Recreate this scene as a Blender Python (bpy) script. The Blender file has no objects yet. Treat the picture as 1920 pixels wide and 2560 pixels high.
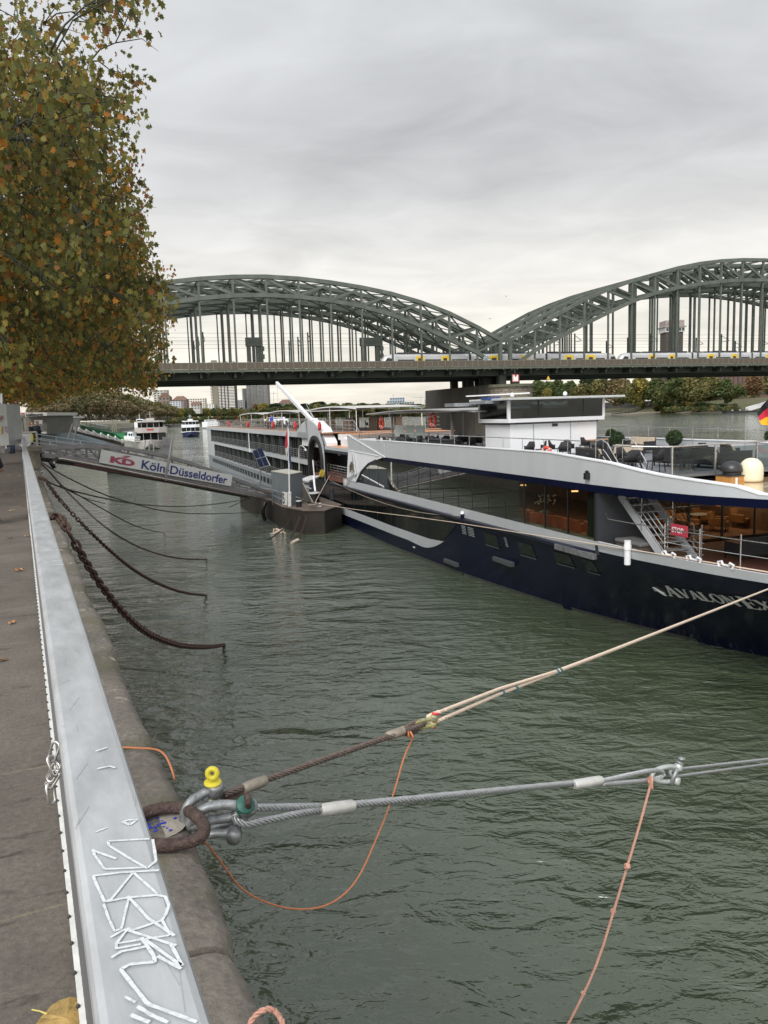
import bpy, math, random
import numpy as np
from mathutils import Vector, Matrix
R=random.Random(7)
S=bpy.context.scene; C=S.collection
rad=math.radians
# ---------------- camera ----------------
H=9.2; FP=1950.0; PIT=math.atan(249/FP); ROL=.031
fw=np.array([0,math.cos(PIT),-math.sin(PIT)]); up=np.array([0,math.sin(PIT),math.cos(PIT)]); rt=np.array([1.,0,0])
RR=rt*math.cos(ROL)-up*math.sin(ROL); UU=up*math.cos(ROL)+rt*math.sin(ROL)
CP=np.array([0,0,H])
cd=bpy.data.cameras.new('camera'); cam=bpy.data.objects.new('camera',cd); C.objects.link(cam); S.camera=cam
cd.sensor_fit='VERTICAL'; cd.sensor_height=36; cd.lens=36*FP/2560; cd.clip_start=.05; cd.clip_end=20000
M=Matrix.Identity(4)
for i in range(3):
    M[i][0]=RR[i]; M[i][1]=UU[i]; M[i][2]=-fw[i]; M[i][3]=CP[i]
cam.matrix_world=M
# survey helpers: image measurement of the site -> world point on a known plane
def ray(x,y): return fw+RR*(x-960)/FP-UU*(y-1280)/FP
def onz(x,y,z): d=ray(x,y); return CP+d*(z-H)/d[2]
def ony(x,y,Y): d=ray(x,y); return CP+d*Y/d[1]
def onp(x,y,P,n):
    d=ray(x,y); P=np.array(P,float); n=np.array(n,float); return CP+d*(np.dot(P-CP,n)/np.dot(d,n))
def V(p): return Vector((float(p[0]),float(p[1]),float(p[2])))
# ---------------- world, sun, exposure ----------------
S.view_settings.view_transform='Standard'; S.view_settings.look='None'; S.view_settings.exposure=0.62; S.view_settings.gamma=1
W=bpy.data.worlds.new('World'); S.world=W; W.use_nodes=True
nt=W.node_tree; nt.nodes.clear(); N=nt.nodes.new; L=nt.links.new
SE,SR=rad(42),rad(205)
def wmath(op,a,b=None,c=None):
    n=N('ShaderNodeMath'); n.operation=op
    for i,v in enumerate((a,b,c)):
        if v is None: continue
        if isinstance(v,(int,float)): n.inputs[i].default_value=v
        else: L(v,n.inputs[i])
    return n.outputs[0]
tc=N('ShaderNodeTexCoord'); sx=N('ShaderNodeSeparateXYZ'); L(tc.outputs['Generated'],sx.inputs[0])
zc=wmath('MAXIMUM',sx.outputs[2],0.0)
den=wmath('ADD',zc,.16)
cx=N('ShaderNodeCombineXYZ'); L(wmath('DIVIDE',sx.outputs[0],den),cx.inputs[0]); L(wmath('DIVIDE',sx.outputs[1],den),cx.inputs[1])
mp=N('ShaderNodeMapping'); mp.inputs['Rotation'].default_value=(0,0,rad(12)); mp.inputs['Scale'].default_value=(.9,1.25,1); mp.inputs['Location'].default_value=(3.1,1.7,0)
L(cx.outputs[0],mp.inputs[0])
n1=N('ShaderNodeTexNoise'); n1.inputs['Scale'].default_value=.85; n1.inputs['Detail'].default_value=5; n1.inputs['Roughness'].default_value=.5; n1.inputs['Distortion'].default_value=.35
n2=N('ShaderNodeTexNoise'); n2.inputs['Scale'].default_value=2.6; n2.inputs['Detail'].default_value=6; n2.inputs['Roughness'].default_value=.55; n2.inputs['Distortion'].default_value=.6
L(mp.outputs[0],n1.inputs[0]); L(mp.outputs[0],n2.inputs[0])
cr=N('ShaderNodeValToRGB'); L(zc,cr.inputs[0]); e=cr.color_ramp.elements
e[0].position=0; e[0].color=(.66,.615,.54,1); e[1].position=1; e[1].color=(.42,.43,.45,1)
for p_,c_ in ((.05,(.67,.635,.56,1)),(.12,(.64,.615,.56,1)),(.19,(.56,.55,.53,1)),(.28,(.485,.49,.495,1)),(.5,(.46,.47,.485,1))):
    q=e.new(p_); q.color=c_
amp=wmath('ADD',wmath('MULTIPLY',wmath('SUBTRACT',n1.outputs[0],.5),.8),wmath('MULTIPLY',wmath('SUBTRACT',n2.outputs[0],.5),.50))
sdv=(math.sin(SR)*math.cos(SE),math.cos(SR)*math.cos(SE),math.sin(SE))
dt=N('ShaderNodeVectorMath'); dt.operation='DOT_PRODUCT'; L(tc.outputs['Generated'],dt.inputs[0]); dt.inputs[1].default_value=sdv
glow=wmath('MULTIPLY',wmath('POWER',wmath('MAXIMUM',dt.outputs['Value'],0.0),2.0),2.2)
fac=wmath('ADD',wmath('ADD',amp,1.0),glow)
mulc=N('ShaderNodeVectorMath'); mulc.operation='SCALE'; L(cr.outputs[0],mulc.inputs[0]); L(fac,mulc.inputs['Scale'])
sky=N('ShaderNodeTexSky'); sky.sky_type='NISHITA'; sky.sun_disc=False; sky.sun_elevation=SE; sky.sun_rotation=SR
bg1=N('ShaderNodeBackground'); bg1.inputs[1].default_value=.05; L(sky.outputs[0],bg1.inputs[0])
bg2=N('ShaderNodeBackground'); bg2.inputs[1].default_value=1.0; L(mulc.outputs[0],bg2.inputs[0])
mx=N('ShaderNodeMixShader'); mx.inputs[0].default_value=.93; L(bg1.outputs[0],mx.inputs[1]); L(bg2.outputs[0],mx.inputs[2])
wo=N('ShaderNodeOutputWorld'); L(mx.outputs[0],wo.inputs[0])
sl=bpy.data.lights.new('sun','SUN'); sl.energy=1.5; sl.angle=rad(25); sl.color=(1,.96,.9)
so=bpy.data.objects.new('sun',sl); C.objects.link(so)
sd=Vector((math.sin(SR)*math.cos(SE),math.cos(SR)*math.cos(SE),math.sin(SE)))
so.rotation_euler=sd.to_track_quat('Z','Y').to_euler(); so.location=(0,0,60)

# ---------------- helpers ----------------
def tag(o,label=None,cat=None,group=None,kind=None):
    if label: o['label']=label
    if cat: o['category']=cat
    if group: o['group']=group
    if kind: o['kind']=kind
    return o
def empty(name,loc=(0,0,0),rz=0,label=None,cat=None,group=None):
    o=bpy.data.objects.new(name,None); C.objects.link(o); o.location=V(loc); o.rotation_euler=(0,0,rz); o.empty_display_size=.3
    o.matrix_basis=Matrix.Translation(V(loc))@Matrix.Rotation(rz,4,'Z')
    return tag(o,label,cat,group)
def wmat(o):
    m=o.matrix_basis.copy()
    while o.parent: o=o.parent; m=o.matrix_basis@m
    return m
class MB:
    def __init__(s): s.v=[]; s.f=[]; s.m=[]; s.mi=0
    def add(s,vs,fs):
        b=len(s.v); s.v+= [tuple(float(c) for c in p) for p in vs]
        for f in fs: s.f.append(tuple(i+b for i in f)); s.m.append(s.mi)
        return s
    def box(s,x0,x1,y0,y1,z0,z1):
        return s.add([(x0,y0,z0),(x1,y0,z0),(x1,y1,z0),(x0,y1,z0),(x0,y0,z1),(x1,y0,z1),(x1,y1,z1),(x0,y1,z1)],
            [(0,3,2,1),(4,5,6,7),(0,1,5,4),(1,2,6,5),(2,3,7,6),(3,0,4,7)])
    def cbox(s,c,sz): return s.box(c[0]-sz[0]/2,c[0]+sz[0]/2,c[1]-sz[1]/2,c[1]+sz[1]/2,c[2]-sz[2]/2,c[2]+sz[2]/2)
    def bar(s,p,q,w,h,upv=(0,0,1)):
        p=V(p);q=V(q);d=(q-p)
        if d.length<1e-6: return s
        d.normalize(); u=Vector(upv); 
        if abs(d.dot(u))>.98: u=Vector((1,0,0))
        a=d.cross(u).normalized(); b=a.cross(d).normalized()
        vs=[]
        for o in (p,q):
            for i,j in ((-1,-1),(1,-1),(1,1),(-1,1)): vs.append(o+a*(i*w/2)+b*(j*h/2))
        return s.add(vs,[(0,1,2,3),(7,6,5,4),(0,4,5,1),(1,5,6,2),(2,6,7,3),(3,7,4,0)])
    def tube(s,pts,r,n=8,closed=False,cap=True):
        pts=[V(p) for p in pts]; k=len(pts); rs=r if isinstance(r,(list,tuple)) else [r]*k
        t0=(pts[1]-pts[0]).normalized(); a=t0.orthogonal().normalized(); vs=[]
        for i in range(k):
            if closed: t=(pts[(i+1)%k]-pts[i-1]).normalized()
            elif i==0: t=t0
            elif i==k-1: t=(pts[-1]-pts[-2]).normalized()
            else: t=(pts[i+1]-pts[i-1]).normalized()
            a=(a-t*a.dot(t)); a=a.normalized() if a.length>1e-6 else t.orthogonal().normalized(); b=t.cross(a)
            for j in range(n):
                w=2*math.pi*j/n; vs.append(pts[i]+(a*math.cos(w)+b*math.sin(w))*rs[i])
        fs=[]
        for i in range(k if closed else k-1):
            i2=(i+1)%k
            for j in range(n): fs.append((i*n+j,i*n+(j+1)%n,i2*n+(j+1)%n,i2*n+j))
        if cap and not closed: fs.append(tuple(range(n-1,-1,-1))); fs.append(tuple((k-1)*n+j for j in range(n)))
        return s.add(vs,fs)
    def prism(s,poly,ext):
        ext=V(ext); n=len(poly); vs=[V(p) for p in poly]+[V(p)+ext for p in poly]
        fs=[tuple(range(n-1,-1,-1)),tuple(range(n,2*n))]
        for i in range(n): j=(i+1)%n; fs.append((i,j,n+j,n+i))
        return s.add(vs,fs)
    def lathe(s,prof,c=(0,0,0),n=16,axis=None,ang=2*math.pi):
        c=V(c); vs=[];k=len(prof)
        A=Matrix.Identity(3)
        if axis is not None: A=V(axis).normalized().to_track_quat('Z','Y').to_matrix()
        for (r,z) in prof:
            for j in range(n):
                w=2*math.pi*j/n; vs.append(c+A@Vector((r*math.cos(w),r*math.sin(w),z)))
        fs=[]
        for i in range(k-1):
            for j in range(n): fs.append((i*n+j,i*n+(j+1)%n,(i+1)*n+(j+1)%n,(i+1)*n+j))
        fs.append(tuple(range(n-1,-1,-1))); fs.append(tuple((k-1)*n+j for j in range(n)))
        return s.add(vs,fs)
    def torus(s,c,ax,Rr,r,n=20,m=8,sx=1.0,uax=None):
        c=V(c); ax=V(ax).normalized(); a=V(uax) if uax is not None else ax.orthogonal(); a=(a-ax*a.dot(ax)).normalized(); b=ax.cross(a)
        return s.tube([c+a*(math.cos(2*math.pi*i/n)*Rr*sx)+b*(math.sin(2*math.pi*i/n)*Rr) for i in range(n)],r,m,closed=True)
    def quad(s,a,b,c,d): return s.add([a,b,c,d],[(0,1,2,3)])
    def build(s,name,mat,parent=None,world=False,smooth=False,bevel=0,loc=None,seg=2):
        me=bpy.data.meshes.new(name); v=s.v
        if parent is not None and world:
            mi=wmat(parent).inverted(); v=[tuple(mi@Vector(p)) for p in v]
        if loc is not None: v=[(p[0]-loc[0],p[1]-loc[1],p[2]-loc[2]) for p in v]
        me.from_pydata(v,[],s.f); me.update()
        for mm in (mat if isinstance(mat,(list,tuple)) else [mat]): me.materials.append(mm)
        if isinstance(mat,(list,tuple)): me.polygons.foreach_set('material_index',s.m)
        o=bpy.data.objects.new(name,me); C.objects.link(o)
        if parent is not None: o.parent=parent
        if loc is not None: o.location=loc; o.matrix_basis=Matrix.Translation(V(loc))
        if smooth:
            me.polygons.foreach_set('use_smooth',[True]*len(me.polygons))
            if smooth!=2:
                me.set_sharp_from_angle(angle=rad(40))
        if bevel:
            b=o.modifiers.new('bevel','BEVEL'); b.width=bevel; b.segments=seg; b.limit_method='ANGLE'; b.angle_limit=rad(35)
        return o
def dup(root,loc,rz=None,label=None,group=None,cat=None):
    def cp(o,par):
        c=o.copy(); C.objects.link(c)
        if par is not None: c.parent=par
        for ch in [x for x in list(C.objects) if x.parent==o and x!=c]: cp(ch,c)
        return c
    r=cp(root,None); r.location=V(loc)
    if rz is not None: r.rotation_euler=(0,0,rz)
    r.matrix_basis=Matrix.Translation(V(loc))@Matrix.Rotation(r.rotation_euler[2],4,'Z')
    return tag(r,label,cat,group)
MATS={}
def mat(name,col=(.5,.5,.5),rough=.5,metal=0,nz=0,scale=5,col2=None,bump=0,bscale=None,spec=.5,stretch=(1,1,1),detail=5,contrast=None,coat=0,emit=0,obj=True,rz=0):
    if name in MATS: return MATS[name]
    m=bpy.data.materials.new(name); m.use_nodes=True; t=m.node_tree; b=t.nodes['Principled BSDF']
    b.inputs['Base Color'].default_value=(*col,1); b.inputs['Roughness'].default_value=rough; b.inputs['Metallic'].default_value=metal
    b.inputs['Specular IOR Level'].default_value=spec; b.inputs['Coat Weight'].default_value=coat
    if emit: b.inputs['Emission Color'].default_value=(*col,1); b.inputs['Emission Strength'].default_value=emit
    if nz or col2 or bump:
        tc=t.nodes.new('ShaderNodeTexCoord'); mp=t.nodes.new('ShaderNodeMapping'); mp.inputs['Scale'].default_value=stretch; mp.inputs['Rotation'].default_value=(0,0,rz)
        t.links.new(tc.outputs['Object'],mp.inputs[0])
        n=t.nodes.new('ShaderNodeTexNoise'); n.inputs['Scale'].default_value=scale; n.inputs['Detail'].default_value=detail; n.inputs['Roughness'].default_value=.6
        t.links.new(mp.outputs[0],n.inputs[0])
        c2=col2 or tuple(max(0,c*(1-nz)) for c in col); c1=col if col2 else tuple(min(1,c*(1+nz)) for c in col)
        r=t.nodes.new('ShaderNodeValToRGB'); lo,hi=contrast or (.3,.7)
        r.color_ramp.elements[0].position=lo; r.color_ramp.elements[1].position=hi
        r.color_ramp.elements[0].color=(*c2,1); r.color_ramp.elements[1].color=(*c1,1)
        t.links.new(n.outputs[0],r.inputs[0]); t.links.new(r.outputs[0],b.inputs['Base Color'])
        if bump:
            n3=t.nodes.new('ShaderNodeTexNoise'); n3.inputs['Scale'].default_value=bscale or scale*3; n3.inputs['Detail'].default_value=6
            t.links.new(mp.outputs[0],n3.inputs[0])
            bp=t.nodes.new('ShaderNodeBump'); bp.inputs['Strength'].default_value=min(1,bump); bp.inputs['Distance'].default_value=.02
            t.links.new(n3.outputs[0],bp.inputs['Height']); t.links.new(bp.outputs[0],b.inputs['Normal'])
        rr=t.nodes.new('ShaderNodeMapRange'); rr.inputs[3].default_value=max(0,rough-.12); rr.inputs[4].default_value=min(1,rough+.12)
        t.links.new(n.outputs[0],rr.inputs[0]); t.links.new(rr.outputs[0],b.inputs['Roughness'])
    MATS[name]=m; return m
def node(t,typ,**k):
    n=t.nodes.new(typ)
    for a,b in k.items():
        if a in n.inputs: n.inputs[a].default_value=b
        else: setattr(n,a,b)
    return n
def glassmat(name,tint=(.35,.4,.38),op=.5):
    if name in MATS: return MATS[name]
    m=bpy.data.materials.new(name); m.use_nodes=True; t=m.node_tree; t.nodes.clear()
    tr=node(t,'ShaderNodeBsdfTransparent'); tr.inputs[0].default_value=(*tint,1)
    gl=node(t,'ShaderNodeBsdfGlossy'); gl.inputs['Roughness'].default_value=.02
    fr=node(t,'ShaderNodeFresnel'); fr.inputs[0].default_value=op*1.0+1.0
    mx=node(t,'ShaderNodeMixShader'); o=node(t,'ShaderNodeOutputMaterial')
    t.links.new(fr.outputs[0],mx.inputs[0]); t.links.new(tr.outputs[0],mx.inputs[1]); t.links.new(gl.outputs[0],mx.inputs[2]); t.links.new(mx.outputs[0],o.inputs[0])
    MATS[name]=m; return m
def text(name,body,size,mt,parent,origin,xdir,ydir,ext=.004,bold=0.0,sx=1.0,world=True,shear=0):
    cu=bpy.data.curves.new(name,'FONT'); cu.body=body; cu.size=size; cu.extrude=ext; cu.offset=bold; cu.shear=shear; cu.resolution_u=3
    ob=bpy.data.objects.new(name+'_t',cu); C.objects.link(ob)
    dg=bpy.context.evaluated_depsgraph_get(); me=bpy.data.meshes.new_from_object(ob.evaluated_get(dg)); bpy.data.objects.remove(ob); bpy.data.curves.remove(cu)
    x=V(xdir).normalized(); y=V(ydir).normalized(); z=x.cross(y).normalized(); y=z.cross(x); o0=V(origin)
    mi=wmat(parent).inverted() if (parent is not None and world) else Matrix.Identity(4)
    for v in me.vertices: v.co=mi@(o0+x*(v.co.x*sx)+y*v.co.y+z*v.co.z)
    me.materials.clear(); me.materials.append(mt)
    o=bpy.data.objects.new(name,me); C.objects.link(o)
    if parent is not None: o.parent=parent
    return o
def link_chain(mb,pts,L_,w,r,n=10,m=6):
    # chain of alternating oval links along a polyline
    P=[V(p) for p in pts]; seg=[]; tot=0
    for a,b in zip(P[:-1],P[1:]): seg.append((a,b,(b-a).length)); tot+=(b-a).length
    k=max(1,int(tot/(L_*.72))); 
    def at(d):
        for a,b,l in seg:
            if d<=l: return a+(b-a)*(d/l),(b-a).normalized()
            d-=l
        return seg[-1][1],(seg[-1][1]-seg[-1][0]).normalized()
    for i in range(k):
        c,t=at((i+.5)*tot/k); s=t.cross(Vector((0,0,1)));
        s=s.normalized() if s.length>.05 else Vector((1,0,0))
        u=s if i%2 else t.cross(s).normalized()
        u=(u+ t.cross(u)*.35).normalized()
        ring=[]
        hl=L_/2-w/2
        for j in range(n):
            a_=2*math.pi*j/n; ring.append(c+t*(math.cos(a_)*w/2+(hl if math.cos(a_)>0 else -hl))+u*(math.sin(a_)*w/2))
        mb.tube(ring,r,m,closed=True)
    return mb
def sag(a,b,s,n=24,f=None):
    a=V(a);b=V(b); out=[]
    for i in range(n+1):
        t=i/n; out.append(a+(b-a)*t+Vector((0,0,-4*s*t*(1-t))))
    return out
def rope(mb,pts,r,pitch=None,strands=3):
    if strands>3: strands=5
    # twisted strands around a path
    P=[V(p) for p in pts]; pitch=pitch or r*7; Q=[];
    for a,b in zip(P[:-1],P[1:]):
        k=max(1,int((b-a).length/(pitch/6))); 
        for i in range(k): Q.append(a+(b-a)*(i/k))
    Q.append(P[-1]); t0=(Q[1]-Q[0]).normalized(); a=t0.orthogonal().normalized(); fr=[];d=0
    for i,q in enumerate(Q):
        t=(Q[min(i+1,len(Q)-1)]-Q[max(i-1,0)]).normalized(); a=(a-t*a.dot(t)).normalized(); fr.append((q,a.copy(),t.cross(a),d))
        if i+1<len(Q): d+=(Q[i+1]-q).length
    rr=r*(.5 if strands==3 else .34)
    for s_ in range(strands):
        pp=[]
        for q,a_,b_,d_ in fr:
            w=2*math.pi*(d_/pitch+s_/strands); pp.append(q+(a_*math.cos(w)+b_*math.sin(w))*(r-rr))
        mb.tube(pp,rr,6)
    if strands>3: mb.tube([f_[0] for f_ in fr],r*.42,6)
    return mb
def smoothloop(P,closed=True,it=2):
    P=[V(p) for p in P]
    for _ in range(it):
        n=[]; k=len(P)
        for i in range(k if closed else k-1):
            a,b=P[i],P[(i+1)%k]; n+=[a*.75+b*.25,a*.25+b*.75]
        if not closed: n=[P[0]]+n+[P[-1]]
        P=n
    return P
# common materials
steel=mat('galvanised_steel',(.42,.44,.46),.42,.75,.18,9)
inox=mat('polished_steel',(.62,.61,.60),.25,.95,.06,8)
white=mat('white_paint',(.72,.72,.72),.35,0,.04,2)
rust=mat('rusty_iron',(.085,.048,.038),.75,.3,.5,25,bump=.4)
black=mat('black_paint',(.012,.012,.014),.45,0,.2,6)
# ---------------- setting: river, promenade ----------------
def water_mat():
    m=bpy.data.materials.new('river_water'); m.use_nodes=True; t=m.node_tree; b=t.nodes['Principled BSDF']
    b.inputs['Roughness'].default_value=.045; b.inputs['IOR'].default_value=1.82
    tc=node(t,'ShaderNodeTexCoord')
    def ns(sc,scale,rz,det=3,dist=.6,rough=.5):
        mp=node(t,'ShaderNodeMapping'); mp.inputs['Scale'].default_value=sc; mp.inputs['Rotation'].default_value=(0,0,rz)
        t.links.new(tc.outputs['Object'],mp.inputs[0]); n=node(t,'ShaderNodeTexNoise'); n.inputs['Scale'].default_value=scale; n.inputs['Detail'].default_value=det; n.inputs['Distortion'].default_value=dist; n.inputs['Roughness'].default_value=rough
        t.links.new(mp.outputs[0],n.inputs[0]); return n
    a=ns((.55,1.0,1),.55,rad(-8),2,.5); c=ns((.6,1.1,1),1.7,rad(14),3,1.0); d=ns((.8,1.2,1),6.5,rad(-12),2,.7); s=ns((1,1,1),.045,rad(19),3,.4)
    murk=ns((1,1,1),.16,0,4,1.2)
    cr=node(t,'ShaderNodeValToRGB'); cr.color_ramp.elements[0].position=.35; cr.color_ramp.elements[1].position=.7
    cr.color_ramp.elements[0].color=(.050,.068,.038,1); cr.color_ramp.elements[1].color=(.070,.087,.056,1)
    t.links.new(murk.outputs[0],cr.inputs[0]); t.links.new(cr.outputs[0],b.inputs['Base Color'])
    def mt(op,x,y):
        n=node(t,'ShaderNodeMath',operation=op)
        for i,v in enumerate((x,y)):
            if isinstance(v,(int,float)): n.inputs[i].default_value=v
            else: t.links.new(v,n.inputs[i])
        return n.outputs[0]
    big=mt('MULTIPLY',a.outputs[0],.42); mid=mt('MULTIPLY',c.outputs[0],.25); sm=mt('MULTIPLY',d.outputs[0],.05)
    patch=mt('MAXIMUM',mt('ADD',mt('MULTIPLY',s.outputs[0],4.2),-1.25),.32)
    hh=mt('ADD',big,mt('MULTIPLY',mt('ADD',mid,sm),patch))
    bp=node(t,'ShaderNodeBump'); bp.inputs['Strength'].default_value=1; bp.inputs['Distance'].default_value=.85
    t.links.new(hh,bp.inputs['Height']); t.links.new(bp.outputs[0],b.inputs['Normal'])
    return m
MB().quad((-3000,-40,0),(3000,-40,0),(3000,6000,0),(-3000,6000,0)).build('water',water_mat()); tag(C.objects['water'],kind='structure')
MB().quad((-6000,-80,-2.5),(6000,-80,-2.5),(6000,9000,-2.5),(-6000,9000,-2.5)).build('ground',mat('river_bed',(.08,.07,.05),.9)); tag(C.objects['ground'],kind='structure')
QA=rad(24.72); QO=Vector((.558,0,7.55)); QM=Matrix.Translation(QO)@Matrix.Rotation(QA,4,'Z')
def Q(x,y,z=0): return QM@Vector((x,y,z))
def qplace(o): o.location=QO; o.rotation_euler=(0,0,QA); o.matrix_basis=QM.copy(); return o
def paving_mat():
    m=bpy.data.materials.new('promenade_paving'); m.use_nodes=True; t=m.node_tree; b=t.nodes['Principled BSDF']; b.inputs['Roughness'].default_value=.62
    tc=node(t,'ShaderNodeTexCoord'); mp=node(t,'ShaderNodeMapping'); mp.inputs['Location'].default_value=(.2,.62,0); t.links.new(tc.outputs['Object'],mp.inputs[0])
    br=node(t,'ShaderNodeTexBrick'); br.offset=.0; br.inputs['Scale'].default_value=1; br.inputs['Mortar Size'].default_value=.009; br.inputs['Brick Width'].default_value=3.4; br.inputs['Row Height'].default_value=1.22; br.inputs['Mortar Smooth'].default_value=.4
    br.inputs['Color1'].default_value=(.112,.099,.086,1); br.inputs['Color2'].default_value=(.132,.117,.102,1); br.inputs['Mortar'].default_value=(.165,.145,.11,1)
    wv=node(t,'ShaderNodeTexNoise'); wv.inputs['Scale'].default_value=1.3; wv.inputs['Detail'].default_value=6
    dm=node(t,'ShaderNodeVectorMath',operation='SCALE'); dm.inputs['Scale'].default_value=.08; t.links.new(wv.outputs['Color'],dm.inputs[0])
    ad=node(t,'ShaderNodeVectorMath',operation='ADD'); t.links.new(mp.outputs[0],ad.inputs[0]); t.links.new(dm.outputs[0],ad.inputs[1]); t.links.new(ad.outputs[0],br.inputs[0])
    def ns(s,st,lo,hi,c0,c1,det=6):
        mpp=node(t,'ShaderNodeMapping'); mpp.inputs['Scale'].default_value=st; t.links.new(tc.outputs['Object'],mpp.inputs[0])
        n=node(t,'ShaderNodeTexNoise'); n.inputs['Scale'].default_value=s; n.inputs['Detail'].default_value=det; n.inputs['Roughness'].default_value=.65; t.links.new(mpp.outputs[0],n.inputs[0])
        r=node(t,'ShaderNodeValToRGB'); r.color_ramp.elements[0].position=lo; r.color_ramp.elements[1].position=hi; r.color_ramp.elements[0].color=(*c0,1); r.color_ramp.elements[1].color=(*c1,1); t.links.new(n.outputs[0],r.inputs[0]); return n,r
    def mul(x,y,f=1,bt='MULTIPLY'):
        q=node(t,'ShaderNodeMixRGB'); q.blend_type=bt; q.inputs[0].default_value=f; t.links.new(x,q.inputs[1]); t.links.new(y,q.inputs[2]); return q.outputs[0]
    _,r1=ns(1.7,(1,1,1),.3,.72,(.72,.70,.68),(1.25,1.22,1.18)); n2,r2=ns(38,(1,1,1),.35,.7,(.75,.75,.75),(1.22,1.2,1.18)); _,r3=ns(2.2,(1,4.5,1),.33,.40,(.33,.31,.3),(1,1,1)); _,r4=ns(60,(1,1,1),.70,.74,(0,0,0),(.12,.11,.1),2)
    c=mul(mul(mul(br.outputs[0],r1.outputs[0]),r2.outputs[0]),r3.outputs[0],.75); c=mul(c,r4.outputs[0],1,'ADD'); t.links.new(c,b.inputs['Base Color'])
    bp=node(t,'ShaderNodeBump'); bp.inputs['Strength'].default_value=.5; bp.inputs['Distance'].default_value=.012; t.links.new(n2.outputs[0],bp.inputs['Height']); t.links.new(bp.outputs[0],b.inputs['Normal'])
    return m
pv=paving_mat()
g=MB(); g.box(-60,-.475,-8,330,-.4,0); o=qplace(g.build('promenade',pv)); tag(o,kind='structure')
# quay wall: coping blocks + masonry face
def stone_mat():
    m=bpy.data.materials.new('coping_stone'); m.use_nodes=True; t=m.node_tree; b=t.nodes['Principled BSDF']; b.inputs['Roughness'].default_value=.85
    tc=node(t,'ShaderNodeTexCoord')
    def ns(s,lo,hi,c0,c1,det=7):
        n=node(t,'ShaderNodeTexNoise'); n.inputs['Scale'].default_value=s; n.inputs['Detail'].default_value=det; n.inputs['Roughness'].default_value=.65; t.links.new(tc.outputs['Object'],n.inputs[0])
        r=node(t,'ShaderNodeValToRGB'); r.color_ramp.elements[0].position=lo; r.color_ramp.elements[1].position=hi; r.color_ramp.elements[0].color=(*c0,1); r.color_ramp.elements[1].color=(*c1,1); t.links.new(n.outputs[0],r.inputs[0]); return n,r
    _,a=ns(1.5,.35,.65,(.125,.112,.094),(.20,.18,.152)); n2,c=ns(30,.3,.72,(.65,.65,.65),(1.3,1.28,1.25)); _,g_=ns(1.1,.5,.6,(0,0,0),(1,1,1)); _,w=ns(4.2,.60,.63,(0,0,0),(1,1,1))
    sx=node(t,'ShaderNodeSeparateXYZ'); t.links.new(tc.outputs['Object'],sx.inputs[0])
    q=node(t,'ShaderNodeMixRGB'); q.blend_type='MULTIPLY'; q.inputs[0].default_value=1; t.links.new(a.outputs[0],q.inputs[1]); t.links.new(c.outputs[0],q.inputs[2])
    # moss patches, then pale lichen near the water edge
    q2=node(t,'ShaderNodeMixRGB'); gm=node(t,'ShaderNodeMath',operation='MULTIPLY'); gm.inputs[1].default_value=.55; t.links.new(g_.outputs[0],gm.inputs[0]); t.links.new(gm.outputs[0],q2.inputs[0]); t.links.new(q.outputs[0],q2.inputs[1]); q2.inputs[2].default_value=(.085,.085,.035,1)
    ed=node(t,'ShaderNodeMapRange'); ed.inputs[1].default_value=-.2; ed.inputs[2].default_value=-.02; t.links.new(sx.outputs[0],ed.inputs[0])
    yr=node(t,'ShaderNodeMapRange'); yr.inputs[1].default_value=3.4; yr.inputs[2].default_value=5.5; t.links.new(sx.outputs[1],yr.inputs[0])
    mm=node(t,'ShaderNodeMath',operation='MULTIPLY'); t.links.new(w.outputs[0],mm.inputs[0]); t.links.new(ed.outputs[0],mm.inputs[1])
    m2=node(t,'ShaderNodeMath',operation='MULTIPLY'); t.links.new(mm.outputs[0],m2.inputs[0]); t.links.new(yr.outputs[0],m2.inputs[1])
    q3=node(t,'ShaderNodeMixRGB'); t.links.new(m2.outputs[0],q3.inputs[0]); t.links.new(q2.outputs[0],q3.inputs[1]); q3.inputs[2].default_value=(.42,.40,.30,1); t.links.new(q3.outputs[0],b.inputs['Base Color'])
    bp=node(t,'ShaderNodeBump'); bp.inputs['Strength'].default_value=.7; bp.inputs['Distance'].default_value=.02; t.links.new(n2.outputs[0],bp.inputs['Height']); t.links.new(bp.outputs[0],b.inputs['Normal'])
    return m
cs=stone_mat()
qw=empty('quay_wall',QO,QA,'weathered brown stone quay wall with rounded coping along the promenade','wall')
cb=MB(); y=-6.; k=0
while y<70:
    l=R.uniform(1.5,2.3); dx=R.uniform(-.012,.012); dz=R.uniform(-.008,.008); n=max(4,int(l/.1)); ring=[]
    prof=[(-.47,-.45),(-.47,-.004),(-.35,-.002),(-.12,-.003),(-.055,-.012),(-.02,-.035),(0,-.085),(.004,-.2),(0,-.45)]
    ys=[y+.008+(l-.016)*i/n for i in range(n+1)]; vs=[]
    for yy in ys:
        for (px,pz) in prof:
            j=.009*math.sin(yy*2.1+px*5)+.004*math.sin(yy*7.3+px*9)+.003*math.sin(yy*17.1+1.3)
            ex=.02 if (yy in (ys[0],ys[-1])) else 0
            vs.append((px+dx+(j-ex if px>-.1 else 0),yy,pz+dz+(j*.4-ex*.5 if px>-.3 else 0)))
    m_=len(prof); fs=[(i*m_+q_,i*m_+q_+1,(i+1)*m_+q_+1,(i+1)*m_+q_) for i in range(n) for q_ in range(m_-1)]
    fs+= [tuple(range(m_)),tuple(n*m_+q_ for q_ in range(m_-1,-1,-1))]
    cb.add(vs,fs); y+=l
cb.box(-.47,-.005,70,330,-.45,-.004)
cb.build('coping',cs,qw,smooth=True)
fm=mat('quay_masonry',(.13,.11,.09),.85,0,.35,3,bump=.6,bscale=9,col2=(.055,.05,.03))
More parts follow.
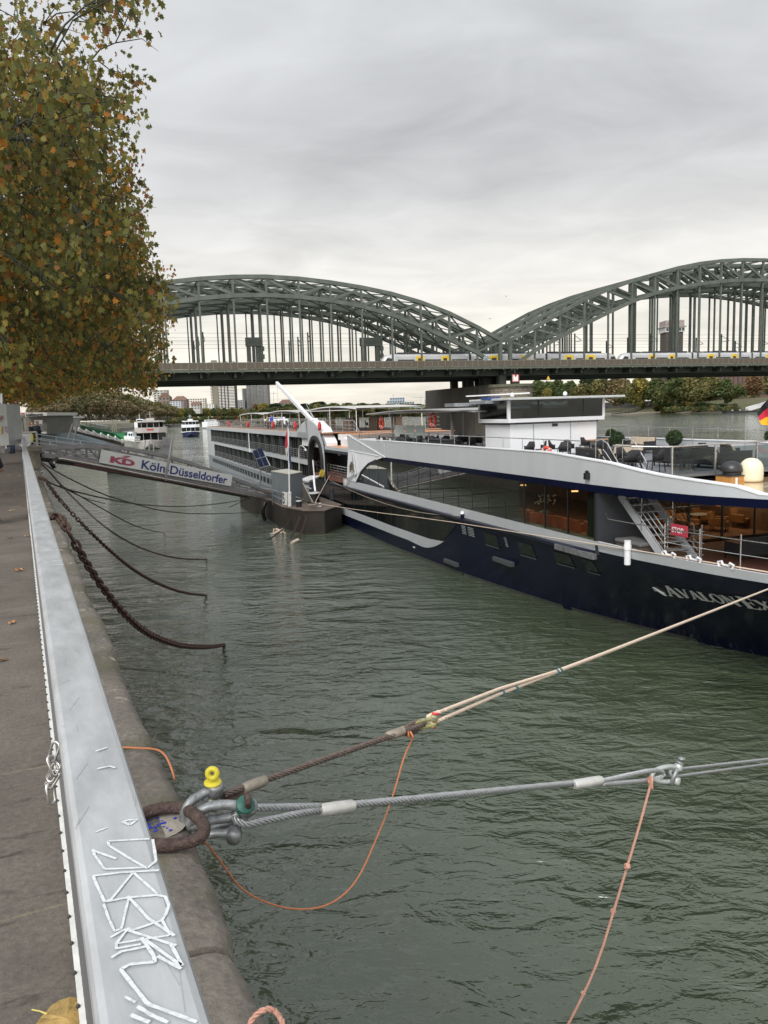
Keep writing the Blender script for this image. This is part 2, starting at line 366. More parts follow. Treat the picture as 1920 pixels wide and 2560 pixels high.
MB().box(-.6,-.04,-6,330,-10.5,-.45).build('wall_face',fm,qw)
# joint dirt strip between paving and coping
# ---------------- railing ----------------
rail=empty('handrail',Q(-.43,0,0),QA,'long galvanised handrail with scratched white graffiti along the quay','railing')
ralu=mat('rail_top_metal',(.44,.455,.465),.40,.3,.14,7,stretch=(2.5,.8,1),bump=.08,detail=8)
w=.055; prof=[(-w,.955),(-w,1.018),(-w+.004,1.026),(-w+.012,1.03),(w-.012,1.03),(w-.004,1.026),(w,1.018),(w,.955)]
tr=MB()
for a,b in ((-5,5.9),(5.905,13),(13.005,20),(20.005,27),(27.005,34),(34.005,41),(41.005,47.5)):
    n=len(prof); tr.add([(p[0],yy,p[1]) for yy in (a,b) for p in prof],[(i,(i+1)%n,n+(i+1)%n,n+i) for i in range(n)]+[tuple(range(n-1,-1,-1)),tuple(range(n,2*n))])
tr.build('top_rail',ralu,rail)
for i in range(22):
    y=-2.+i*2.35+1.1
    p=MB(); p.box(-.03,.0,y-.04,y+.04,-.0,.95); p.box(-.05,.05,y-.09,y+.09,0,.015); p.build('post',steel,rail)
nm=MB(); y=-3.
while y<30:
    nm.tube([(-.042,y,.07),(-.042,y,.95)],.0035,4,cap=False); y+=.045 if y<8 else .07
nm.bar((-.042,-3,.94),(-.042,47,.94),.012,.03); nm.build('mesh_panel',mat('net_steel',(.25,.25,.26),.5,.6),rail)
bb=MB(); bb.bar((-.045,-3,.075),(-.045,47,.075),.03,.05); bb.build('bottom_bar',mat('pale_bar',(.6,.6,.57),.5,0,.15,12),rail)
cl=MB(); y=-3.
while y<12:
    cl.lathe([(.005,-.004),(.006,0),(.004,.005),(.001,.008)],(-.06,y,.102),8); y+=.14
cl.build('clip',mat('clip_metal',(.05,.045,.045),.5,.6),rail)['kind']='stuff'
# graffiti strokes (paint marker) lying on top rail, thin ribbons
gr=MB(); gz=0; wmk=mat('white_marker',(.58,.61,.62),.6,0,.10,120,col2=(.47,.50,.51),contrast=(.42,.5))
def gs(pts,wd=6):
    # zoomed crop coordinates of the marks (0,1800)-(700,2560) scale 2.37
    P=[onz(x/2.37,1800+y/2.37,8.5812) for x,y in pts]
    P=[V(p) for p in P]; P2=[]
    for a,b in zip(P[:-1],P[1:]): P2+=[a+(b-a)*(i/5)+Vector((R.uniform(-1,1),R.uniform(-1,1),0))*.00015 for i in range(5)]
    P=smoothloop(P2+[P[-1]],False,1)
    global gz; gz+=.00012; k=len(P); vs=[]; ww=wd*.00035*R.uniform(.75,1.1); gr=MB()
    for i in range(k):
        d=(P[min(k-1,i+1)]-P[max(0,i-1)]).normalized(); n_=Vector((-d.y,d.x,0)); w2=ww*(1+.10*math.sin(i*.9+ww*9e4))*R.uniform(.97,1.03); up_=Vector((0,0,gz))
        e_=d*(ww*(-.6 if i==0 else .6 if i==k-1 else 0)); vs+=[P[i]+n_*w2+up_+e_,P[i]-n_*w2+up_+e_]
    gr.add(vs,[(i*2,i*2+1,i*2+3,i*2+2) for i in range(k-1)]); gr.build('graffiti_stroke',wmk,rail,world=True)
for s in ([(572,662),(632,638)],[(728,605),(760,592),(810,592),(770,622),(735,608)],[(880,705),(640,718),(645,745),(870,880),(925,835),(905,710)],[(550,770),(560,800),(620,885),(860,875)],[(555,775),(685,822)],
    [(555,925),(720,905),(935,893)],[(555,925),(560,950),(620,1080),(660,1065),(790,905),(930,1030)],[(620,1080),(760,1055),(930,1040),(980,1050),(1000,1100),(985,1150),(960,1190),(780,1250),(760,1240)],[(615,1095),(640,1170),(680,1255),(720,1240),(765,1050)],
    [(760,1050),(880,1180),(1030,1280)],[(660,1290),(740,1245),(1040,1340)],[(760,1240),(690,1330),(1010,1280),(960,1190)],[(690,1330),(690,1360),(830,1335)],[(665,1412),(720,1378),(860,1350)],[(840,1300),(910,1400),(920,1440),(770,1455),(715,1485),(875,1690),(1160,1795)],[(860,1310),(1085,1470),(1010,1330)],[(940,1410),(1070,1480)],[(745,1650),(800,1680)],[(820,1710),(900,1760),(990,1800)],[(780,1760),(880,1800)],
    [(570,190),(630,170)],[(580,295),(650,280),(680,290)]): gs(s)
for (x0,y0,x1,y1) in ((75,1279,95,1279),(75,1284,96,1283),(78,1291,99,1290),(77,1297,92,1297),(97,1378,155,1374),(132,1402,156,1400),(131,1411,160,1411)):
    a=V(onz(x0,y0,8.5812)); b=V(onz(x1,y1,8.5812)); MB().bar(a,b,.004,.0006).build('graffiti_stroke',wmk,rail,world=True)
# scratches
sc=MB()
for i in range(70):
    y=R.uniform(.2,7); x=R.uniform(-.05,.05); a=R.uniform(-1.2,1.2); l=R.uniform(.01,.09)
    a0=Vector((x,y,1.0306)); b0=a0+Vector((math.sin(a)*l*.5,math.cos(a)*l,0)); b0.x=max(-.05,min(.05,b0.x)); sc.bar(a0,b0,.0008,.0004)
sc.build('scratches',mat('scratch',(.42,.43,.44),.5,.3),rail)['kind']='stuff'
# small bright steel chain hanging at the rail
hc=empty('steel_chain',Q(-.5,1.9,.9),0,'short bright steel chain dangling from the handrail over the paving','chain')
m_=MB(); link_chain(m_,[ony(x,y,1.75) for x,y in ((141,1862),(134,1880),(127,1900),(135,1920),(140,1935),(130,1950),(125,1975),(128,1990),(140,1996))],.05,.022,.0035,12,6)
link_chain(m_,[ony(x,y,1.75) for x,y in ((155,1905),(146,1912),(137,1925),(128,1940),(122,1962))],.05,.022,.0035,12,6)
m_.build('links',inox,hc,world=True,smooth=2)
MB().bar(ony(156,1885,1.77),ony(152,1905,1.77),.012,.02).build('bracket',steel,hc,world=True)
# ---------------- mooring gear ----------------
ringm=mat('rust_ring',(.085,.056,.048),.68,.3,.5,32,bump=.8,bscale=70)
galv=mat('galv_shackle',(.27,.28,.285),.5,.6,.4,26,bump=.15,bscale=50)
YR=3.05
def PP(x,y,d): return V(ony(x,y,d))
rg=empty('mooring_ring',onz(440,2060,7.56),0,'big rusty brown mooring ring held in the quay coping','mooring ring')
m_=MB(); loop=[(335,2062,3.14),(345,2040,3.2),(385,2024,3.27),(430,2018,3.3),(462,2020,3.26),(492,2040,3.17),(508,2058,3.1),(512,2078,3.05),(500,2094,3.0),(476,2104,2.97),(440,2112,2.95),(400,2114,2.96),(355,2108,3.0),(334,2086,3.07)]
pl=[onz(x,y,7.585+.035*(1 if x>480 else 0)) for x,y,d in loop]
m_.tube(smoothloop(pl,it=1),.025,12,closed=True); m_.build('ring',ringm,rg,world=True,smooth=2)
m_=MB(); c0=V(onz(395,2066,7.553)); 
for i in range(34):
    a=R.uniform(0,6.28); r_=R.uniform(0,.075); p=c0+Vector((math.cos(a)*r_*1.25,math.sin(a)*r_,0)); k=R.randint(4,6); s_=R.uniform(.003,.011)
    m_.add([p+Vector((math.cos(j*6.28/k+a)*s_*R.uniform(.6,1.2),math.sin(j*6.28/k+a)*s_*R.uniform(.6,1.2),.003)) for j in range(k)],[tuple(range(k))])
m_.build('paint_flakes',mat('blue_paint',(.03,.05,.42),.5),rg,world=True)['kind']='stuff'
m_=MB(); m_.lathe([(.10,.0),(.105,.002),(.0001,.0025)],onz(400,2066,7.551),20); m_.build('pale_base',mat('pale_cement',(.30,.27,.23),.85,0,.2,30),rg,world=True)
def shackle(name,label,legA,bow,legB,r,pin,pinm,cat='shackle',eye=None,mt=None,head=None):
    e_=empty(name,bow[len(bow)//2],0,label,cat)
    m_=MB(); pts=smoothloop([legA]+bow+[legB],False,2); m_.tube(pts,r,12)
    for q in (legA,legB): m_.lathe([(.001,-r*1.6),(r*1.5,-r*1.45),(r*1.75,-r*.8),(r*1.75,r*.8),(r*1.5,r*1.45),(.001,r*1.6)],q,14,axis=V(legB)-V(legA))
    m_.build('bow',mt or galv,e_,world=True,smooth=2)
    a,b=V(pin[0]),V(pin[1]); d=(b-a).normalized()
    m_=MB(); m_.tube([a,b],r*.95,12); m_.lathe([(r*1.7,-.002),(r*1.9,.004),(r*1.7,.01)],a,14,axis=-d)
    if eye:
        u=V(eye); m_.build('pin',pinm,e_,world=True,smooth=2); m_=MB(); c_=a-d*(r*2.3); m_.torus(c_,u,r*.98,r*.60,16,10)
    m_.build('pin_eye' if eye else 'pin',head or pinm,e_,world=True,smooth=2)
    return e_
yel=mat('yellow_paint',(.62,.53,.035),.5,0,.3,45,col2=(.36,.33,.12),contrast=(.32,.42)); grn=mat('green_paint',(.02,.11,.085),.45,0,.2,30); red=mat('red_paint',(.55,.03,.05),.45)
# 1: bow with yellow pin, brown wire
shackle('shackle_bow','grey bow shackle with a tall yellow pin on the rusty ring','',None,None,0,None,None) if False else None
A1=PP(548,1975,3.12); B1=PP(552,2012,3.02)
shackle('anchor_shackle','grey anchor shackle with upright yellow eye pin hooked into the rusty ring',PP(538,1973,3.12),[PP(505,1984,3.1),PP(475,2004,3.06),PP(462,2028,3.04),PP(458,2052,3.04),PP(475,2058,3.06),PP(492,2040,3.08),PP(510,2022,3.1)],PP(533,2004,3.14),.020,(PP(532,1958,3.12),PP(534,2000,3.13)),yel,eye=(0,-1,.15))
shackle('anchor_shackle','grey anchor shackle with green collar pin holding the silver wire rope',PP(620,2020,3.06),[PP(585,2012,3.05),PP(545,2012,3.04),PP(512,2020,3.03),PP(484,2040,3.02),PP(470,2062,3.02),PP(474,2068,3.02),PP(500,2060,3.05),PP(520,2052,3.08),PP(560,2046,3.1)],PP(598,2040,3.1),.021,(PP(613,2012,3.02),PP(592,2046,3.12)),grn,eye=(1,.3,0),head=ringm)
shackle('anchor_shackle','dark lower shackle hanging under the silver wire rope at the ring',PP(590,2052,3.12),[PP(560,2060,3.1),PP(530,2066,3.08),PP(505,2075,3.06),PP(495,2088,3.05),PP(520,2086,3.05),PP(555,2082,3.05)],PP(585,2088,3.04),.019,(PP(598,2046,3.12),PP(584,2094,3.03)),galv)
brw=mat('brown_wire',(.13,.10,.085),.6,.4,.3,60); slv=mat('silver_wire',(.40,.41,.42),.42,.6,.2,60); alu=mat('aluminium_ferrule',(.62,.61,.58),.4,.5,.1,20,bump=.1); fer=mat('dull_ferrule',(.27,.235,.19),.6,.3,.25,20,bump=.2)
wr=empty('wire_rope',PP(700,1930,3.3),0,'brown twisted wire rope running up to the rope shackle','wire rope')
m_=MB(); rope(m_,[PP(560,1988,3.14),PP(600,1972,3.18),PP(640,1958,3.24),PP(1060,1811,3.9)],.0165,strands=6); rope(m_,[PP(640,1958,3.24),PP(600,1968,3.22),PP(560,1995,3.2),PP(530,2005,3.16),PP(540,1992,3.14),PP(560,1988,3.14)],.013,strands=6)
rope(m_,smoothloop([PP(970,1840,3.76),PP(1005,1828,3.8),PP(1035,1805,3.88),PP(1052,1802,3.9),PP(1056,1818,3.9),PP(1035,1832,3.88),PP(1000,1836,3.82)],False,1),.0135,strands=6)
m_.build('strands',brw,wr,world=True,smooth=2)
def ferr(a,b,r,mt,par):
    m_=MB(); a=V(a);b=V(b); L_=(b-a).length; m_.lathe([(r*.85,0),(r,L_*.06),(r*1.03,L_*.5),(r,L_*.94),(r*.82,L_)],a,16,axis=b-a); return m_.build('ferrule',mt,par,world=True,smooth=True)
ferr(PP(608,1972,3.19),PP(665,1950,3.27),.0235,fer,wr); ferr(PP(966,1842,3.75),PP(1010,1826,3.81),.023,fer,wr)
tm=MB(); tm.prism([PP(545,2004,3.15),PP(600,1965,3.18),PP(620,1985,3.2),PP(570,2010,3.16)],(.0,.012,.0)); tm.build('thimble',mat('brown_thimble',(.16,.12,.09),.6,.3,.3,30),wr,world=True)
w2=empty('wire_rope',PP(900,2000,3.7),0,'silver twisted wire rope with two aluminium ferrules over the water','wire rope')
m_=MB(); e1=PP(1430,1958,4.75); f1=PP(800,2020,3.4)
rope(m_,[f1,e1],.0205,strands=6)
for dy0,dy1 in ((0,-8),(0,8)):
    pass
rope(m_,[PP(800,2016,3.4),PP(720,2018,3.25),PP(635,2020,3.1)],.0185,strands=6); rope(m_,[PP(803,2024,3.4),PP(740,2036,3.25),PP(660,2052,3.12),PP(615,2062,3.06),PP(592,2052,3.05),PP(585,2042,3.06),PP(600,2030,3.07)],.0185,strands=6)
rope(m_,smoothloop([PP(1500,1953,4.85),PP(1560,1940,4.92),PP(1625,1926,5.0),PP(1655,1926,5.05),PP(1660,1940,5.06),PP(1630,1950,5.04),PP(1580,1955,4.95),PP(1505,1960,4.85)],False,1),.0175,strands=6)
rope(m_,[e1,PP(1500,1956,4.85)],.0205,strands=6)
m_.build('strands',slv,w2,world=True,smooth=2)
ferr(PP(800,2026,3.39),PP(884,2014,3.51),.0295,alu,w2); ferr(PP(1434,1962,4.75),PP(1504,1950,4.86),.031,alu,w2)
shackle('bow_shackle','pale galvanised shackle joining the silver wire ropes far over the water',PP(1696,1918,5.12),[PP(1668,1916,5.08),PP(1640,1924,5.04),PP(1628,1936,5.02),PP(1632,1950,5.02),PP(1660,1956,5.06)],PP(1690,1952,5.1),.017,(PP(1698,1910,5.12),PP(1676,1962,5.06)),galv,eye=(0,.2,1),mt=mat('pale_galv',(.46,.48,.46),.45,.5,.15,30))
w3=empty('wire_rope',PP(1800,1925,5.8),0,'doubled thin silver wire rope leaving the right side of the view','wire rope')
m_=MB()
for a_,b_ in ((PP(1680,1925,5.1),PP(1920,1898,6.4)),(PP(1685,1942,5.1),PP(1920,1910,6.4))):
    t_=(a_.z+.3)/(a_.z-b_.z); rope(m_,[a_,b_],.0125,strands=6); m_.tube([b_,a_+(b_-a_)*t_],.0125,8)
rope(m_,smoothloop([PP(1685,1942,5.1),PP(1675,1938,5.09),PP(1674,1930,5.09),PP(1680,1925,5.1)],False,1),.012,strands=6); m_.build('strands',slv,w3,world=True,smooth=2)
cream=mat('cream_rope',(.62,.50,.40),.8,0,.15,80,bump=.3,bscale=200)
br_=empty('mooring_rope',PP(1300,1700,5),0,'doubled cream mooring rope rising from the wire rope to the ship bow','rope')
m_=MB(); rope(m_,smoothloop([PP(1105,1798,3.95),PP(1080,1806,3.93),PP(1065,1802,3.92),PP(1072,1788,3.93),PP(1110,1776,3.98)],False,1),.012)
rope(m_,[PP(1105,1798,3.95),PP(1250,1735,4.55),PP(1395,1679,5.2)],.012); rope(m_,[PP(1110,1776,3.98),PP(1250,1722,4.55),PP(1395,1677,5.2)],.012)
rope(m_,[PP(1395,1678,5.2),PP(1500,1638,6.0),PP(1920,1473,14.),PP(1990,1446,18)],.0165); m_.build('strands',cream,br_,world=True,smooth=2)
m_=MB()
for px,py,dd in ((1255,1732,4.57),(1290,1722,4.7),(1392,1680,5.18),(1400,1677,5.22)): m_.torus(PP(px,py,dd),ray(1920,1473)*14-ray(1300,1716)*4.7,.017,.006,12,6)
m_.build('whipping',mat('teal_tape',(.03,.10,.12),.6),br_,world=True,smooth=2)
shackle('bow_shackle','shackle with yellow and red collar tying the cream rope to the brown wire',PP(1085,1795,3.93),[PP(1060,1800,3.91),PP(1038,1806,3.88),PP(1030,1812,3.87),PP(1034,1820,3.87),PP(1060,1818,3.9)],PP(1082,1812,3.93),.0115,(PP(1088,1786,3.94),PP(1084,1820,3.92)),red,mt=mat('worn_yellow',(.45,.42,.10),.5,.4,.5,40,col2=(.2,.2,.2)))
org=mat('orange_cord',(.55,.20,.09),.8,0,.15,90); pnk=mat('pink_rope',(.52,.28,.21),.85,0,.2,90,bump=.3,bscale=250)
oc=empty('cord',PP(740,2270,3.2),0,'thin orange cord hanging in a loop below the brown wire','cord')
m_=MB(); rope(m_,smoothloop([PP(x,y,3.1+.8*t) for x,y,t in ((505,2098,0),(530,2125,.05),(560,2165,.1),(600,2222,.18),(660,2256,.28),(720,2272,.38),(770,2274,.46),(820,2264,.54),(870,2230,.63),(905,2180,.7),(935,2110,.78),(965,2040,.84),(990,1965,.9),(1010,1890,.95),(1032,1845,1))],False,2),.0048)
for k in range(3): m_.torus(PP(1008+10*k,1828+4*k,3.83),(1,.3,-.2+k*.3),.022,.005,14,6)
m_.build('strands',org,oc,world=True,smooth=2)
oc2=empty('cord',PP(400,1880,4),0,'orange cord lying across the coping and over the quay edge','cord')
m_=MB(); rope(m_,smoothloop([onz(300,1868,7.57),onz(345,1870,7.565),onz(392,1872,7.57),onz(412,1885,7.565),PP(425,1910,3.55),PP(433,1935,3.5),PP(436,1948,3.5)],False,2),.0055); m_.build('strands',org,oc2,world=True,smooth=2)
pk=empty('cord',PP(1520,2250,4.6),0,'pink knotted rope hanging from the silver wire down to the water','rope')
m_=MB(); pp=[PP(1628,1955,4.98),PP(1600,2060,4.9),PP(1570,2160,4.85),PP(1535,2275,4.8),PP(1500,2390,4.75),PP(1462,2480,4.7),PP(1400,2600,4.65)]
rope(m_,smoothloop(pp,False,1),.0095)
for x,y,s_ in ((1568,2166,.021),(1533,2278,.016),(1458,2484,.014)):
    for k in range(4): m_.torus(PP(x,y,4.83),(R.uniform(-1,1),R.uniform(-1,1),R.uniform(-1,1)),s_*.75,.0085,12,6)
for k in range(4): m_.torus(PP(1626,1950+k*5,4.98),(1,.2,-.3+.2*k),.022,.008,14,6)
m_.build('strands',pnk,pk,world=True,smooth=2)
pb=empty('cord',onz(660,2530,7.58),0,'loop of pink rope on the coping at the lower edge','rope')
m_=MB(); rope(m_,smoothloop([onz(618,2575,7.57),onz(632,2545,7.59),onz(650,2528,7.61),onz(672,2521,7.61),onz(692,2530,7.59),PP(704,2548,1.86),PP(712,2580,1.85)],False,2),.0085); m_.build('strands',pnk,pb,world=True,smooth=2)
# fallen leaves on the paving
def leaf_outline(r=1.0,n=5,rg=None):
    o=[]; rg=rg or R
    lob=[(-150,.55),(-118,.42),(-92,.80),(-64,.52),(-42,.92),(-20,.64),(0,1.1),(20,.64),(42,.92),(64,.52),(92,.80),(118,.42),(150,.55),(180,.22)]
    for a,q in lob: o.append((math.sin(rad(a))*q*r*rg.uniform(.9,1.1),math.cos(rad(a))*q*r*rg.uniform(.9,1.1)))
    return o
big=empty('fallen_leaf',onz(165,2535,7.56),0,'large ochre plane leaf lying beside the handrail foot','leaf')
lo=[(90,2560),(100,2545),(112,2532),(130,2512),(150,2500),(175,2492),(195,2495),(212,2488),(220,2502),(228,2512),(222,2520),(228,2535),(226,2560),(215,2600),(150,2620),(95,2600)]
m_=MB(); cpt=V(onz(165,2545,7.585)); ring=[V(onz(x,y,7.56+R.uniform(0,.012))) for x,y in lo]
m_.add([cpt]+ring+[p-Vector((0,0,.002)) for p in ring],[(0,i+1,(i+1)%len(ring)+1) for i in range(len(ring))]+[(i+1,len(ring)+i+1,len(ring)+(i+1)%len(ring)+1,(i+1)%len(ring)+1) for i in range(len(ring))]); m_.build('blade',mat('ochre_leaf',(.33,.22,.07),.7,0,.35,14,bump=.5,bscale=30),big,world=True)
m_=MB(); m_.tube([onz(118,2535,7.575),onz(100,2528,7.57),onz(80,2524,7.565)],[.003,.002,.002],6); m_.build('stalk',mat('leaf_stalk',(.5,.4,.12),.7),big,world=True)
lm=[mat('leaf_orange',(.42,.17,.05),.7,0,.2,20),mat('leaf_tan',(.36,.27,.15),.7,0,.2,20),mat('leaf_brown',(.15,.08,.04),.7,0,.2,20)]
proto={}
for k,(l_,cn) in enumerate((('small orange plane leaf fallen on the paving','orange'),('small pale tan leaf fallen on the paving','tan'),('small dark brown leaf fallen on the paving','brown'))):
    m_=MB(); oo=leaf_outline(.065); m_.add([(0,0,.02)]+[(a,b,.004+.012*((i*7)%3)) for i,(a,b) in enumerate(oo)],[(0,i+1,(i+1)%len(oo)+1) for i in range(len(oo))])
    o=m_.build('fallen_leaf',lm[k]); tag(o,l_,'leaf',cn+' leaves on the promenade'); proto[k]=o
lpos=[(Q(0,0)+Vector((0,0,0)),0)]
spots=[(28,1559,0),(45,1427,0),(12,1650,2),(38,1238,1),(30,1225,2),(55,1242,2),(60,1177,0),(50,1190,1),(32,1275,1),(22,1278,1),(25,1345,2),(60,1265,2),(70,1340,1)]
for i in range(55): spots.append((None,None,R.choice((0,1,1,2,2))))
first=set()
for x,y,k in spots:
    p=V(onz(x,y,7.556)) if x is not None else Q(R.uniform(-5.5,-.75),4+R.random()**.7*38,.006)
    o=proto[k] if k not in first else proto[k].copy()
    if k in first: C.objects.link(o)
    first.add(k); o.location=p; s_=R.uniform(.6,1.15); o.scale=(s_,s_,s_); o.rotation_euler=(R.uniform(-.2,.2),R.uniform(-.2,.2),R.uniform(0,6.28))
# ---------------- frames of river / bridge / ship ----------------
TH=rad(19); DD=np.array([-math.sin(TH),math.cos(TH),0]); EE=np.array([math.cos(TH),math.sin(TH),0])
BP=np.array([33.73,211.,0]); SPT=np.array([-35.806,158.21,0])
def BW(s,y,z): return V(BP+EE*s+DD*y+np.array([0,0,z]))
def brs(x,y,off=0):
    q=onp(x,y,BP+DD*off,DD)-BP; return float(q@EE),float(q[2])
# ---------------- arch bridge ----------------
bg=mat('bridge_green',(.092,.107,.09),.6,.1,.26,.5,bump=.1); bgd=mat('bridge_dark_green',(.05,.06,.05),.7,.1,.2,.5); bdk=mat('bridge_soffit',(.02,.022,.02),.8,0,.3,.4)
brg=empty('arch_bridge',BP,TH,'long grey-green steel railway arch bridge crossing the river','bridge')
def interp(tab,d):
    for (a,b),(c,e) in zip(tab[:-1],tab[1:]):
        if a<=d<=c: return b+(e-b)*(d-a)/(c-a)
    return tab[-1][1] if d>tab[-1][0] else tab[0][1]
LT=[(0,41.9),(8,41.65),(16,40.95),(24,39.9),(32,38.5),(39.5,36.6),(47.2,34.0),(55,30.6),(61.8,27.2)]; LB=[(0,37.65),(8,37.4),(16,36.6),(24,35.3),(32,33.3),(39.5,30.6),(47.2,27.4),(55,24.0),(61.8,19.8)]
MT=[(0,50.6),(8.5,50.4),(16.3,49.8),(23.8,48.8),(31.5,47.3),(39,45.4),(46.5,43.4),(54,41),(61.8,38.1),(69.5,34.4),(77.4,30.5),(84.8,27.2)]; MBt=[(0,44.85),(8.5,44.6),(16.3,44.),(23.8,43.1),(31.5,41.9),(39,40.2),(46.5,37.8),(54,34.8),(61.8,31.5),(69.5,28.1),(77.4,24.4),(84.8,19.8)]
DZ=20.2
spans=[(-63.5,LT,LB,7.87,7),(86.,MT,MBt,7.73,10),(86*2+63.5,LT,LB,7.87,7)]
offs=[0,8.6,11.0,19.6,22.0,30.6]
def spannodes(c,p,n,end): return [c-end]+[c+p*i for i in range(-n,n+1)]+[c+end]
xt=[]
for k,off in enumerate(offs):
    tr=MB(); nearest=k==0
    for si,(c,T,B,p,n) in enumerate(spans):
        end=T[-1][0]; ss=spannodes(c,p,n,end); tw=.95
        for a,b in zip(ss[:-1],ss[1:]):
            ta,tb=interp(T,abs(a-c)),interp(T,abs(b-c)); ba,bb_=interp(B,abs(a-c)),interp(B,abs(b-c))
            tr.bar((a,off,ta),(b,off,tb),.75,tw); tr.bar((a,off,ta-.42),(b,off,tb-.42),.95,.12); tr.bar((a,off,ba),(b,off,bb_),.75,tw); tr.bar((a,off,ba-.45),(b,off,bb_-.45),.95,.12)
            m_=(a+b)/2
            if a==ss[0] or b==ss[-1]:
                if a==ss[0]: tr.bar((a,off,ta-.4),(b,off,bb_+.3),.5,.5)
                else: tr.bar((b,off,tb-.4),(a,off,ba+.3),.5,.5)
            elif si!=1:
                (tr.bar((a,off,ba+.3),(b,off,tb-.4),.5,.6) if m_>c+6 else tr.bar((a,off,ta-.4),(b,off,bb_+.3),.5,.6))
            else: (tr.bar((a,off,ta-.4),(b,off,bb_+.3),.5,.62) if m_<c else tr.bar((a,off,ba+.3),(b,off,tb-.4),.5,.62))
        for a in ss: tr.bar((a,off,interp(B,abs(a-c))),(a,off,interp(T,abs(a-c))),.5,.55,(0,1,0))
        for a in (ss[0],ss[-1]): tr.bar((a,off,DZ-1),(a,off,27.5),.8,1.1,(0,1,0))
    tr.build('arch_truss',bg,brg)
    hb=MB(); 
    for si,(c,T,B,p,n) in enumerate(spans):
        for i in range(-n,n+1):
            a=c+p*i; zb=interp(B,abs(a-c))
            if si==2: continue
            w=.42 if k%2==0 else .3
            if k<3: MB().box(a-w/2,a+w/2,off-.2,off+.2,DZ,zb-.45).build('hanger',bg,brg)
            else: hb.box(a-w/2,a+w/2,off-.2,off+.2,DZ,zb-.45)
    if hb.v: hb.build('hanger',bg,brg)['kind']='stuff'
br2=MB()
for a_,b_ in ((0,1),(2,3),(4,5)):
    for (c,T,B,p,n) in spans:
        ss=spannodes(c,p,n,T[-1][0])
        for i,s in enumerate(ss):
            zt=interp(T,abs(s-c)); zb=interp(B,abs(s-c))
            br2.bar((s,offs[a_],zt),(s,offs[b_],zt),.3,.5)
            if zb>26.5: br2.bar((s,offs[a_],zb),(s,offs[b_],zb),.3,.45)
            if i+1<len(ss):
                s2=ss[i+1]; zt2=interp(T,abs(s2-c)); zb2=interp(B,abs(s2-c))
                y0,y1=(offs[a_],offs[b_]) if i%2 else (offs[b_],offs[a_])
                br2.bar((s,y0,zt-.3),(s2,y1,zt2-.3),.28,.28); br2.bar((s,y1,zt-.3),((s+s2)/2,(y0+y1)/2,(zt+zt2)/2-.3),.28,.28); br2.bar(((s+s2)/2,(y0+y1)/2,(zt+zt2)/2-.3),(s2,y0,zt2-.3),.28,.28)
                if zb>26.5 and zb2>26.5: br2.bar((s,y0,zb),(s2,y1,zb2),.28,.28); br2.bar((s,y1,zb),(s2,y0,zb2),.24,.24)
br2.build('bracing',bg,brg)
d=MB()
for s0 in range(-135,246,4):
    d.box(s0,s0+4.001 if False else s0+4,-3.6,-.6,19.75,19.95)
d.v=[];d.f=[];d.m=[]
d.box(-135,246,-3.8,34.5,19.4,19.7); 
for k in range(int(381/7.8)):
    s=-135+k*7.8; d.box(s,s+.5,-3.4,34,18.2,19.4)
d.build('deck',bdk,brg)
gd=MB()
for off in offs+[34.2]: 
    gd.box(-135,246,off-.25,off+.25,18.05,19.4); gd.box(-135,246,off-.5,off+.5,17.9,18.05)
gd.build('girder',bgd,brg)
fa=MB(); fa.box(-135,246,-4.05,-3.8,19.55,20.05); fa.box(-135,246,-4.15,-3.8,20.05,20.15)
for k in range(95): s=-135+k*4; fa.box(s,s+.22,-4.2,-3.8,19.3,20.3)
for k in range(48): s=-133+k*7.8; fa.bar((s,-3.9,19.4),(s,-.5,18.3),.2,.3)
fa.build('walkway_edge',mat('walkway_green',(.10,.11,.085),.7,0,.2,1),brg)
def lock_mat():
    m=mat('love_lock_fence',(.13,.105,.075),.7,0,.6,9,stretch=(3,1,1),col2=(.045,.035,.028),contrast=(.35,.62)); return m
fl=MB(); fl.box(-135,246,-3.98,-3.9,20.2,21.62); fl.build('lock_covered_fence',lock_mat(),brg)
fr=MB(); fr.box(-135,246,-4.02,-3.88,21.62,21.74)
k=0; s=-135
while s<246: fr.box(s,s+.1,-4.03,-3.85,20.15,21.62); s+=2.0 if k%3 else 1.6; k+=1
fr.build('fence_frame',mat('fence_frame',(.20,.20,.17),.6,.2,.2,2),brg)
# graffiti paint on arch feet
gf=MB(); gf.bar((-6.8,-.42,22.6),(-2.6,-.42,20.2),.08,1.1); gf.build('painted_tags',mat('sprayed_pale_blue',(.42,.5,.52),.6,0,.5,2,col2=(.15,.17,.17),contrast=(.42,.52)),brg)
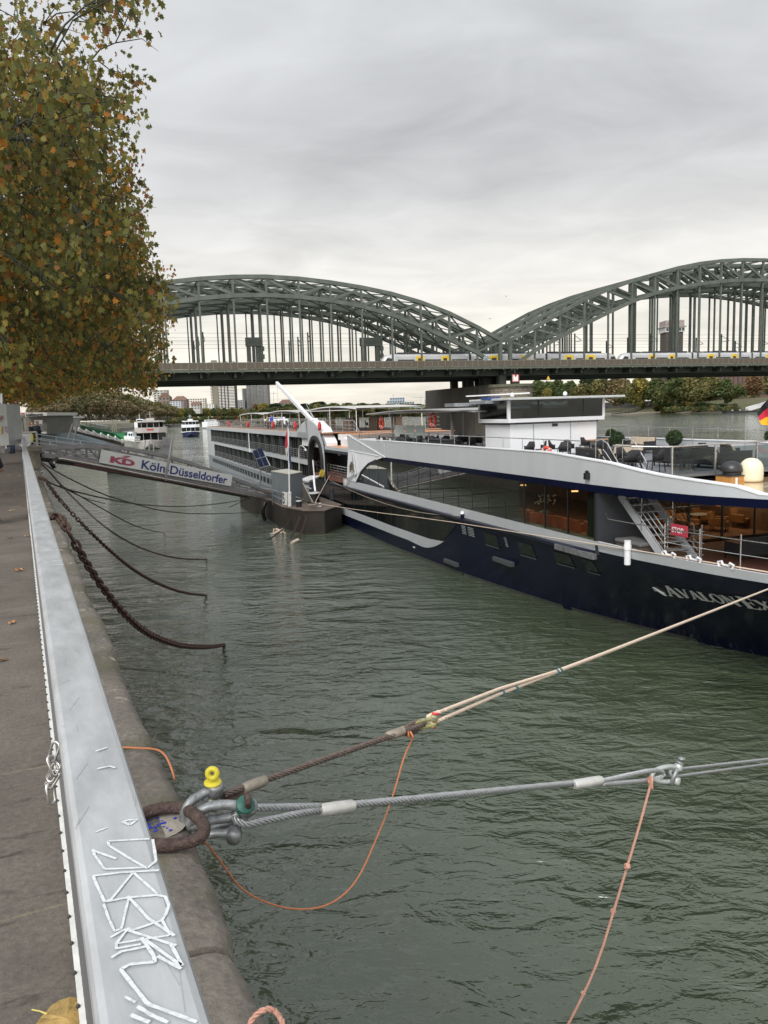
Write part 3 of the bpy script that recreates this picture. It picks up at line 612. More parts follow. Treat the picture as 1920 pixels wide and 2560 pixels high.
# pier
pst=mat('pier_stone',(.22,.19,.155),.9,0,.3,1.2,bump=.6,bscale=4,col2=(.09,.08,.07)); pcn=mat('pier_concrete',(.125,.112,.095),.9,0,.3,.6,stretch=(1,1,.3),col2=(.065,.06,.052))
def rockmat():
    m=bpy.data.materials.new('rough_masonry'); m.use_nodes=True; t=m.node_tree; b=t.nodes['Principled BSDF']; b.inputs['Roughness'].default_value=.9
    tc=node(t,'ShaderNodeTexCoord'); br=node(t,'ShaderNodeTexBrick'); br.inputs['Scale'].default_value=1; br.inputs['Brick Width'].default_value=1.25; br.inputs['Row Height'].default_value=.62; br.inputs['Mortar Size'].default_value=.03
    br.inputs['Color1'].default_value=(.24,.205,.16,1); br.inputs['Color2'].default_value=(.15,.13,.105,1); br.inputs['Mortar'].default_value=(.07,.06,.05,1)
    mp=node(t,'ShaderNodeMapping'); mp.inputs['Rotation'].default_value=(rad(90),0,0); t.links.new(tc.outputs['Object'],mp.inputs[0]); t.links.new(mp.outputs[0],br.inputs[0])
    n=node(t,'ShaderNodeTexNoise'); n.inputs['Scale'].default_value=2.5; n.inputs['Detail'].default_value=6; t.links.new(tc.outputs['Object'],n.inputs[0])
    q=node(t,'ShaderNodeMixRGB'); q.blend_type='OVERLAY'; q.inputs[0].default_value=.8; t.links.new(br.outputs[0],q.inputs[1]); t.links.new(n.outputs[0],q.inputs[2]); t.links.new(q.outputs[0],b.inputs['Base Color'])
    bp=node(t,'ShaderNodeBump'); bp.inputs['Distance'].default_value=.15; t.links.new(br.outputs['Fac'],bp.inputs['Height']); bp.invert=True; t.links.new(bp.outputs[0],b.inputs['Normal'])
    return m
rk=rockmat()
def pier(s0,s1,nm='pier'):
    p=MB(); p.box(s0+.15,s1-.15,-1,44,-3,15.6); p.build(nm,pcn,brg)
    p2=MB(); n=10; cx=(s0+s1)/2; w=(s1-s0)/2
    poly=[(s0,-1.02,-3)]+[(cx-w*math.cos(math.pi*i/n),-1.02-6*math.sin(math.pi*i/n),-3) for i in range(1,n)]+[(s1,-1.02,-3)]
    p2.prism(poly,(0,0,17.8)); c=p2.build('pier_cutwater',rk,brg)
    p3=MB(); poly=[(cx-(w+.5)*math.cos(math.pi*i/n),-1.0-(6.6)*math.sin(math.pi*i/n),14.8) for i in range(n+1)]; p3.prism(poly,(0,0,.7)); p3.build('pier_cap',mat('mossy_cap',(.10,.10,.07),.9,0,.3,2),brg)
    p4=MB(); 
    for o_ in offs: p4.box(cx-3,cx-1,o_-.8,o_+.8,15.6,18); p4.box(cx+1,cx+3,o_-.8,o_+.8,15.6,18)
    p4.build('bearing',bgd,brg)
pier(-5.2,6.4); pier(167,178); 
MB().box(-150,-127,-12,50,-3,19.3).build('abutment',rk,brg)
# smooth concrete side face of the river pier and the small nav sign
MB().box(-5.4,-5.05,8,44,-3,15.5).build('pier_side',pcn,brg)
ng=MB(); ng.box(-.6,1.2,-4.6,-4.4,16.1,18.0); ns_=ng.build('navigation_sign',mat('sign_white',(.75,.74,.72),.5),brg)
f=MB(); 
for a in ((-.6,1.2,17.85,18.0),(-.6,1.2,16.1,16.25),(-.6,-.45,16.25,17.85),(1.05,1.2,16.25,17.85)): f.box(a[0],a[1],-4.66,-4.6,a[2],a[3])
f.build('sign_border',red,ns_)
f=MB(); f.prism([(.0,-4.61,17.8),(.6,-4.61,17.8),(.3,-4.61,17.3)],(0,-.04,0)); f.build('sign_mark',black,ns_)
MB().bar((.3,-4.3,18.0),(.3,-4.0,19.5),.12,.12).build('sign_arm',bgd,ns_)
yt=MB(); sxx,szz=brs(1371,945,-4.3); yt.prism([(sxx-.5,-4.3,szz-.4),(sxx+.5,-4.3,szz-.4),(sxx,-4.3,szz+.6)],(0,.1,0)); yt.build('channel_marker',mat('sign_yellow',(.7,.42,.03),.5),brg)
# catenary masts, signals and wires on the deck
cat_=MB()
for off in (4.3,15.3,26.3):
    for z in (27.5,29.2): cat_.bar((-135,off,z),(246,off,z),.05,.05)
    for s in range(-130,240,26):
        cat_.bar((s,off+3.2,DZ),(s,off+3.2,29.8),.3,.3,(0,1,0)); cat_.bar((s,off+3.2,29.3),(s,off,27.6),.12,.12); cat_.bar((s,off+3.2,27.4),(s,off,27.5),.12,.12)
cat_.build('catenary',bgd,brg)
for px,w_ in ((634,3.4),(925,5.0)):
    s,_=brs(px,880,6); sg=MB(); sg.box(s-w_/2,s-w_/2+.9,5,6,DZ,27.5); sg.box(s+w_/2-1.2,s+w_/2,5,6,DZ,27.8); sg.box(s-w_/2-.2,s+w_/2+.2,4.8,6.2,26.2,28.3)
    for i in range(4): sg.bar((s-w_/2,4.9,26.3+i*.5),(s+w_/2,4.9,26.5+i*.5),.1,.1)
    for i in range(3): sg.box(s+w_/2-.1,s+w_/2+.7,4.4,5,DZ+1+i*1.9,DZ+2.1+i*1.9)
    sg.build('signal_gantry',bgd,brg)
# ---------------- trains ----------------
tw=mat('train_silver',(.52,.53,.54),.35,.2,.05,1); tyl=mat('train_yellow',(.72,.50,.03),.4,0,.05,1); tgl=mat('train_glass',(.02,.025,.03),.15,0,.2,1); tdk=mat('train_dark',(.04,.04,.045),.6,0,.2,1)
def train(x0,x1,noseL,noseR,doors,wins,label,joints):
    s0=brs(x0,895,3)[0]; s1=brs(x1,895,3)[0]
    root=empty('passenger_train',BW(s0,4.3,DZ+.2),TH,label,'train')
    y0,y1=2.9,5.8; zb,zt=DZ+.3,24.0
    b=MB(); cuts=[s0+(3.2 if noseL else 0)]+[brs(j,895,3)[0] for j in joints]+[s1-(3.2 if noseR else 0)]
    for a,c in zip(cuts[:-1],cuts[1:]):
        a+=.35; c-=.35
        prof=[(y0,zb),(y0,zt-.7),(y0+.25,zt-.2),(y0+.8,zt),(y1-.8,zt),(y1-.25,zt-.2),(y1,zt-.7),(y1,zb)]
        b.prism([(a,p,q) for p,q in prof],(c-a,0,0))
    bo=b.build('body',tw,root); 
    for v in bo.data.vertices: pass
    mi=wmat(root).inverted()@wmat(brg)
    def fix(o):
        o.data.transform(mi); return o
    fix(bo)
    for sgn,use,se in ((1,noseL,s0),(-1,noseR,s1)):
        if not use: continue
        n=MB(); st=[(0,.15,.35),(.35,.45,.6),(.9,.75,.8),(1.6,.92,.92),(2.5,.99,.98),(3.55,1,1)]; vs=[]
        for dx,hh,ww in st:
            cy=(y0+y1)/2; hw=(y1-y0)/2*ww; top=zb+(zt-zb)*(.35+.65*hh)
            for (a,q) in [(-1,0),(-1,.75),(-.8,.92),(-.4,1),(.4,1),(.8,.92),(1,.75),(1,0)]: vs.append((se+sgn*dx,cy+a*hw,zb+(top-zb)*q))
        fs=[(i*8+j,i*8+j+1,(i+1)*8+j+1,(i+1)*8+j) for i in range(5) for j in range(7)]+[tuple(range(8))]
        n.add(vs,fs); fix(n.build('nose',tw,root,smooth=True))
        g=MB(); g.prism([(se+sgn*.55,y0-.0,zb+1.3),(se+sgn*2.6,y0-.03,zb+1.1),(se+sgn*2.7,y0-.03,zb+2.3),(se+sgn*1.5,y0+.0,zb+2.55)],(0,.28,0)); fix(g.build('cab_window',tgl,root))
    for a,c in wins:
        sa,sc_=brs(a,895,2.9)[0],brs(c,895,2.9)[0]; g=MB(); g.box(sa,sc_,y0-.03,y0+.05,zb+1.05,zb+2.05); fix(g.build('window',tgl,root))
    for a,c in doors:
        sa,sc_=brs(a,895,2.9)[0],brs(c,895,2.9)[0]; g=MB(); w_=sc_-sa
        g.box(sa,sa+w_*.24,y0-.05,y0+.05,zb,zt-.55); g.box(sc_-w_*.24,sc_,y0-.05,y0+.05,zb,zt-.55); g.box(sa+w_*.24,sc_-w_*.24,y0-.05,y0+.05,zt-1.15,zt-.55)
        do=fix(g.build('door',tyl,root)); g=MB(); g.box(sa+w_*.24,sc_-w_*.24,y0-.02,y0+.04,zb,zt-1.15); fix(g.build('door_glass',tdk,do)); 
    for a,c in zip(cuts[:-1],cuts[1:]):
        a+=1.5; c-=1.2
        while a<c-2: 
            l=R.uniform(2,4.5); g=MB(); g.box(a,min(c,a+l),3.5,5.2,zt-.02,zt+R.uniform(.25,.5)); fix(g.build('roof_equipment',tdk,root)); a+=l+R.uniform(.4,1.2)
    for j in joints: 
        s=brs(j,895,3)[0]; g=MB(); g.box(s-.36,s+.36,y0+.15,y1-.15,zb,zt-.15); fix(g.build('gangway_bellows',tdk,root))
    return root
train(955,1546,True,True,[(1040,1061),(1104,1122),(1224,1247),(1301,1321),(1412,1433),(1467,1487)],[(995,1036),(1063,1102),(1129,1168),(1186,1222),(1277,1300),(1340,1360),(1378,1398),(1440,1462),(1490,1512)],'silver train with yellow doors and rounded noses crossing above the bridge pier',[1175,1366])
train(1551,2100,True,False,[(1623,1639),(1673,1686),(1769,1786),(1829,1843),(1916,1934)],[(1589,1620),(1641,1670),(1693,1722),(1747,1766),(1790,1826),(1849,1874),(1888,1913)],'second silver train with yellow doors following under the taller arch',[1731,1880])
# pedestrians on the bridge walkway (tiny)
def tiny_person(loc,rz,label,top,legs,h=1.72,hair=(.03,.02,.015),cat='person',arm=0,name='person'):
    root=empty(name,loc,rz,label,cat); k=h/1.72
    b=MB()
    for sx_ in (-1,1):
        b.tube([(sx_*.09,0,.04),(sx_*.1,.0,.45),(sx_*.09,0,.88)],[.05,.06,.085],8)
    b.tube([(0,0,.82),(0,0,1.0),(0,-.01,1.25),(0,-.01,1.42),(0,0,1.47)],[.15,.145,.17,.16,.07],10)
    b.tube([(0,0,1.42),(0,.01,1.52)],[.055,.05],8)
    b.lathe([(.03,-.12),(.075,-.07),(.09,0),(.088,.06),(.06,.105),(.01,.12)],(0,.015,1.61),12)
    for sx_ in (-1,1): b.tube([(sx_*.17,0,1.40),(sx_*.235,-.01,1.14),(sx_*.22,.08+arm*.14,.94+arm*.12),(sx_*.2,.12+arm*.22,.86+arm*.14)],[.055,.045,.035,.03],8)
    b.v=[(x*k,y*k,z*k) for x,y,z in b.v]; o=b.build('body',mat('skin',(.42,.26,.2),.6),root,smooth=2)
    c=MB(); c.tube([(0,0,.78),(0,0,.95),(0,-.01,1.25),(0,-.01,1.40),(0,0,1.465)],[.185,.175,.195,.18,.085],10)
    for sx_ in (-1,1): c.tube([(sx_*.16,0,1.42),(sx_*.24,-.01,1.14),(sx_*.225,.08+arm*.14,.95+arm*.12)],[.075,.066,.052],8)
    c.v=[(x*k,y*k,z*k) for x,y,z in c.v]; c.build('jacket',top,root,smooth=2)
    c=MB()
    for sx_ in (-1,1): c.tube([(sx_*.09,0,.06),(sx_*.1,0,.45),(sx_*.085,0,.90)],[.068,.078,.105],8)
    c.v=[(x*k,y*k,z*k) for x,y,z in c.v]; c.build('trousers',legs,root,smooth=2)
    c=MB(); 
    for sx_ in (-1,1): c.tube([(sx_*.1,-.06,.045),(sx_*.1,.05,.045),(sx_*.1,.16,.03)],[.045,.05,.03],8)
    c.v=[(x*k,y*k,z*k) for x,y,z in c.v]; c.build('shoes',black,root,smooth=2)
    c=MB(); c.lathe([(.09,-.02),(.099,.03),(.085,.085),(.05,.12),(.01,.13)],(0,.0,1.62),12); c.v=[(x*k,y*k,z*k) for x,y,z in c.v]; c.build('hair',mat('hair_%d'%int(hair[0]*999),hair,.8),root,smooth=2)
    return root
navy=mat('navy_cloth',(.015,.017,.03),.85,0,.2,30); dark=mat('dark_cloth',(.016,.016,.018),.85,0,.2,30); jean=mat('denim',(.04,.06,.11),.85,0,.2,30); tanj=mat('tan_cloth',(.3,.22,.15),.85); bluj=mat('blue_cloth',(.03,.06,.38),.8); redj=mat('red_cloth',(.45,.03,.03),.8); hiv=mat('hivis_cloth',(.55,.6,.15),.8)
for px,tp,l_ in ((436,dark,'pedestrian in dark clothes on the bridge walkway nearest the tree'),(582,dark,'pedestrian in black leaning at the lock covered bridge fence, left of the signal gantry'),(621,tanj,'pedestrian in a tan top beside the signal gantry on the bridge'),(820,hiv,'pedestrian in yellow top on the bridge walkway'),(854,dark,'pedestrian in dark coat right of the yellow one on the bridge'),(1138,redj,'pedestrian in red at the bridge fence above the pier'),(1335,redj,'pedestrian in red jacket on the bridge right of the pier'),(1382,navy,'pedestrian in navy before the train on the bridge'),(1784,dark,'pedestrian in dark clothes on the bridge under the tall arch')):
    s,_=brs(px,900,-3); tiny_person(BW(s,-3.2,19.95+.35),R.uniform(0,6),l_,tp,dark,1.8)
# ---------------- vegetation helpers ----------------
def leafmat(name,translucent=.35):
    if name in MATS: return MATS[name]
    m=bpy.data.materials.new(name); m.use_nodes=True; t=m.node_tree; t.nodes.clear()
    at=node(t,'ShaderNodeAttribute',attribute_name='leafcol'); d=node(t,'ShaderNodeBsdfPrincipled'); d.inputs['Roughness'].default_value=.6; d.inputs['Specular IOR Level'].default_value=.3
    tl=node(t,'ShaderNodeBsdfTranslucent'); mx=node(t,'ShaderNodeMixShader'); mx.inputs[0].default_value=translucent; o=node(t,'ShaderNodeOutputMaterial')
    t.links.new(at.outputs['Color'],d.inputs['Base Color']); t.links.new(at.outputs['Color'],tl.inputs[0]); t.links.new(d.outputs[0],mx.inputs[1]); t.links.new(tl.outputs[0],mx.inputs[2]); t.links.new(mx.outputs[0],o.inputs[0]); MATS[name]=m; return m
def leafmesh(name,pos,size,cols,shape='quad',rng=None,parent=None,droop=.5,m=None):
    rng=rng or np.random.default_rng(3); n=len(pos)
    if shape=='quad': base=np.array([(-.5,-.35),(.5,-.5),(.4,.5),(-.45,.4)])
    else: base=np.array(leaf_outline(.56,rg=random.Random(2)))
    k=len(base); nrm=rng.normal(size=(n,3)); nrm[:,2]=nrm[:,2]*droop+.15; nrm/=np.linalg.norm(nrm,axis=1)[:,None]
    a=np.cross(nrm,rng.normal(size=(n,3))); a/=np.linalg.norm(a,axis=1)[:,None]; b=np.cross(nrm,a); s=(size*rng.uniform(.6,1.3,size=n))[:,None]
    if shape!='quad':
        b=b*.5-np.array([0,0,.7]); b/=np.linalg.norm(b,axis=1)[:,None]; a=np.cross(b,nrm); a/=np.maximum(1e-6,np.linalg.norm(a,axis=1))[:,None]; b=-b
        b=-b
    vs=np.zeros((n,k,3)); fold=rng.uniform(-.5,1.1,size=(n,1))
    for i,(u,v) in enumerate(base): vs[:,i]=pos+a*s*u+b*s*v+ (np.cross(a,b)*s*abs(u)*fold)
    me=bpy.data.meshes.new(name); me.vertices.add(n*k); me.vertices.foreach_set('co',vs.reshape(-1))
    if shape=='quad': me.loops.add(n*k); me.loops.foreach_set('vertex_index',np.arange(n*k)); me.polygons.add(n); me.polygons.foreach_set('loop_start',np.arange(n)*k)
    else:
        me.loops.add(n*k); me.loops.foreach_set('vertex_index',np.arange(n*k)); me.polygons.add(n); me.polygons.foreach_set('loop_start',np.arange(n)*k)
    me.update(calc_edges=True)
    ca=me.color_attributes.new('leafcol','FLOAT_COLOR','POINT'); cc=np.ones((n,k,4)); cc[:,:,:3]=cols[:,None,:]; ca.data.foreach_set('color',cc.reshape(-1))
    me.materials.append(m or leafmat('foliage')); o=bpy.data.objects.new(name,me); C.objects.link(o)
    if parent is not None: o.parent=parent
    return o
barkm=mat('bark',(.10,.085,.06),.9,0,.35,6,bump=.5)
def far_tree(name,h,w,pal,n,lsize,seed,trunk=.22,flat=1.0,nb=7,low=.3):
    rng=np.random.default_rng(seed); root=empty(name)
    bl=[]
    for i in range(nb):
        a=rng.uniform(0,6.28); rr=rng.uniform(0,.55)*w; bl.append((math.cos(a)*rr,math.sin(a)*rr,h*rng.uniform(low+.12,.82),w*rng.uniform(.35,.6),h*(1-low)*rng.uniform(.22,.36)))
    bl.append((0,0,h*.6,w*.6,h*(1-low)*.45)); P_=[];Cc=[]
    for (x,y,z,r1,r2) in bl:
        k=n//len(bl); d=rng.normal(size=(k,3)); d/=np.linalg.norm(d,axis=1)[:,None]; rr=rng.uniform(.55,1.05,size=(k,1))**.6
        cl_=1+.0*k; P_.append(np.array([x,y,z])+d*rr*np.array([r1,r1,r2])); base=np.array(pal[rng.integers(len(pal))]); j=rng.uniform(.6,1.45,size=(k,1)); Cc.append(base*j)
    P_=np.concatenate(P_); Cc=np.concatenate(Cc)
    leafmesh('crown',P_,lsize,np.clip(Cc,0,1),rng=rng,parent=root,droop=.8)
    t=MB(); t.tube([(0,0,-.5),(.1,0,h*.25),(0,.1,h*.6)],[w*.07+.12,w*.05+.1,.08],8)
    for i in range(5):
        a=rng.uniform(0,6.28); t.tube([(0,0,h*rng.uniform(.22,.4)),(math.cos(a)*w*.3,math.sin(a)*w*.3,h*.55),(math.cos(a)*w*.55,math.sin(a)*w*.55,h*.75)],[w*.035+.05,.08,.03],6)
    t.build('trunk',barkm,root); return root
# ---------------- right bank ----------------
bankm=mat('grassy_bank',(.075,.085,.035),.95,0,.4,.12,col2=(.10,.085,.05)); sand=mat('river_beach',(.24,.21,.16),.9,0,.3,.2); wl=mat('dark_bank_wall',(.06,.06,.055),.9,0,.3,.5)
def strip(name,prof,a,b,m,kind='structure',n=40,jit=0):
    # prof: list of (offset away from river, z) ; swept from a to b (np 2D)
    a=np.array(a,float); b=np.array(b,float); d=(b-a)/np.linalg.norm(b-a); nn=np.array([-d[1],d[0]]) ; vs=[];k=len(prof)
    for i in range(n+1):
        p=a+(b-a)*i/n
        for (o_,z) in prof: j=R.uniform(-jit,jit); vs.append((p[0]+nn[0]*(o_+j),p[1]+nn[1]*(o_+j),z))
    fs=[(i*k+j,i*k+j+1,(i+1)*k+j+1,(i+1)*k+j) for i in range(n) for j in range(k-1)]
    o=MB().add(vs,fs).build(name,m); tag(o,kind=kind); return o
ra=(334,592); rb=(140,1032)
# right bank runs from near (south) to far (north); land is on the right-hand side -> negative normal
strip('shore',[(1,-1.5),(0,0.02),(-14,1.6)],(500,215),(150,1010),sand,jit=1.2)
strip('bank',[(-13.5,1.55),(-30,6.5),(-46,11.2),(-60,12),(-1500,12.5)],(500,215),(150,1010),bankm)
def onbank(px,py,Y): return V(ony(px,py,Y))
bw=MB(); 
a1=onz(1500,1034,0.5); 
p0=V(ony(1440,1000,1)); 
wa=V(ony(1450,1004,900)); wb=V(ony(1650,1000,790))
bw=MB().bar((wa[0],wa[1],6.2),(wb[0],wb[1],6.2),1.5,12.5).build('bank_wall',wl); tag(bw,'dark river wall below the trees on the far right bank','wall')
pals=dict(green=[(.095,.12,.04),(.08,.105,.035),(.13,.14,.05)],yellow=[(.25,.22,.05),(.2,.19,.055),(.28,.23,.06)],olive=[(.15,.14,.05),(.18,.155,.055),(.12,.125,.045)],brown=[(.20,.15,.08),(.17,.13,.07),(.19,.155,.065)],rust=[(.2,.11,.045),(.17,.105,.05)],dark=[(.045,.065,.03),(.06,.08,.035)])
protos={}
def ftree(kind,px,ybase,ytop,Y,wpx,label,group,name='tree'):
    base=ony(px,ybase,Y); top=ony(px,ytop,Y); h=float(top[2]-base[2]); w=wpx*Y/FP/2*1.25
    key=(kind,name)
    if key not in protos:
        t=far_tree(name,10,5.2,pals[kind],3600 if name!='bush' else 1600,.8,len(protos)+5,low=.0 if name!='bush' else -.1,nb=11); protos[key]=t; r=t; 
        tag(r,label,'tree' if name=='tree' else 'bush',group); r.location=V(base); r['_s']=1
    else: r=dup(protos[key],base,R.uniform(0,6.28),label,group)
    sc=(w/5.2,w/5.2,h/10); r.scale=sc; r.location=V(base); return r
RT=[('green',1345,996,952,800,46),('green',1372,998,956,790,40),('green',1395,997,950,860,44),('dark',1465,996,942,950,52),('green',1425,999,955,780,44),('yellow',1372,1000,972,770,22),
    ('olive',1495,1002,950,760,52),('brown',1545,1004,950,750,56),('olive',1450,1002,962,760,46),('yellow',1598,1005,945,740,52),('olive',1570,1004,962,735,40),('green',1640,1004,948,730,54),('green',1665,1004,962,720,44),
    ('green',1690,1003,944,700,60),('olive',1730,1000,940,690,58),('yellow',1712,996,948,700,40),('olive',1775,998,938,680,60),('green',1812,998,950,672,52),('green',1845,990,965,640,36),('rust',1885,988,943,640,50),('olive',1750,1000,960,670,50),('olive',1930,985,935,650,50)]
pd={'green':'mid green','dark':'dark green tall','yellow':'yellow autumn','olive':'olive green','brown':'brownish autumn','rust':'rust brown'}
def where(px): 
    if px<1400: return 'just right of the bridge pier'
    if px<1480: return 'behind the wheelhouse roof'
    if px<1560: return 'above the wheelhouse window'
    if px<1660: return 'beside the white umbrella on the far bank'
    if px<1740: return 'before the left end of the brick hall'
    return 'before the brick hall on the far bank'
for i,(k,px,yb,yt,Y,w) in enumerate(RT):
    ftree(k,px,yb,yt,Y,w,'%s tree %s, %s of the tree row'%(pd[k],where(px),['first','second','third','fourth','fifth','sixth','seventh','eighth','ninth','tenth','eleventh','twelfth','thirteenth','fourteenth','fifteenth','sixteenth','seventeenth','eighteenth','nineteenth','twentieth','twenty-first','last'][i]),'trees on the far right bank')
for i,(px,yb,yt,Y,w,k) in enumerate([(1668,1026,990,745,40,'yellow'),(1700,1027,993,740,44,'olive'),(1722,1026,986,735,30,'yellow'),(1688,1027,1000,738,40,'green'),(1750,1026,1005,715,40,'green'),(1775,1026,1008,710,38,'green'),(1800,1026,1010,700,36,'dark'),(1606,1018,1005,745,18,'olive'),(1828,1024,1010,690,30,'green'),(1645,1025,1006,750,26,'olive')]):
    ftree(k,px,yb,yt,Y,w,'%s bush on the far right shore, %s from the left'%({'yellow':'yellow-green','olive':'olive','green':'green','dark':'dark'}[k],['third','fifth','sixth','fourth','seventh','eighth','ninth','lone first','last','second'][i]),'bushes on the far right shore','bush')
# brick hall and tower
bk=mat('dark_brick',(.12,.07,.055),.9,0,.2,.5); bk2=mat('dark_window',(.03,.032,.035),.3); pale=mat('pale_render',(.42,.41,.38),.8,0,.08,.2); conc=mat('grey_concrete',(.27,.27,.26),.85,0,.1,.3); roofr=mat('red_roof',(.15,.085,.065),.8,0,.2,.4); slate=mat('slate_roof',(.08,.08,.085),.7,0,.2,.4)
def building(label,px0,px1,ybase,ytop,Y,m,dep=18,win=None,name='building',roof=None,rh=0,rz=0,floors=5,cols=8,wm=None,style='grid',base_z=None):
    a=ony(px0,ybase,Y); b=ony(px1,ybase,Y); z1=float(ony((px0+px1)/2,ytop,Y)[2]); z0=float(a[2])-6 if base_z is None else base_z
    wdt=abs(b[0]-a[0]); root=empty(name,((a[0]+b[0])/2,Y,z0),rz,label,'building'); hh=z1-z0
    MB().box(-wdt/2,wdt/2,0,dep,0,hh).build('wall',m,root)
    vh=z1-float(a[2]); v0=hh-vh
    if style=='bands':
        for f in range(floors):
            z=v0+vh*(f+.25)/floors; g=MB(); g.box(-wdt*.48,wdt*.48,-.25,0,z,z+vh/floors*.5); g.build('window_band',wm or bk2,root)
    elif style=='grid':
        for f in range(floors):
            for c in range(cols):
                if (floors*cols)>90 and False: continue
                x=-wdt/2+wdt*(c+.5)/cols; z=v0+vh*(f+.3)/floors; MB().box(x-wdt/cols*.28,x+wdt/cols*.28,-.12,0,z,z+vh/floors*.5).build('window',wm or bk2,root)
    if roof:
        g=MB(); g.prism([(-wdt/2-.4,-.6,hh),(-wdt/2-.4,dep+.6,hh),(-wdt/2-.4,dep/2,hh+rh)],(wdt+.8,0,0)) if roof=='gable' else None
        if roof=='front': g.prism([(-wdt/2-.3,-.4,hh),(wdt/2+.3,-.4,hh),(0,-.4,hh+rh)],(0,dep,0))
        if roof=='hip': g.add([(-wdt/2-.3,-.3,hh),(wdt/2+.3,-.3,hh),(wdt/2+.3,dep,hh),(-wdt/2-.3,dep,hh),(-wdt/4,dep/2,hh+rh),(wdt/4,dep/2,hh+rh)],[(0,1,5,4),(1,2,5),(2,3,4,5),(3,0,4)])
        g.build('roof',roofr if m is not bk else slate,root)
    return root
hall=building('long dark brick exhibition hall with tall slit windows behind the far bank trees',1662,2150,1004,925,760,bk,40,floors=1,cols=1,style='none')
wz=hall.location; 
for i in range(44):
    x=-93+i*4.3; MB().box(x-.55,x+.55,-.15,0,20,34).build('slit_window',bk2,hall)
g=MB(); g.box(-95,95,-.3,0,10,16); g.build('arcade',bk2,hall)
TY=760; T0=ony(1684,1000,TY); tz=lambda y: float(12+(ony(1684,y,TY)[2]-12))
tw_=empty('brick_tower',(float(T0[0]),TY,12),0,'dark brick tower with white ring platform and mast seen through the bridge hangers','tower')
K_=1.77
MB().box(-4.6*K_,4.6*K_,0,9.2*K_,0,tz(830)-12).build('shaft',mat('tower_brick',(.065,.05,.045),.9,0,.2,.5),tw_)
for i in (-1,0,1): MB().box((i*2.6-.35)*K_,(i*2.6+.35)*K_,-.12,0,34,tz(835)-12).build('shaft_window',bk2,tw_)
z=tz(830)-12; MB().box(-5.2*K_,5.2*K_,-.6*K_,9.8*K_,z,z+2.6*K_).build('gallery',mat('tower_pale',(.45,.45,.45),.6),tw_)
for i in range(6): MB().box((-4.8+i*1.7)*K_,(-3.6+i*1.7)*K_,-.75*K_,-.6*K_,z+.6*K_,z+2*K_).build('gallery_window',bk2,tw_)
MB().box(-6*K_,6*K_,-1.4*K_,10.6*K_,z+2.6*K_,z+3.1*K_).build('platform',conc,tw_)
MB().box(-5*K_,5*K_,-.4*K_,9.6*K_,z+3.1*K_,z+6.2*K_).build('sign_band',mat('tower_band',(.2,.12,.11),.6,0,.5,1,col2=(.3,.29,.28),contrast=(.45,.55)),tw_)
t=MB(); zt=tz(762)-12
for sx_,sy in ((-2.3,3),(2.3,3),(-2.3,8),(2.3,8)): t.bar((sx_,sy,z+6.2*K_),(sx_,sy,zt),.45,.45)
for i in range(6): zz=z+12+i*(zt-z-12)/5; t.box(-2.6,2.6,2.9,8.2,zz,zz+.35)
t.bar((0,5.5,zt),(0,5.5,tz(742)-12),.9,.9); t.build('mast',steel,tw_)
# umbrella, banner, jetty, white stair, moored pontoon
um=empty('parasol',ony(1622,1003,742),0,'large white beach parasol with red marks on the far right bank','parasol')
t=MB(); c=V(ony(1622,986,742)); t.lathe([(7,-1.6),(5.2,-.5),(2.5,1.2),(.1,2.6)],c,10); t.build('canopy',mat('parasol_white',(.7,.68,.64),.7,0,.3,.4,col2=(.5,.2,.15),contrast=(.3,.36)),um,world=True)
MB().tube([ony(1622,1012,742),ony(1622,985,742)],.2,6).build('pole',steel,um,world=True)
bn=empty('banner',ony(1583,1002,760),0,'red and white banner on the far bank wall left of the parasol','banner'); a=ony(1573,1003,760); b=ony(1593,998,760); MB().box(a[0],b[0],760,760.4,a[2],b[2]).build('cloth',mat('banner_white',(.75,.7,.7),.6,0,.3,.5,col2=(.6,.05,.08),contrast=(.48,.52)),bn,world=True)
jt=empty('jetty',ony(1590,1030,760),0,'dark sloping jetty ramp on the far right shore','jetty'); t=MB(); t.bar(ony(1530,1035,770),ony(1585,1030,755),3,.8); t.bar(ony(1585,1030,755),ony(1628,1013,745),3,.8); t.build('ramp',wl,jt,world=True)
t=MB(); 
for k in range(8):
    p=V(ony(1560+k*8.5,1032-k*2.3,757)); t.bar(p,p+Vector((0,0,2)),.15,.15)
t.bar(ony(1556,1028,758),ony(1628,1009,745),.15,.15); t.build('handrail',steel,jt,world=True)
fp=empty('landing_stage',ony(1852,1030,640),0,'dark floating landing stage below the white gangway on the right bank','pontoon'); a=ony(1812,1031,640); b=ony(1890,1024,640); MB().box(a[0],b[0],636,646,-.3,1.6).build('hull',black,fp,world=True)
t=MB(); 
for k in range(3): t.box(a[0]+5+k*6,a[0]+6+k*6,638,639,1.6,2.8)
t.build('bollards',conc,fp,world=True)['kind']='stuff'
wg=empty('white_gangway',ony(1900,1020,640),0,'white covered gangway rising from the landing stage at the right edge','gangway'); t=MB(); t.bar(ony(1868,1023,640),ony(1935,1003,655),3,3.2); t.build('ramp',white,wg,world=True)
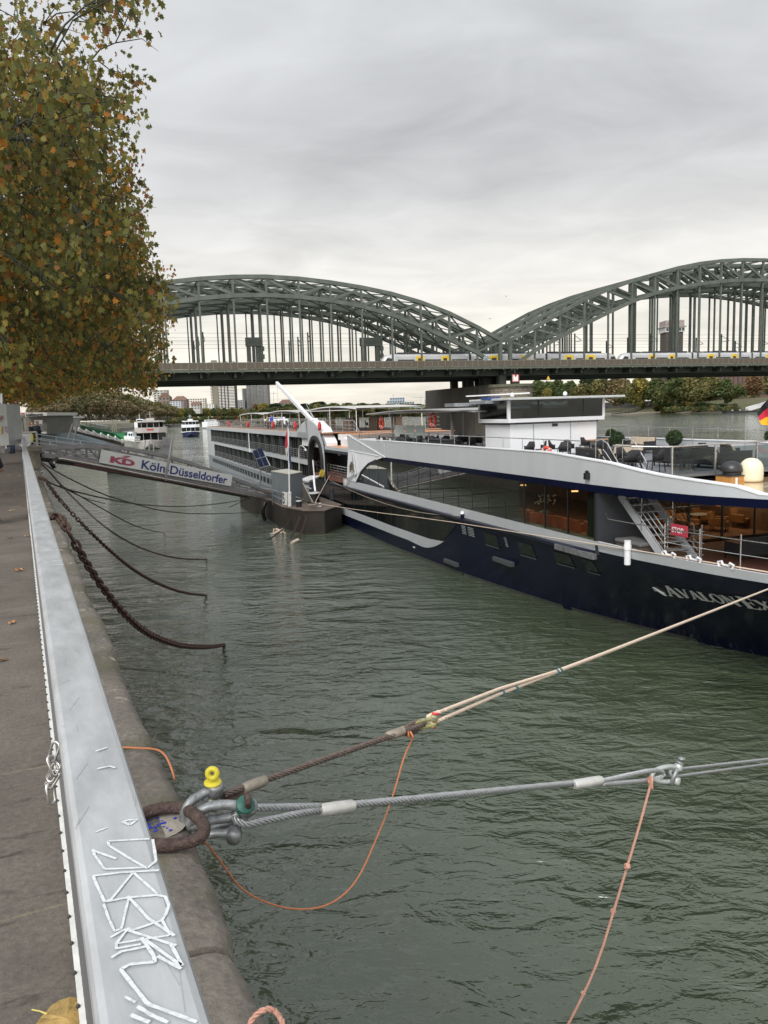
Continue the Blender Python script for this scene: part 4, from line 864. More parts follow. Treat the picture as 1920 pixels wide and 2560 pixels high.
# ---------------- downstream skyline ----------------
bl=MB()
strip('far_bank',[(0,-1.5),(0.5,.1),(8,2.5),(18,7.0),(1600,8.5)],(-226,560),(-260,2200),mat('far_bank_soil',(.09,.09,.06),.9,0,.3,.05)) if False else None
fb=MB(); 
fb.add([(-200,500,.6),(-203,567,.6),(-236,742,.6),(-240,915,.6),(-225,1150,.6),(-120,1420,.6),(100,1600,.6),(600,1500,.6),(1500,1400,.6),(1500,7000,9),(-3500,7000,9),(-3500,500,9),
 (-208,500,6.5),(-212,570,6.5),(-246,742,6.5),(-250,920,6.5),(-235,1165,6.5),(-130,1440,6.5),(100,1625,6.5),(600,1525,6.5),(1500,1425,6.5),(-137.3,298,7.3),(-3500,298,7.3)],
 [(21,12,11,22),(0,1,13,12),(1,2,14,13),(2,3,15,14),(3,4,16,15),(4,5,17,16),(5,6,18,17),(6,7,19,18),(7,8,20,19),(12,13,14,15,16,17,18,19,20,9,10,11)])
o=fb.build('terrain',mat('far_bank_soil',(.11,.105,.07),.9,0,.3,.02)); tag(o,kind='structure')
lb=MB(); lb.box(-60,-.65,330,620,-.4,0); 
# concrete edge / beach wall along the far river bend
ew=MB()
for (x0,y0),(x1,y1) in (((-137,299),(-203,567)),((-203,567),(-236,742)),((-236,742),(-240,915)),((-240,915),(-225,1150)),((-225,1150),(-120,1420))): ew.bar((x0,y0,1.2),(x1,y1,1.2),2,3.2)
o=ew.build('river_bank_wall',mat('bank_concrete',(.22,.21,.19),.9,0,.2,.05)); tag(o,'long pale concrete river wall along the bend downstream','wall')
# tower blocks
def towerblock(label,px0,px1,ytop,ybase,Y,floors,m,wm,cols,solid=None,side=None):
    a=ony(px0,ybase,Y); b=ony(px1,ybase,Y); w=float(b[0]-a[0]); zb=float(a[2])-8; zt=float(ony(px0,ytop,Y)[2]); h=zt-zb
    root=empty('tower_block',((a[0]+b[0])/2,Y,zb),0,label,'tower block')
    MB().box(-w/2,w/2,0,w*.6,0,h).build('core',m,root)
    for f in range(floors):
        z=h*(f+.3)/floors
        g=MB()
        for (u0,u1) in cols: g.box(-w/2+w*u0,-w/2+w*u1,-2,0,z,z+h/floors*.52)
        g.build('balcony_row',wm,root)
    if solid:
        MB().box(-w/2+w*solid[0],-w/2+w*solid[1],-2.6,0,0,h+3).build('stair_shaft',side,root)
    return root
tb=mat('tower_dark',(.085,.08,.07),.8,0,.1,.05); tws=mat('tower_white',(.62,.61,.58),.7); tg=mat('tower_grey',(.22,.22,.22),.8); olv=mat('tower_olive',(.17,.155,.115),.8,0,.1,.05)  # tb: even dark tone for the banded tower's core and the low pavilion
t1=towerblock('tall white banded apartment tower with an olive stair shaft, left of the pair',529,589,905,1025,1500,34,tb,tws,[(0,.08),(.34,.43),(.48,.57),(.62,.70),(.76,1)],(.1,.33),olv)
t2=towerblock('tall grey balcony apartment tower, right of the pair',618,672,925,1018,1600,32,tg,conc,[(.02,.18),(.25,.48),(.55,.78),(.85,.98)],None,None)
for i,(l_,a,b,yb,yt,Y,m,fl_,co,rf,rh) in enumerate([
 ('white slab block behind the brown gabled house at the tree edge',385,418,1010,975,1250,pale,6,4,None,0),
 ('brown gabled townhouse with pale window bays near the trees',398,425,1020,993,1150,mat('brown_brick',(.19,.15,.125),.9,0,.1,.1),3,3,'front',7),
 ('pale grey five storey house with square windows',426,453,1024,1003,1120,mat('pale_grey_house',(.45,.47,.50),.8),4,4,None,0),
 ('brick house with dark hipped roof between the pale houses',432,467,1024,1000,1180,mat('red_brick_house',(.19,.14,.115),.9,0,.1,.1),4,5,'hip',6),
 ('small house with red tiled roof before the white block',478,500,1024,1012,1100,pale,2,3,'gable',4),
 ('cream white stepped apartment block left of the tall towers',470,513,1024,996,1250,mat('cream_house',(.6,.57,.5),.8),5,7,None,0),
 ('low white banded annex left of the tall white tower',516,535,1026,1010,1480,tws,5,3,None,0),
 ('pale office block between the two tall towers',590,612,1022,1000,1600,mat('office_grey',(.4,.41,.41),.8),5,4,None,0),
 ('narrow grey stair block left of the grey tower',607,621,1018,971,1610,tg,20,1,None,0),
 ('low dark pavilion below the grey tower',600,640,1026,1021,1400,tb,1,6,None,0),
 ('grey office block on the right skyline behind the river pier',968,1000,1014,1002,2600,mat('blue_grey_office',(.27,.31,.34),.8),2,5,None,0),
 ('blue glass office block with antenna on the right skyline',975,1012,1014,994,2620,mat('blue_grey_office2',(.3,.36,.4),.6),3,6,None,0),
 ('long low grey office wing on the right skyline',985,1036,1016,1005,2580,mat('blue_grey_office',(.3,.3,.3),.8),2,8,None,0),
 ('small pale block beside the river pier on the skyline',1062,1075,1012,998,2600,mat('pale_grey_house',(.45,.47,.5),.8),3,3,None,0),
 ('grey roofed house among trees right of the grey tower',696,735,1018,1008,1700,conc,2,5,'hip',8)]):
    building(l_,a,b,yb,yt,Y,m,15,floors=fl_,cols=co,roof=rf,rh=rh)
cr=empty('tower_crane',ony(980,1010,2650),0,'antenna mast on the blue office block','antenna'); t=MB(); t.bar(ony(983,996,2600),ony(983,985,2600),.8,.8); t.bar(ony(979,988,2600),ony(987,988,2600),.8,.8); t.build('mast',conc,cr,world=True)
cr=empty('construction_crane',ony(1052,1010,2650),0,'thin construction crane on the skyline left of the pier','crane'); t=MB(); t.bar(ony(1052,1012,2600),ony(1052,992,2600),1,1); t.build('tower',conc,cr,world=True); t=MB(); t.bar(ony(1030,993.5,2600),ony(1072,993.5,2600),1,1); t.build('jib',conc,cr,world=True)
cr=empty('construction_crane',ony(680,1010,1900),0,'pale construction crane right of the grey tower','crane'); t=MB(); t.bar(ony(684,1012,1900),ony(684,978,1900),.7,.7); t.build('tower',conc,cr,world=True); t=MB(); t.bar(ony(672,983.5,1900),ony(692,983,1900),.7,.7); t.build('jib',conc,cr,world=True)
# distant green girder bridge
db=empty('girder_bridge',ony(930,1025,1500),0,'distant pale green girder bridge low over the river','bridge'); t=MB(); P0=[ony(x,y,1500) for x,y in ((700,1030),(800,1024),(900,1020),(1000,1018),(1085,1018))]
for a,b in zip(P0[:-1],P0[1:]): t.bar(a,b,20,3.6)
t.build('girder',mat('pale_green_steel',(.18,.24,.19),.6),db,world=True)
for px in (800,1000): MB().bar(ony(px,1026,1505),ony(px,1042,1505),6,6).build('pier',conc,db,world=True)
# trees downstream
for i,px in enumerate(range(338,612,14)):
    k=['olive','green','olive','yellow','green'][i%5]; Y=930+i*16
    ftree(k,px,1046-(px-338)*.014,1023-(px-338)*.008,Y,22,'clipped %s tree, number %s along the row on the downstream bank'%(pd[k],['one','two','three','four','five','six','seven','eight','nine','ten','eleven','twelve','thirteen','fourteen','fifteen','sixteen','seventeen','eighteen','nineteen','twenty'][i]),'clipped tree row on the downstream bank')
nn_=0
for px,yb,yt,Y,w,k in [(655,1028,1009,1300,26,'yellow'),(640,1028,1012,1310,20,'rust'),(690,1026,1008,1400,40,'dark'),(725,1026,1010,1400,34,'green'),(760,1024,1009,1500,40,'dark'),(800,1022,1004,1600,44,'dark'),(835,1022,1008,1600,36,'green'),(870,1021,1007,1650,32,'dark'),(905,1020,1008,1700,36,'green'),(940,1020,1008,1700,36,'dark'),(975,1020,1010,1750,40,'dark'),(1010,1020,1010,1800,40,'green'),(1045,1020,1010,1800,36,'dark'),(780,1032,1020,1250,60,'olive'),(840,1032,1021,1280,60,'yellow'),(900,1031,1021,1300,60,'olive'),(960,1030,1021,1320,60,'olive'),(1020,1030,1021,1350,60,'yellow'),(720,1034,1020,1200,60,'olive'),(670,1036,1022,1150,50,'green'),(1070,1030,1016,1300,30,'olive')]:
    nn_+=1; ftree(k,px,yb,yt,Y,w,'%s tree clump on the distant skyline %s, about %s'%(pd[k],'before the green bridge' if yb>=1029 else 'behind the cruise ship canopies',['one','two','three','four','five','six','seven','eight','nine','ten','eleven','twelve','thirteen','fourteen','fifteen','sixteen','seventeen','eighteen','nineteen','twenty','twenty one'][nn_-1]),'distant skyline trees')
for i in range(16):
    px=335+i*17; ftree('green' if i%3 else 'rust',px,1058-(i*.5),1046-(i*.4),820+i*10,22,'low riverside bush on the downstream bank, clump %s from the left'%['one','two','three','four','five','six','seven','eight','nine','ten','eleven','twelve','thirteen','fourteen','fifteen','sixteen'][i],'low bushes below the clipped tree row','bush')
# brown plane trees along the left bank beyond the bridge
for i,(px,yb,yt,Y) in enumerate(((105,1052,985,330),(135,1051,978,345),(165,1050,972,360),(195,1050,966,370),(222,1049,964,385),(250,1049,967,400),(275,1049,970,420),(300,1048,976,445),(325,1048,984,480),(348,1048,990,530),(370,1047,998,580),(395,1047,1003,640),(418,1046,1008,700))):
    p=ony(px,yb,Y); t_=ony(px,yt,Y); h=float(t_[2]-p[2]); key=('brown','plane_tree')
    if key not in protos:
        t=far_tree('plane_tree',15,7,[(.27,.21,.12),(.23,.19,.10),(.20,.185,.09)],9000,.6,77,low=.22,nb=9); protos[key]=t; r=t
    else: r=dup(protos[key],p,R.uniform(0,6))
    tag(r,'brown autumn plane tree on the left bank beyond the bridge, %s from the left'%['first','second','third','fourth','fifth','sixth','seventh','eighth','ninth','tenth','eleventh','twelfth','last'][i],'tree','brown plane trees along the left bank'); r.location=V(p); k_=.9+Y/900; r.scale=(k_,k_,h/15)
# far woods that read as one mass
def wood(nm,l_,pts,n,ls,pal,seed):
    rng=np.random.default_rng(seed); P_=[];Cc=[]
    lump=rng.uniform(0,1,size=400)
    for (x0,x1,yt0,yt1,yb0,yb1,Y0,Y1) in pts:
        k=n//len(pts); u=rng.random(k); px=x0+(x1-x0)*u; Y=Y0+(Y1-Y0)*u+rng.uniform(-8,8,size=k); li=(px/9).astype(int)%400; lt=lump[li]; yt=(yt0+(yt1-yt0)*u)+(yb0-yt0)*.35*lt+ (yb0-yt0)*.25*(np.abs(((px/9)%1)-.5)*2)**2; yb=yb0+(yb1-yb0)*u; v=rng.random(k)**.8; py=yb+(yt-yb)*v
        for a,b,c,w in zip(px,py,Y,li): P_.append(ony(a,b,c)); Cc.append(np.array(pal[int(w)%len(pal)])*rng.uniform(.55,1.45))
    o=leafmesh(nm,np.array(P_),ls,np.array(Cc),rng=rng); tag(o,l_,'wood',kind='stuff'); return o
gp=[(.12,.135,.05),(.09,.115,.045),(.19,.165,.06),(.15,.145,.055),(.08,.10,.05)]
wood('far_wood','dense green and ochre tree belt on the low bank behind the aft sun deck',[(600,1090,1021,1017,1046,1040,1180,1380),(640,1090,1010,1009,1026,1022,1500,1700)],16000,3.2,gp,5)
wood('riverside_scrub','low green scrub along the downstream bank under the clipped trees',[(330,620,1046,1041,1062,1055,800,1000)],5000,1.6,gp,6)
wood('bank_wood','trees and undergrowth filling the far right bank behind the front trees',[(1325,1500,966,964,1003,1003,870,850),(1500,1900,960,955,1004,992,820,720)],14000,1.5,gp,7)
wood('bank_wood','yellow-green scrub on the slope of the far right bank',[(1660,1850,1012,1012,1029,1027,700,650)],5000,.9,gp,8)
wood('under_wood','brown undergrowth and parked clutter below the plane trees beyond the bridge',[(95,430,1030,1036,1052,1048,400,760)],5000,1.3,[(.14,.12,.08),(.10,.09,.07),(.2,.18,.15),(.08,.08,.06)],9)
# ---------------- river cruise ship ----------------
ship=empty('cruise_ship',SPT,-(math.pi/2-TH),'long white and navy river cruise ship moored along the pontoon, sun deck furnished','ship')
SM=wmat(ship)
def sh(px,py,e=0):
    q=onp(px,py,SPT+EE*e,EE)-SPT; return float(-(q@DD)),float(q[2])
def she(px,py,z):
    q=onz(px,py,z)-SPT; return float(-(q@DD)),float(q@EE)
def SW(s,e,z): return SM@Vector((s,e,z))
hullm=mat('navy_hull',(.004,.006,.022),.22,0,.15,.3,spec=.25); sil=mat('silver_grey_paint',(.50,.52,.54),.38,.1,.055,1.1,coat=.1,stretch=(1,1,.25)); whp=mat('ship_white',(.74,.75,.77),.35,0,.02,.5); dgrey=mat('ship_dark_grey',(.035,.038,.045),.45,0,.1,1)
blkglass=mat('black_glass',(.006,.008,.008),.05,0,.1,1); deckm=mat('sun_deck_grey',(.13,.14,.15),.6,0,.1,4); orange=mat('orange_deck_coating',(.50,.24,.12),.5,0,.1,3); tan=mat('tan_glossy_deck',(.50,.33,.17),.12,0,.05,2,coat=.6); red_deck=mat('red_brown_deck',(.16,.065,.045),.6,0,.2,5)
glass=glassmat('tinted_glass',(.70,.72,.68),.14); clear=glassmat('clear_glass',(.68,.72,.72),.36)
def tabf(tab,x): return interp(tab,x)
ETOP=[(5,0),(135.6,0),(137.8,.1),(139.7,.3),(141.3,.55),(143.3,1.0),(146,1.9),(148.5,3.3),(150,4.6),(150.6,5.7)]
EWL=[(5,.0),(112,.0),(122,.4),(127,.95),(131,1.5),(135,2.5),(138,3.4),(140,4.2),(143,5.6),(151,5.7)]
EB=[(5,0),(135,0),(137.6,.15),(140.5,.67),(142.4,1.5),(144,2.6),(145.2,4.0),(145.8,5.7)]
ZT=[(95,7.22),(132,7.26),(136.1,7.03),(138.5,6.73),(139.5,6.65),(140.5,6.59),(141.5,6.48),(142.1,6.28),(142.6,6.24),(146,6.24)]
ZSB=[(90,3.36),(120,3.4),(132,3.48),(143,3.64),(151,3.8)]
ZL=[(-1.2,1.1),(0,1.0),(.8,.78),(1.6,.52),(2.4,.30),(3.0,.13)]
def eh(s,z):
    f=interp([(a,b) for a,b in ZL]+[(3.5,.03),(3.9,0)],z); t=tabf(ETOP,s); return t+(max(t,tabf(EWL,s))-t)*f
def loft(name,s0,s1,zs,m,step=1.0,both=True,off=0,smooth=True):
    n=max(2,int((s1-s0)/step)); st=[s0+(s1-s0)*i/n for i in range(n+1)]; g=MB()
    for side in ((0,1) if both else (0,)):
        vs=[]
        for s in st:
            for z in zs(s):
                e=eh(s,z)-off; vs.append((s,e if side==0 else 11.4-e,z))
        k=len(zs(s0)); g.add(vs,[(i*k+j,(i+1)*k+j,(i+1)*k+j+1,i*k+j+1) if side==0 else (i*k+j,i*k+j+1,(i+1)*k+j+1,(i+1)*k+j) for i in range(n) for j in range(k-1)])
    if both:
        zz=zs(s0); k=len(zz); a=[(s0,eh(s0,z),z) for z in zz]; b=[(s0,11.4-eh(s0,z),z) for z in zz][::-1]; g.add(a+b,[tuple(range(2*k))])
    return g.build(name,m,ship,smooth=smooth)
loft('hull',88,150.6,lambda s:[-1.2,-.5,0,.4,.8,1.2,1.6,2.0,2.4,2.8,3.1,tabf(ZSB,s)],hullm,.35)
loft('gunwale_stripe',100,150.6,lambda s:[tabf(ZSB,s)+.001,3.93],sil,.7,off=.012)
loft('stern_hull',6.2,88,lambda s:[-1.2,0,1.0,2.14],mat('stern_grey',(.25,.27,.29),.4,.1,.1,.5,stretch=(.2,1,6)),8,smooth=False)
g=MB(); 
for side in (1,):
    vs=[];st=[96+i*.7 for i in range(57)]
    for s in st:
        if s>150.5: break
        t=tabf(ZSB,s)
        if s>134.9: 
            for dz in (0,-.02,-.05,-.08): vs.append((s,eh(s,t)-.004,t+dz))
            continue
        vs.append((s,eh(s,t)-.10,t)); vs.append((s,eh(s,t)-.14,t-.06)); vs.append((s,eh(s,t)-.10,t-.20)); vs.append((s,eh(s,t-.22)+.01,t-.24)); 
    n=len(vs)//4; g.add([v for i in range(n) for v in ([(vs[4*i][0],vs[4*i][1]+.05,vs[4*i][2]+.004)]+vs[4*i:4*i+4])],[(i*5+j,i*5+j+1,(i+1)*5+j+1,(i+1)*5+j) for i in range(n-1) for j in range(4)])
g.build('rubbing_strake',mat('strake_navy',(.01,.012,.03),.35),ship,smooth=True)
# waterline dirt
# traced hull side panels
def panel(name,pts,m,e0=0,th=.02,par=None):
    P=[(s,e0-th,z) for s,z in pts]; a=sum(P[i][0]*P[(i+1)%len(P)][2]-P[(i+1)%len(P)][0]*P[i][2] for i in range(len(P)))
    if a<0: P=P[::-1]
    return MB().prism(P,(0,th+.0,0)).build(name,m,par or ship)
def epanel(name,pts,m,off=.02):
    # panel that follows the curved hull: list of (s,zlow,zhigh)
    vs=[]
    for s,a,b in pts:
        for i in range(7):
            z=a+(b-a)*i/6; vs.append((s,eh(s,z)-off,z))
    n=len(pts); return MB().add(vs,[(i*7+j,(i+1)*7+j,(i+1)*7+j+1,i*7+j+1) for i in range(n-1) for j in range(6)]).build(name,m,ship,smooth=True)
low=[]; s=94.5
while s<122.4:
    top=3.12; bot=1.6
    if s>118.8: bot=1.6+max(0,(s-118.8)/3.5)**1.8*1.45
    low.append((s,min(bot,top-.01),top)); s+=.5
epanel('lower_window',low,blkglass,.03)
for k in range(9): s=97+k*2.9; epanel('window_mullion',[(s,1.62,3.1),(s+.05,1.62,3.1)],dgrey,.036)
sw=[]; s=94.5
while s<120.2:
    top=1.52+(max(0,s-118)*.07); bot=.95 if s<114.5 else .95-.1*min(1,(s-114.5)/2)+max(0,(s-117)/3.2)**1.6*.85
    sw.append((s,min(bot,top-.01),top)); s+=.4
epanel('silver_swoosh',sw,sil,.04)
for a,b,c,d_ in ((125.37,126.75,2.3,2.93),(128.76,130.1,2.3,2.95),(131.8,133.05,2.4,2.95),(133.9,134.7,2.4,2.98)):
    epanel('hull_window',[(a,c,d_),((a+b)/2,c,d_),(b,c,d_)],mat('deep_window',(.006,.012,.008),.1),.02)
    epanel('hull_window_sill',[(a,c-.06,c),(b,c-.06,c)],mat('sill',(.1,.1,.12),.3),.06)
for a,b in ((122.75,123.25),(123.5,124.2),(127.5,127.75)):
    for k in range(6): epanel('vent_slat',[(a,2.5+k*.085,2.53+k*.085),(b,2.5+k*.085,2.53+k*.085)],sil,.03)
for px0,py0,px1,py1 in ((1115,1397,1146,1410),(1232,1393,1277,1412)):
    s0,z0=sh(px0,py0,.3); s1,z1=sh(px1,py1,.3); s0=max(90,s0)
    g=MB(); g.box(s0,s1,eh(s0,z0)-.14,eh(s0,z0)+.1,z0-.18,z0+.05); g.build('hull_fender',mat('fender_grey',(.06,.065,.07),.7),ship,bevel=.02)
s0,z0=sh(1463,1388,0); g=MB(); g.box(132.6,135.4,-.16,.05,3.2,3.42); g.build('hull_fender',mat('fender_metal',(.25,.25,.26),.4,.5,.4,4),ship)
lt=MB(); s0,z0=sh(1030,1369); lt.box(s0,s0+.25,eh(s0,.6)-.05,eh(s0,.6),z0,z0+.07); lt.build('draft_light',whp,ship)
for (px,py,w_) in ((880,1318,.6),(915,1332,.6)):
    pass
epanel('waterline_stain',[(88.5+i,-.1,.16) for i in range(50)],mat('waterline_dirt',(.05,.052,.045),.7,0,.3,3),.012)
# name lettering on the bow
lm_=mat('silver_letter',(.62,.63,.62),.45,.1)
def glyph(ch):
    T=.23; t=.10; S_=.07
    def st(x0,y0,x1,y1,w): 
        dx,dy=x1-x0,y1-y0; l=math.hypot(dx,dy); nx,ny=-dy/l*w/2,dx/l*w/2
        return [(x0+nx,y0+ny),(x1+nx,y1+ny),(x1-nx,y1-ny),(x0-nx,y0-ny)]
    def sf(x,y,w=.3): return [(x-w/2,y),(x+w/2,y),(x+w/2,y+S_),(x-w/2,y+S_)]
    if ch=='A': return .86,[st(.12,0,.43,1,t),st(.74,0,.42,1,T),st(.2,.33,.62,.33,.06),sf(.11,0,.24),sf(.74,0,.32)]
    if ch=='V': return .86,[st(.12,1,.44,0,T),st(.74,1,.44,0,t),sf(.12,.945,.32),sf(.75,.945,.24)]
    if ch=='L': return .68,[st(.2,0,.2,1,T),sf(.2,0,.34),sf(.2,.945,.34),[(.3,0),(.64,0),(.66,.3),(.58,.16),(.5,.07),(.3,.06)]]
    if ch=='O':
        o=[];n=20
        out=[(.45+.42*math.cos(6.283*i/n),.5+.52*math.sin(6.283*i/n)) for i in range(n+1)]; inn=[(.45+.22*math.cos(6.283*i/n+.0),.5+.44*math.sin(6.283*i/n)) for i in range(n+1)]
        return .92,[[out[i],out[i+1],inn[i+1],inn[i]] for i in range(n)]
    if ch=='N': return .92,[st(.14,0,.14,1,t),st(.16,1,.76,0,T),st(.78,0,.78,1,t),sf(.14,0,.26),sf(.12,.945,.28),sf(.78,.945,.26)]
    if ch=='E': return .76,[st(.2,0,.2,1,T),sf(.2,0,.34),sf(.2,.945,.34),[(.3,0),(.68,0),(.72,.28),(.64,.15),(.55,.07),(.3,.06)],[(.3,1),(.66,1),(.68,.74),(.6,.86),(.52,.93),(.3,.94)],[(.3,.47),(.52,.47),(.54,.36),(.57,.36),(.57,.66),(.54,.66),(.52,.54),(.3,.54)]]
    if ch=='X': return .86,[st(.14,1,.72,0,T),st(.74,1,.12,0,t),sf(.14,.945,.3),sf(.74,.945,.24),sf(.12,0,.24),sf(.73,0,.3)]
def on_bow(px,py):
    # intersect image ray with the flared bow surface
    s,e=142,1.0
    for _ in range(25):
        q=onp(px,py,SPT+EE*e,EE)-SPT; s=float(-(q@DD)); z=float(q[2]); e=.5*e+.5*eh(min(s,150.5),max(-1,min(3.9,z)))
    return s,z
sA,zA=on_bow(1674,1487); sB,zB=on_bow(1915,1524)
lens=[('A',1.25),('V',1),('A',1),('L',1),('O',1),('N',1),(' ',1),('E',1.28),('X',1)]
hcap=.37; wtot=0
for ch,k in lens[:7]: wtot+=(glyph(ch)[0] if ch!=' ' else .25)*k
gx=MB(); gl_=[]
s=sA; k0=(sB-.62-sA)/ (wtot*hcap)
for ch,k in lens:
    if ch==' ': s+=.22*hcap*k0; continue
    w_,polys=glyph(ch); hh=hcap*k*(1.0)
    L3=MB()
    for poly in polys:
        q=[]
        for (x,y) in poly:
            ss=min(150,s+x*hcap*k*k0); zz=zA+(zB-zA)*(ss-sA)/(sB-sA)+y*hh-(0 if k==1 else .04); q.append((ss,eh(ss,zz)-.06,zz))
        L3.add(q,[tuple(range(len(q)))]) ; L3.add([(a,b+.028,c) for a,b,c in q],[tuple(range(len(q)))])
    L3.build('letter_'+ch.lower(),lm_,ship); s+=w_*hcap*k*k0
wv=MB(); 
for r_ in range(3):
    pts=[(sA-.62+.20*t+ .0,zA+.02+r_*.06+.06*math.sin(t*2.2)-.02*t) for t in [i*.35 for i in range(8)]]
    for (a,b),(c,d_) in zip(pts[:-1],pts[1:]): wv.add([(a,eh(a,b)-.065,b),(c,eh(c,d_)-.065,d_),(c,eh(c,d_)-.065,d_+.035),(a,eh(a,b)-.065,b+.035)],[(0,1,2,3)])
wv.build('wave_emblem',lm_,ship)
# front superstructure: fascia, window band, blue band
def bandstrip(name,s0,s1,zlo,zhi,m,off=.05,th=.25,step=.7):
    n=max(2,int((s1-s0)/step)); vs=[]
    for i in range(n+1):
        s=s0+(s1-s0)*i/n; e=tabf(EB,s)-off; a=zlo(s);b=zhi(s); vs+=[(s,e,a),(s,e,b),(s,e+th,b),(s,e+th,a)]
    fs=[(i*4+j,i*4+(j+1)%4,(i+1)*4+(j+1)%4,(i+1)*4+j) for i in range(n) for j in range(4)]+[(0,1,2,3),(n*4+3,n*4+2,n*4+1,n*4)]
    g=MB().add(vs,fs); g.add([(a,11.4-b,c) for a,b,c in vs],[f[::-1] for f in fs]); return g.build(name,m,ship,smooth=True)
def zfb(s): return 6.1 if s>110.6 else 6.1
bandstrip('navy_band',110.4,145.75,lambda s:5.87 if s<134 else 5.86,lambda s:6.14,hullm,.06,.3)
bandstrip('side_fascia',110.4,145.75,lambda s:6.143,lambda s:tabf(ZT,s),sil,.04,.22)
bandstrip('fascia_cap',105.4,145.7,lambda s:tabf(ZT,s)+.003,lambda s:tabf(ZT,s)+.05,whp,.07,.30)
panel('side_wing',[(101.6,7.55),(110.6,6.14),(110.6,7.21),(105.4,7.21),(104.2,7.14)][:2]+[(110.6,7.21),(105.3,7.2)],sil,0,.05)
panel('side_wing_lower',[(101.88,6.24),(103.0,6.3),(110.5,6.16),(108.76,5.86),(106.7,5.44),(105.07,4.81),(104.2,4.2),(103.73,3.92),(100.5,3.92),(100.73,3.38),(101.2,3.9),(101.5,5.0)],whp,0,.05)
panel('side_wing_back',[(101.6,7.55),(101.88,6.2),(104,6.3),(110.55,6.16)],sil,0,.04)
MB().bar((101.6,-.06,7.57),(110.7,-.06,6.15),.06,.07).build('wing_edge',whp,ship)
MB().bar((102.0,-.07,6.32),(109.5,-.07,6.17),.05,.05).build('wing_edge',whp,ship)
# emblem on the wing: stylised A with waves, standing proud
em=MB(); sE,zE=sh(886,1160)
gold=mat('emblem_metal',(.30,.25,.17),.35,.7)
for dx in (0,): 
    em.prism([(sE-.28,-.16,zE-.75),(sE-.02,-.16,zE+.95),(sE+.14,-.16,zE+.95),(sE+.02,-.16,zE-.2),(sE-.12,-.16,zE-.8)],(0,.1,0)); em.prism([(sE+.10,-.19,zE+.9),(sE+.26,-.19,zE+.8),(sE+.75,-.19,zE-.75),(sE+.5,-.19,zE-.95)],(0,.1,0))
em.build('emblem_stroke',sil,ship)
for k in range(3):
    em=MB(); P_=[]; Q_=[]
    for i in range(11):
        t=i/10; x=sE-.75+1.35*t; z=zE-.15-k*.2+.16*math.sin(t*5.2-1.2)+.18*t; w_=.09*math.sin(math.pi*min(1,t*1.02+.05)); P_.append((x,-.24,z+w_)); Q_.append((x,-.24,z-w_*.6))
    em.prism(P_+Q_[::-1],(0,.08,0)); em.build('emblem_wave',gold,ship)
# lounge interior + windows
MB().box(101,135.3,.35,11.3,3.4,3.55).build('lounge_floor',mat('lounge_carpet',(.2,.1,.06),.9,0,.3,2),ship)
MB().box(101,135.35,.3,11.2,5.9,6.1).build('lounge_ceiling',mat('lounge_ceiling',(.08,.07,.06),.8),ship)
MB().box(102,135,9.0,9.2,3.55,5.9).build('lounge_back_wall',mat('lounge_wood',(.2,.11,.06),.6,0,.3,.7,stretch=(3,1,.5)),ship)
g=MB(); g.box(103.73,135.3,.02,.3,3.9,3.98); g.build('window_sill',mat('sill_pale',(.30,.33,.26),.5),ship)
ms=[106.9,109,110.9,112.9,114.8,116.7,118.6,120.5,122.54,124.3,126.17,127.95,129.73,131.56,133.38,135.3]
arc=[(103.73,3.9),(104.2,4.2),(105.07,4.81),(106.9,5.5),(108.76,5.86)]
prev=103.75
for i,mm_ in enumerate(ms):
    zt0=min(5.87,interp([(103.73,3.95),(104.2,4.2),(105.07,4.81),(106.7,5.44),(108.76,5.86),(140,5.87)],prev)); zt1=min(5.87,interp([(103.73,3.95),(104.2,4.2),(105.07,4.81),(106.7,5.44),(108.76,5.86),(140,5.87)],mm_))
    pts=[(prev+.01,.0,3.92),(mm_-.01,.0,3.92),(mm_-.01,.0,zt1)]
    if i==0: pts+=[(105.9,0,5.17),(105.07,.0,4.81),(104.3,0,4.27)]
    else: pts+=[(prev+.01,.0,zt0)]
    o=MB().prism(pts,(0,.02,0)).build('lounge_window',glass,ship)
    MB().box(mm_-.025,mm_+.025,-.01,.06,3.92,zt1).build('window_mullion',black,o)
    prev=mm_
g=MB()
for (a,b),(c,d_) in zip(arc[:-1],arc[1:]): g.bar((a,-.02,b),(c,-.02,d_),.1,.12)
g.build('window_arch_trim',dgrey,ship)
def drape(s0,s1,m,nm='curtain'):
    g=MB(); n=int((s1-s0)/.06); vs=[]
    for i in range(n+1):
        s=s0+(s1-s0)*i/n; e=.28+.05*math.sin(i*1.9); vs+=[(s,e,3.95),(s,e,5.88)]
    g.add(vs,[(i*2,i*2+2,i*2+3,i*2+1) for i in range(n)]); return g.build(nm,m,ship,smooth=True)
cg=mat('green_curtain',(.035,.05,.03),.9,0,.2,9); cgy=mat('grey_curtain',(.22,.22,.23),.9,0,.2,5)
drape(124.3,125.9,cg); drape(134.4,135.25,cg); drape(113.8,114.7,cg); drape(105.6,108.4,cgy); drape(118.0,118.8,cg)
rch=mat('terracotta_leather',(.55,.14,.06),.5,0,.15,3)
def armchair(name,m,legm,w=.75,back=.8):
    root=empty(name)
    MB().box(-w/2,w/2,-.36,.34,.25,.45).build('seat',m,root,bevel=.05)
    MB().prism([(-w/2,.26,.40),(-w/2,.40,back),(-w/2,.48,back-.02),(-w/2,.38,.25)],(w,0,0)).build('backrest',m,root,bevel=.03)
    for s_ in (-1,1): MB().box(s_*w/2-.05,s_*w/2+.05,-.34,.38,.25,.62).build('armrest',m,root,bevel=.03)
    for x in (-1,1):
        for y in (-1,1): MB().box(x*(w/2-.06)-.018,x*(w/2-.06)+.018,y*.3-.018,y*.3+.018,0,.25).build('leg',legm,root)
    return root
ach=armchair('lounge_chair',rch,black)
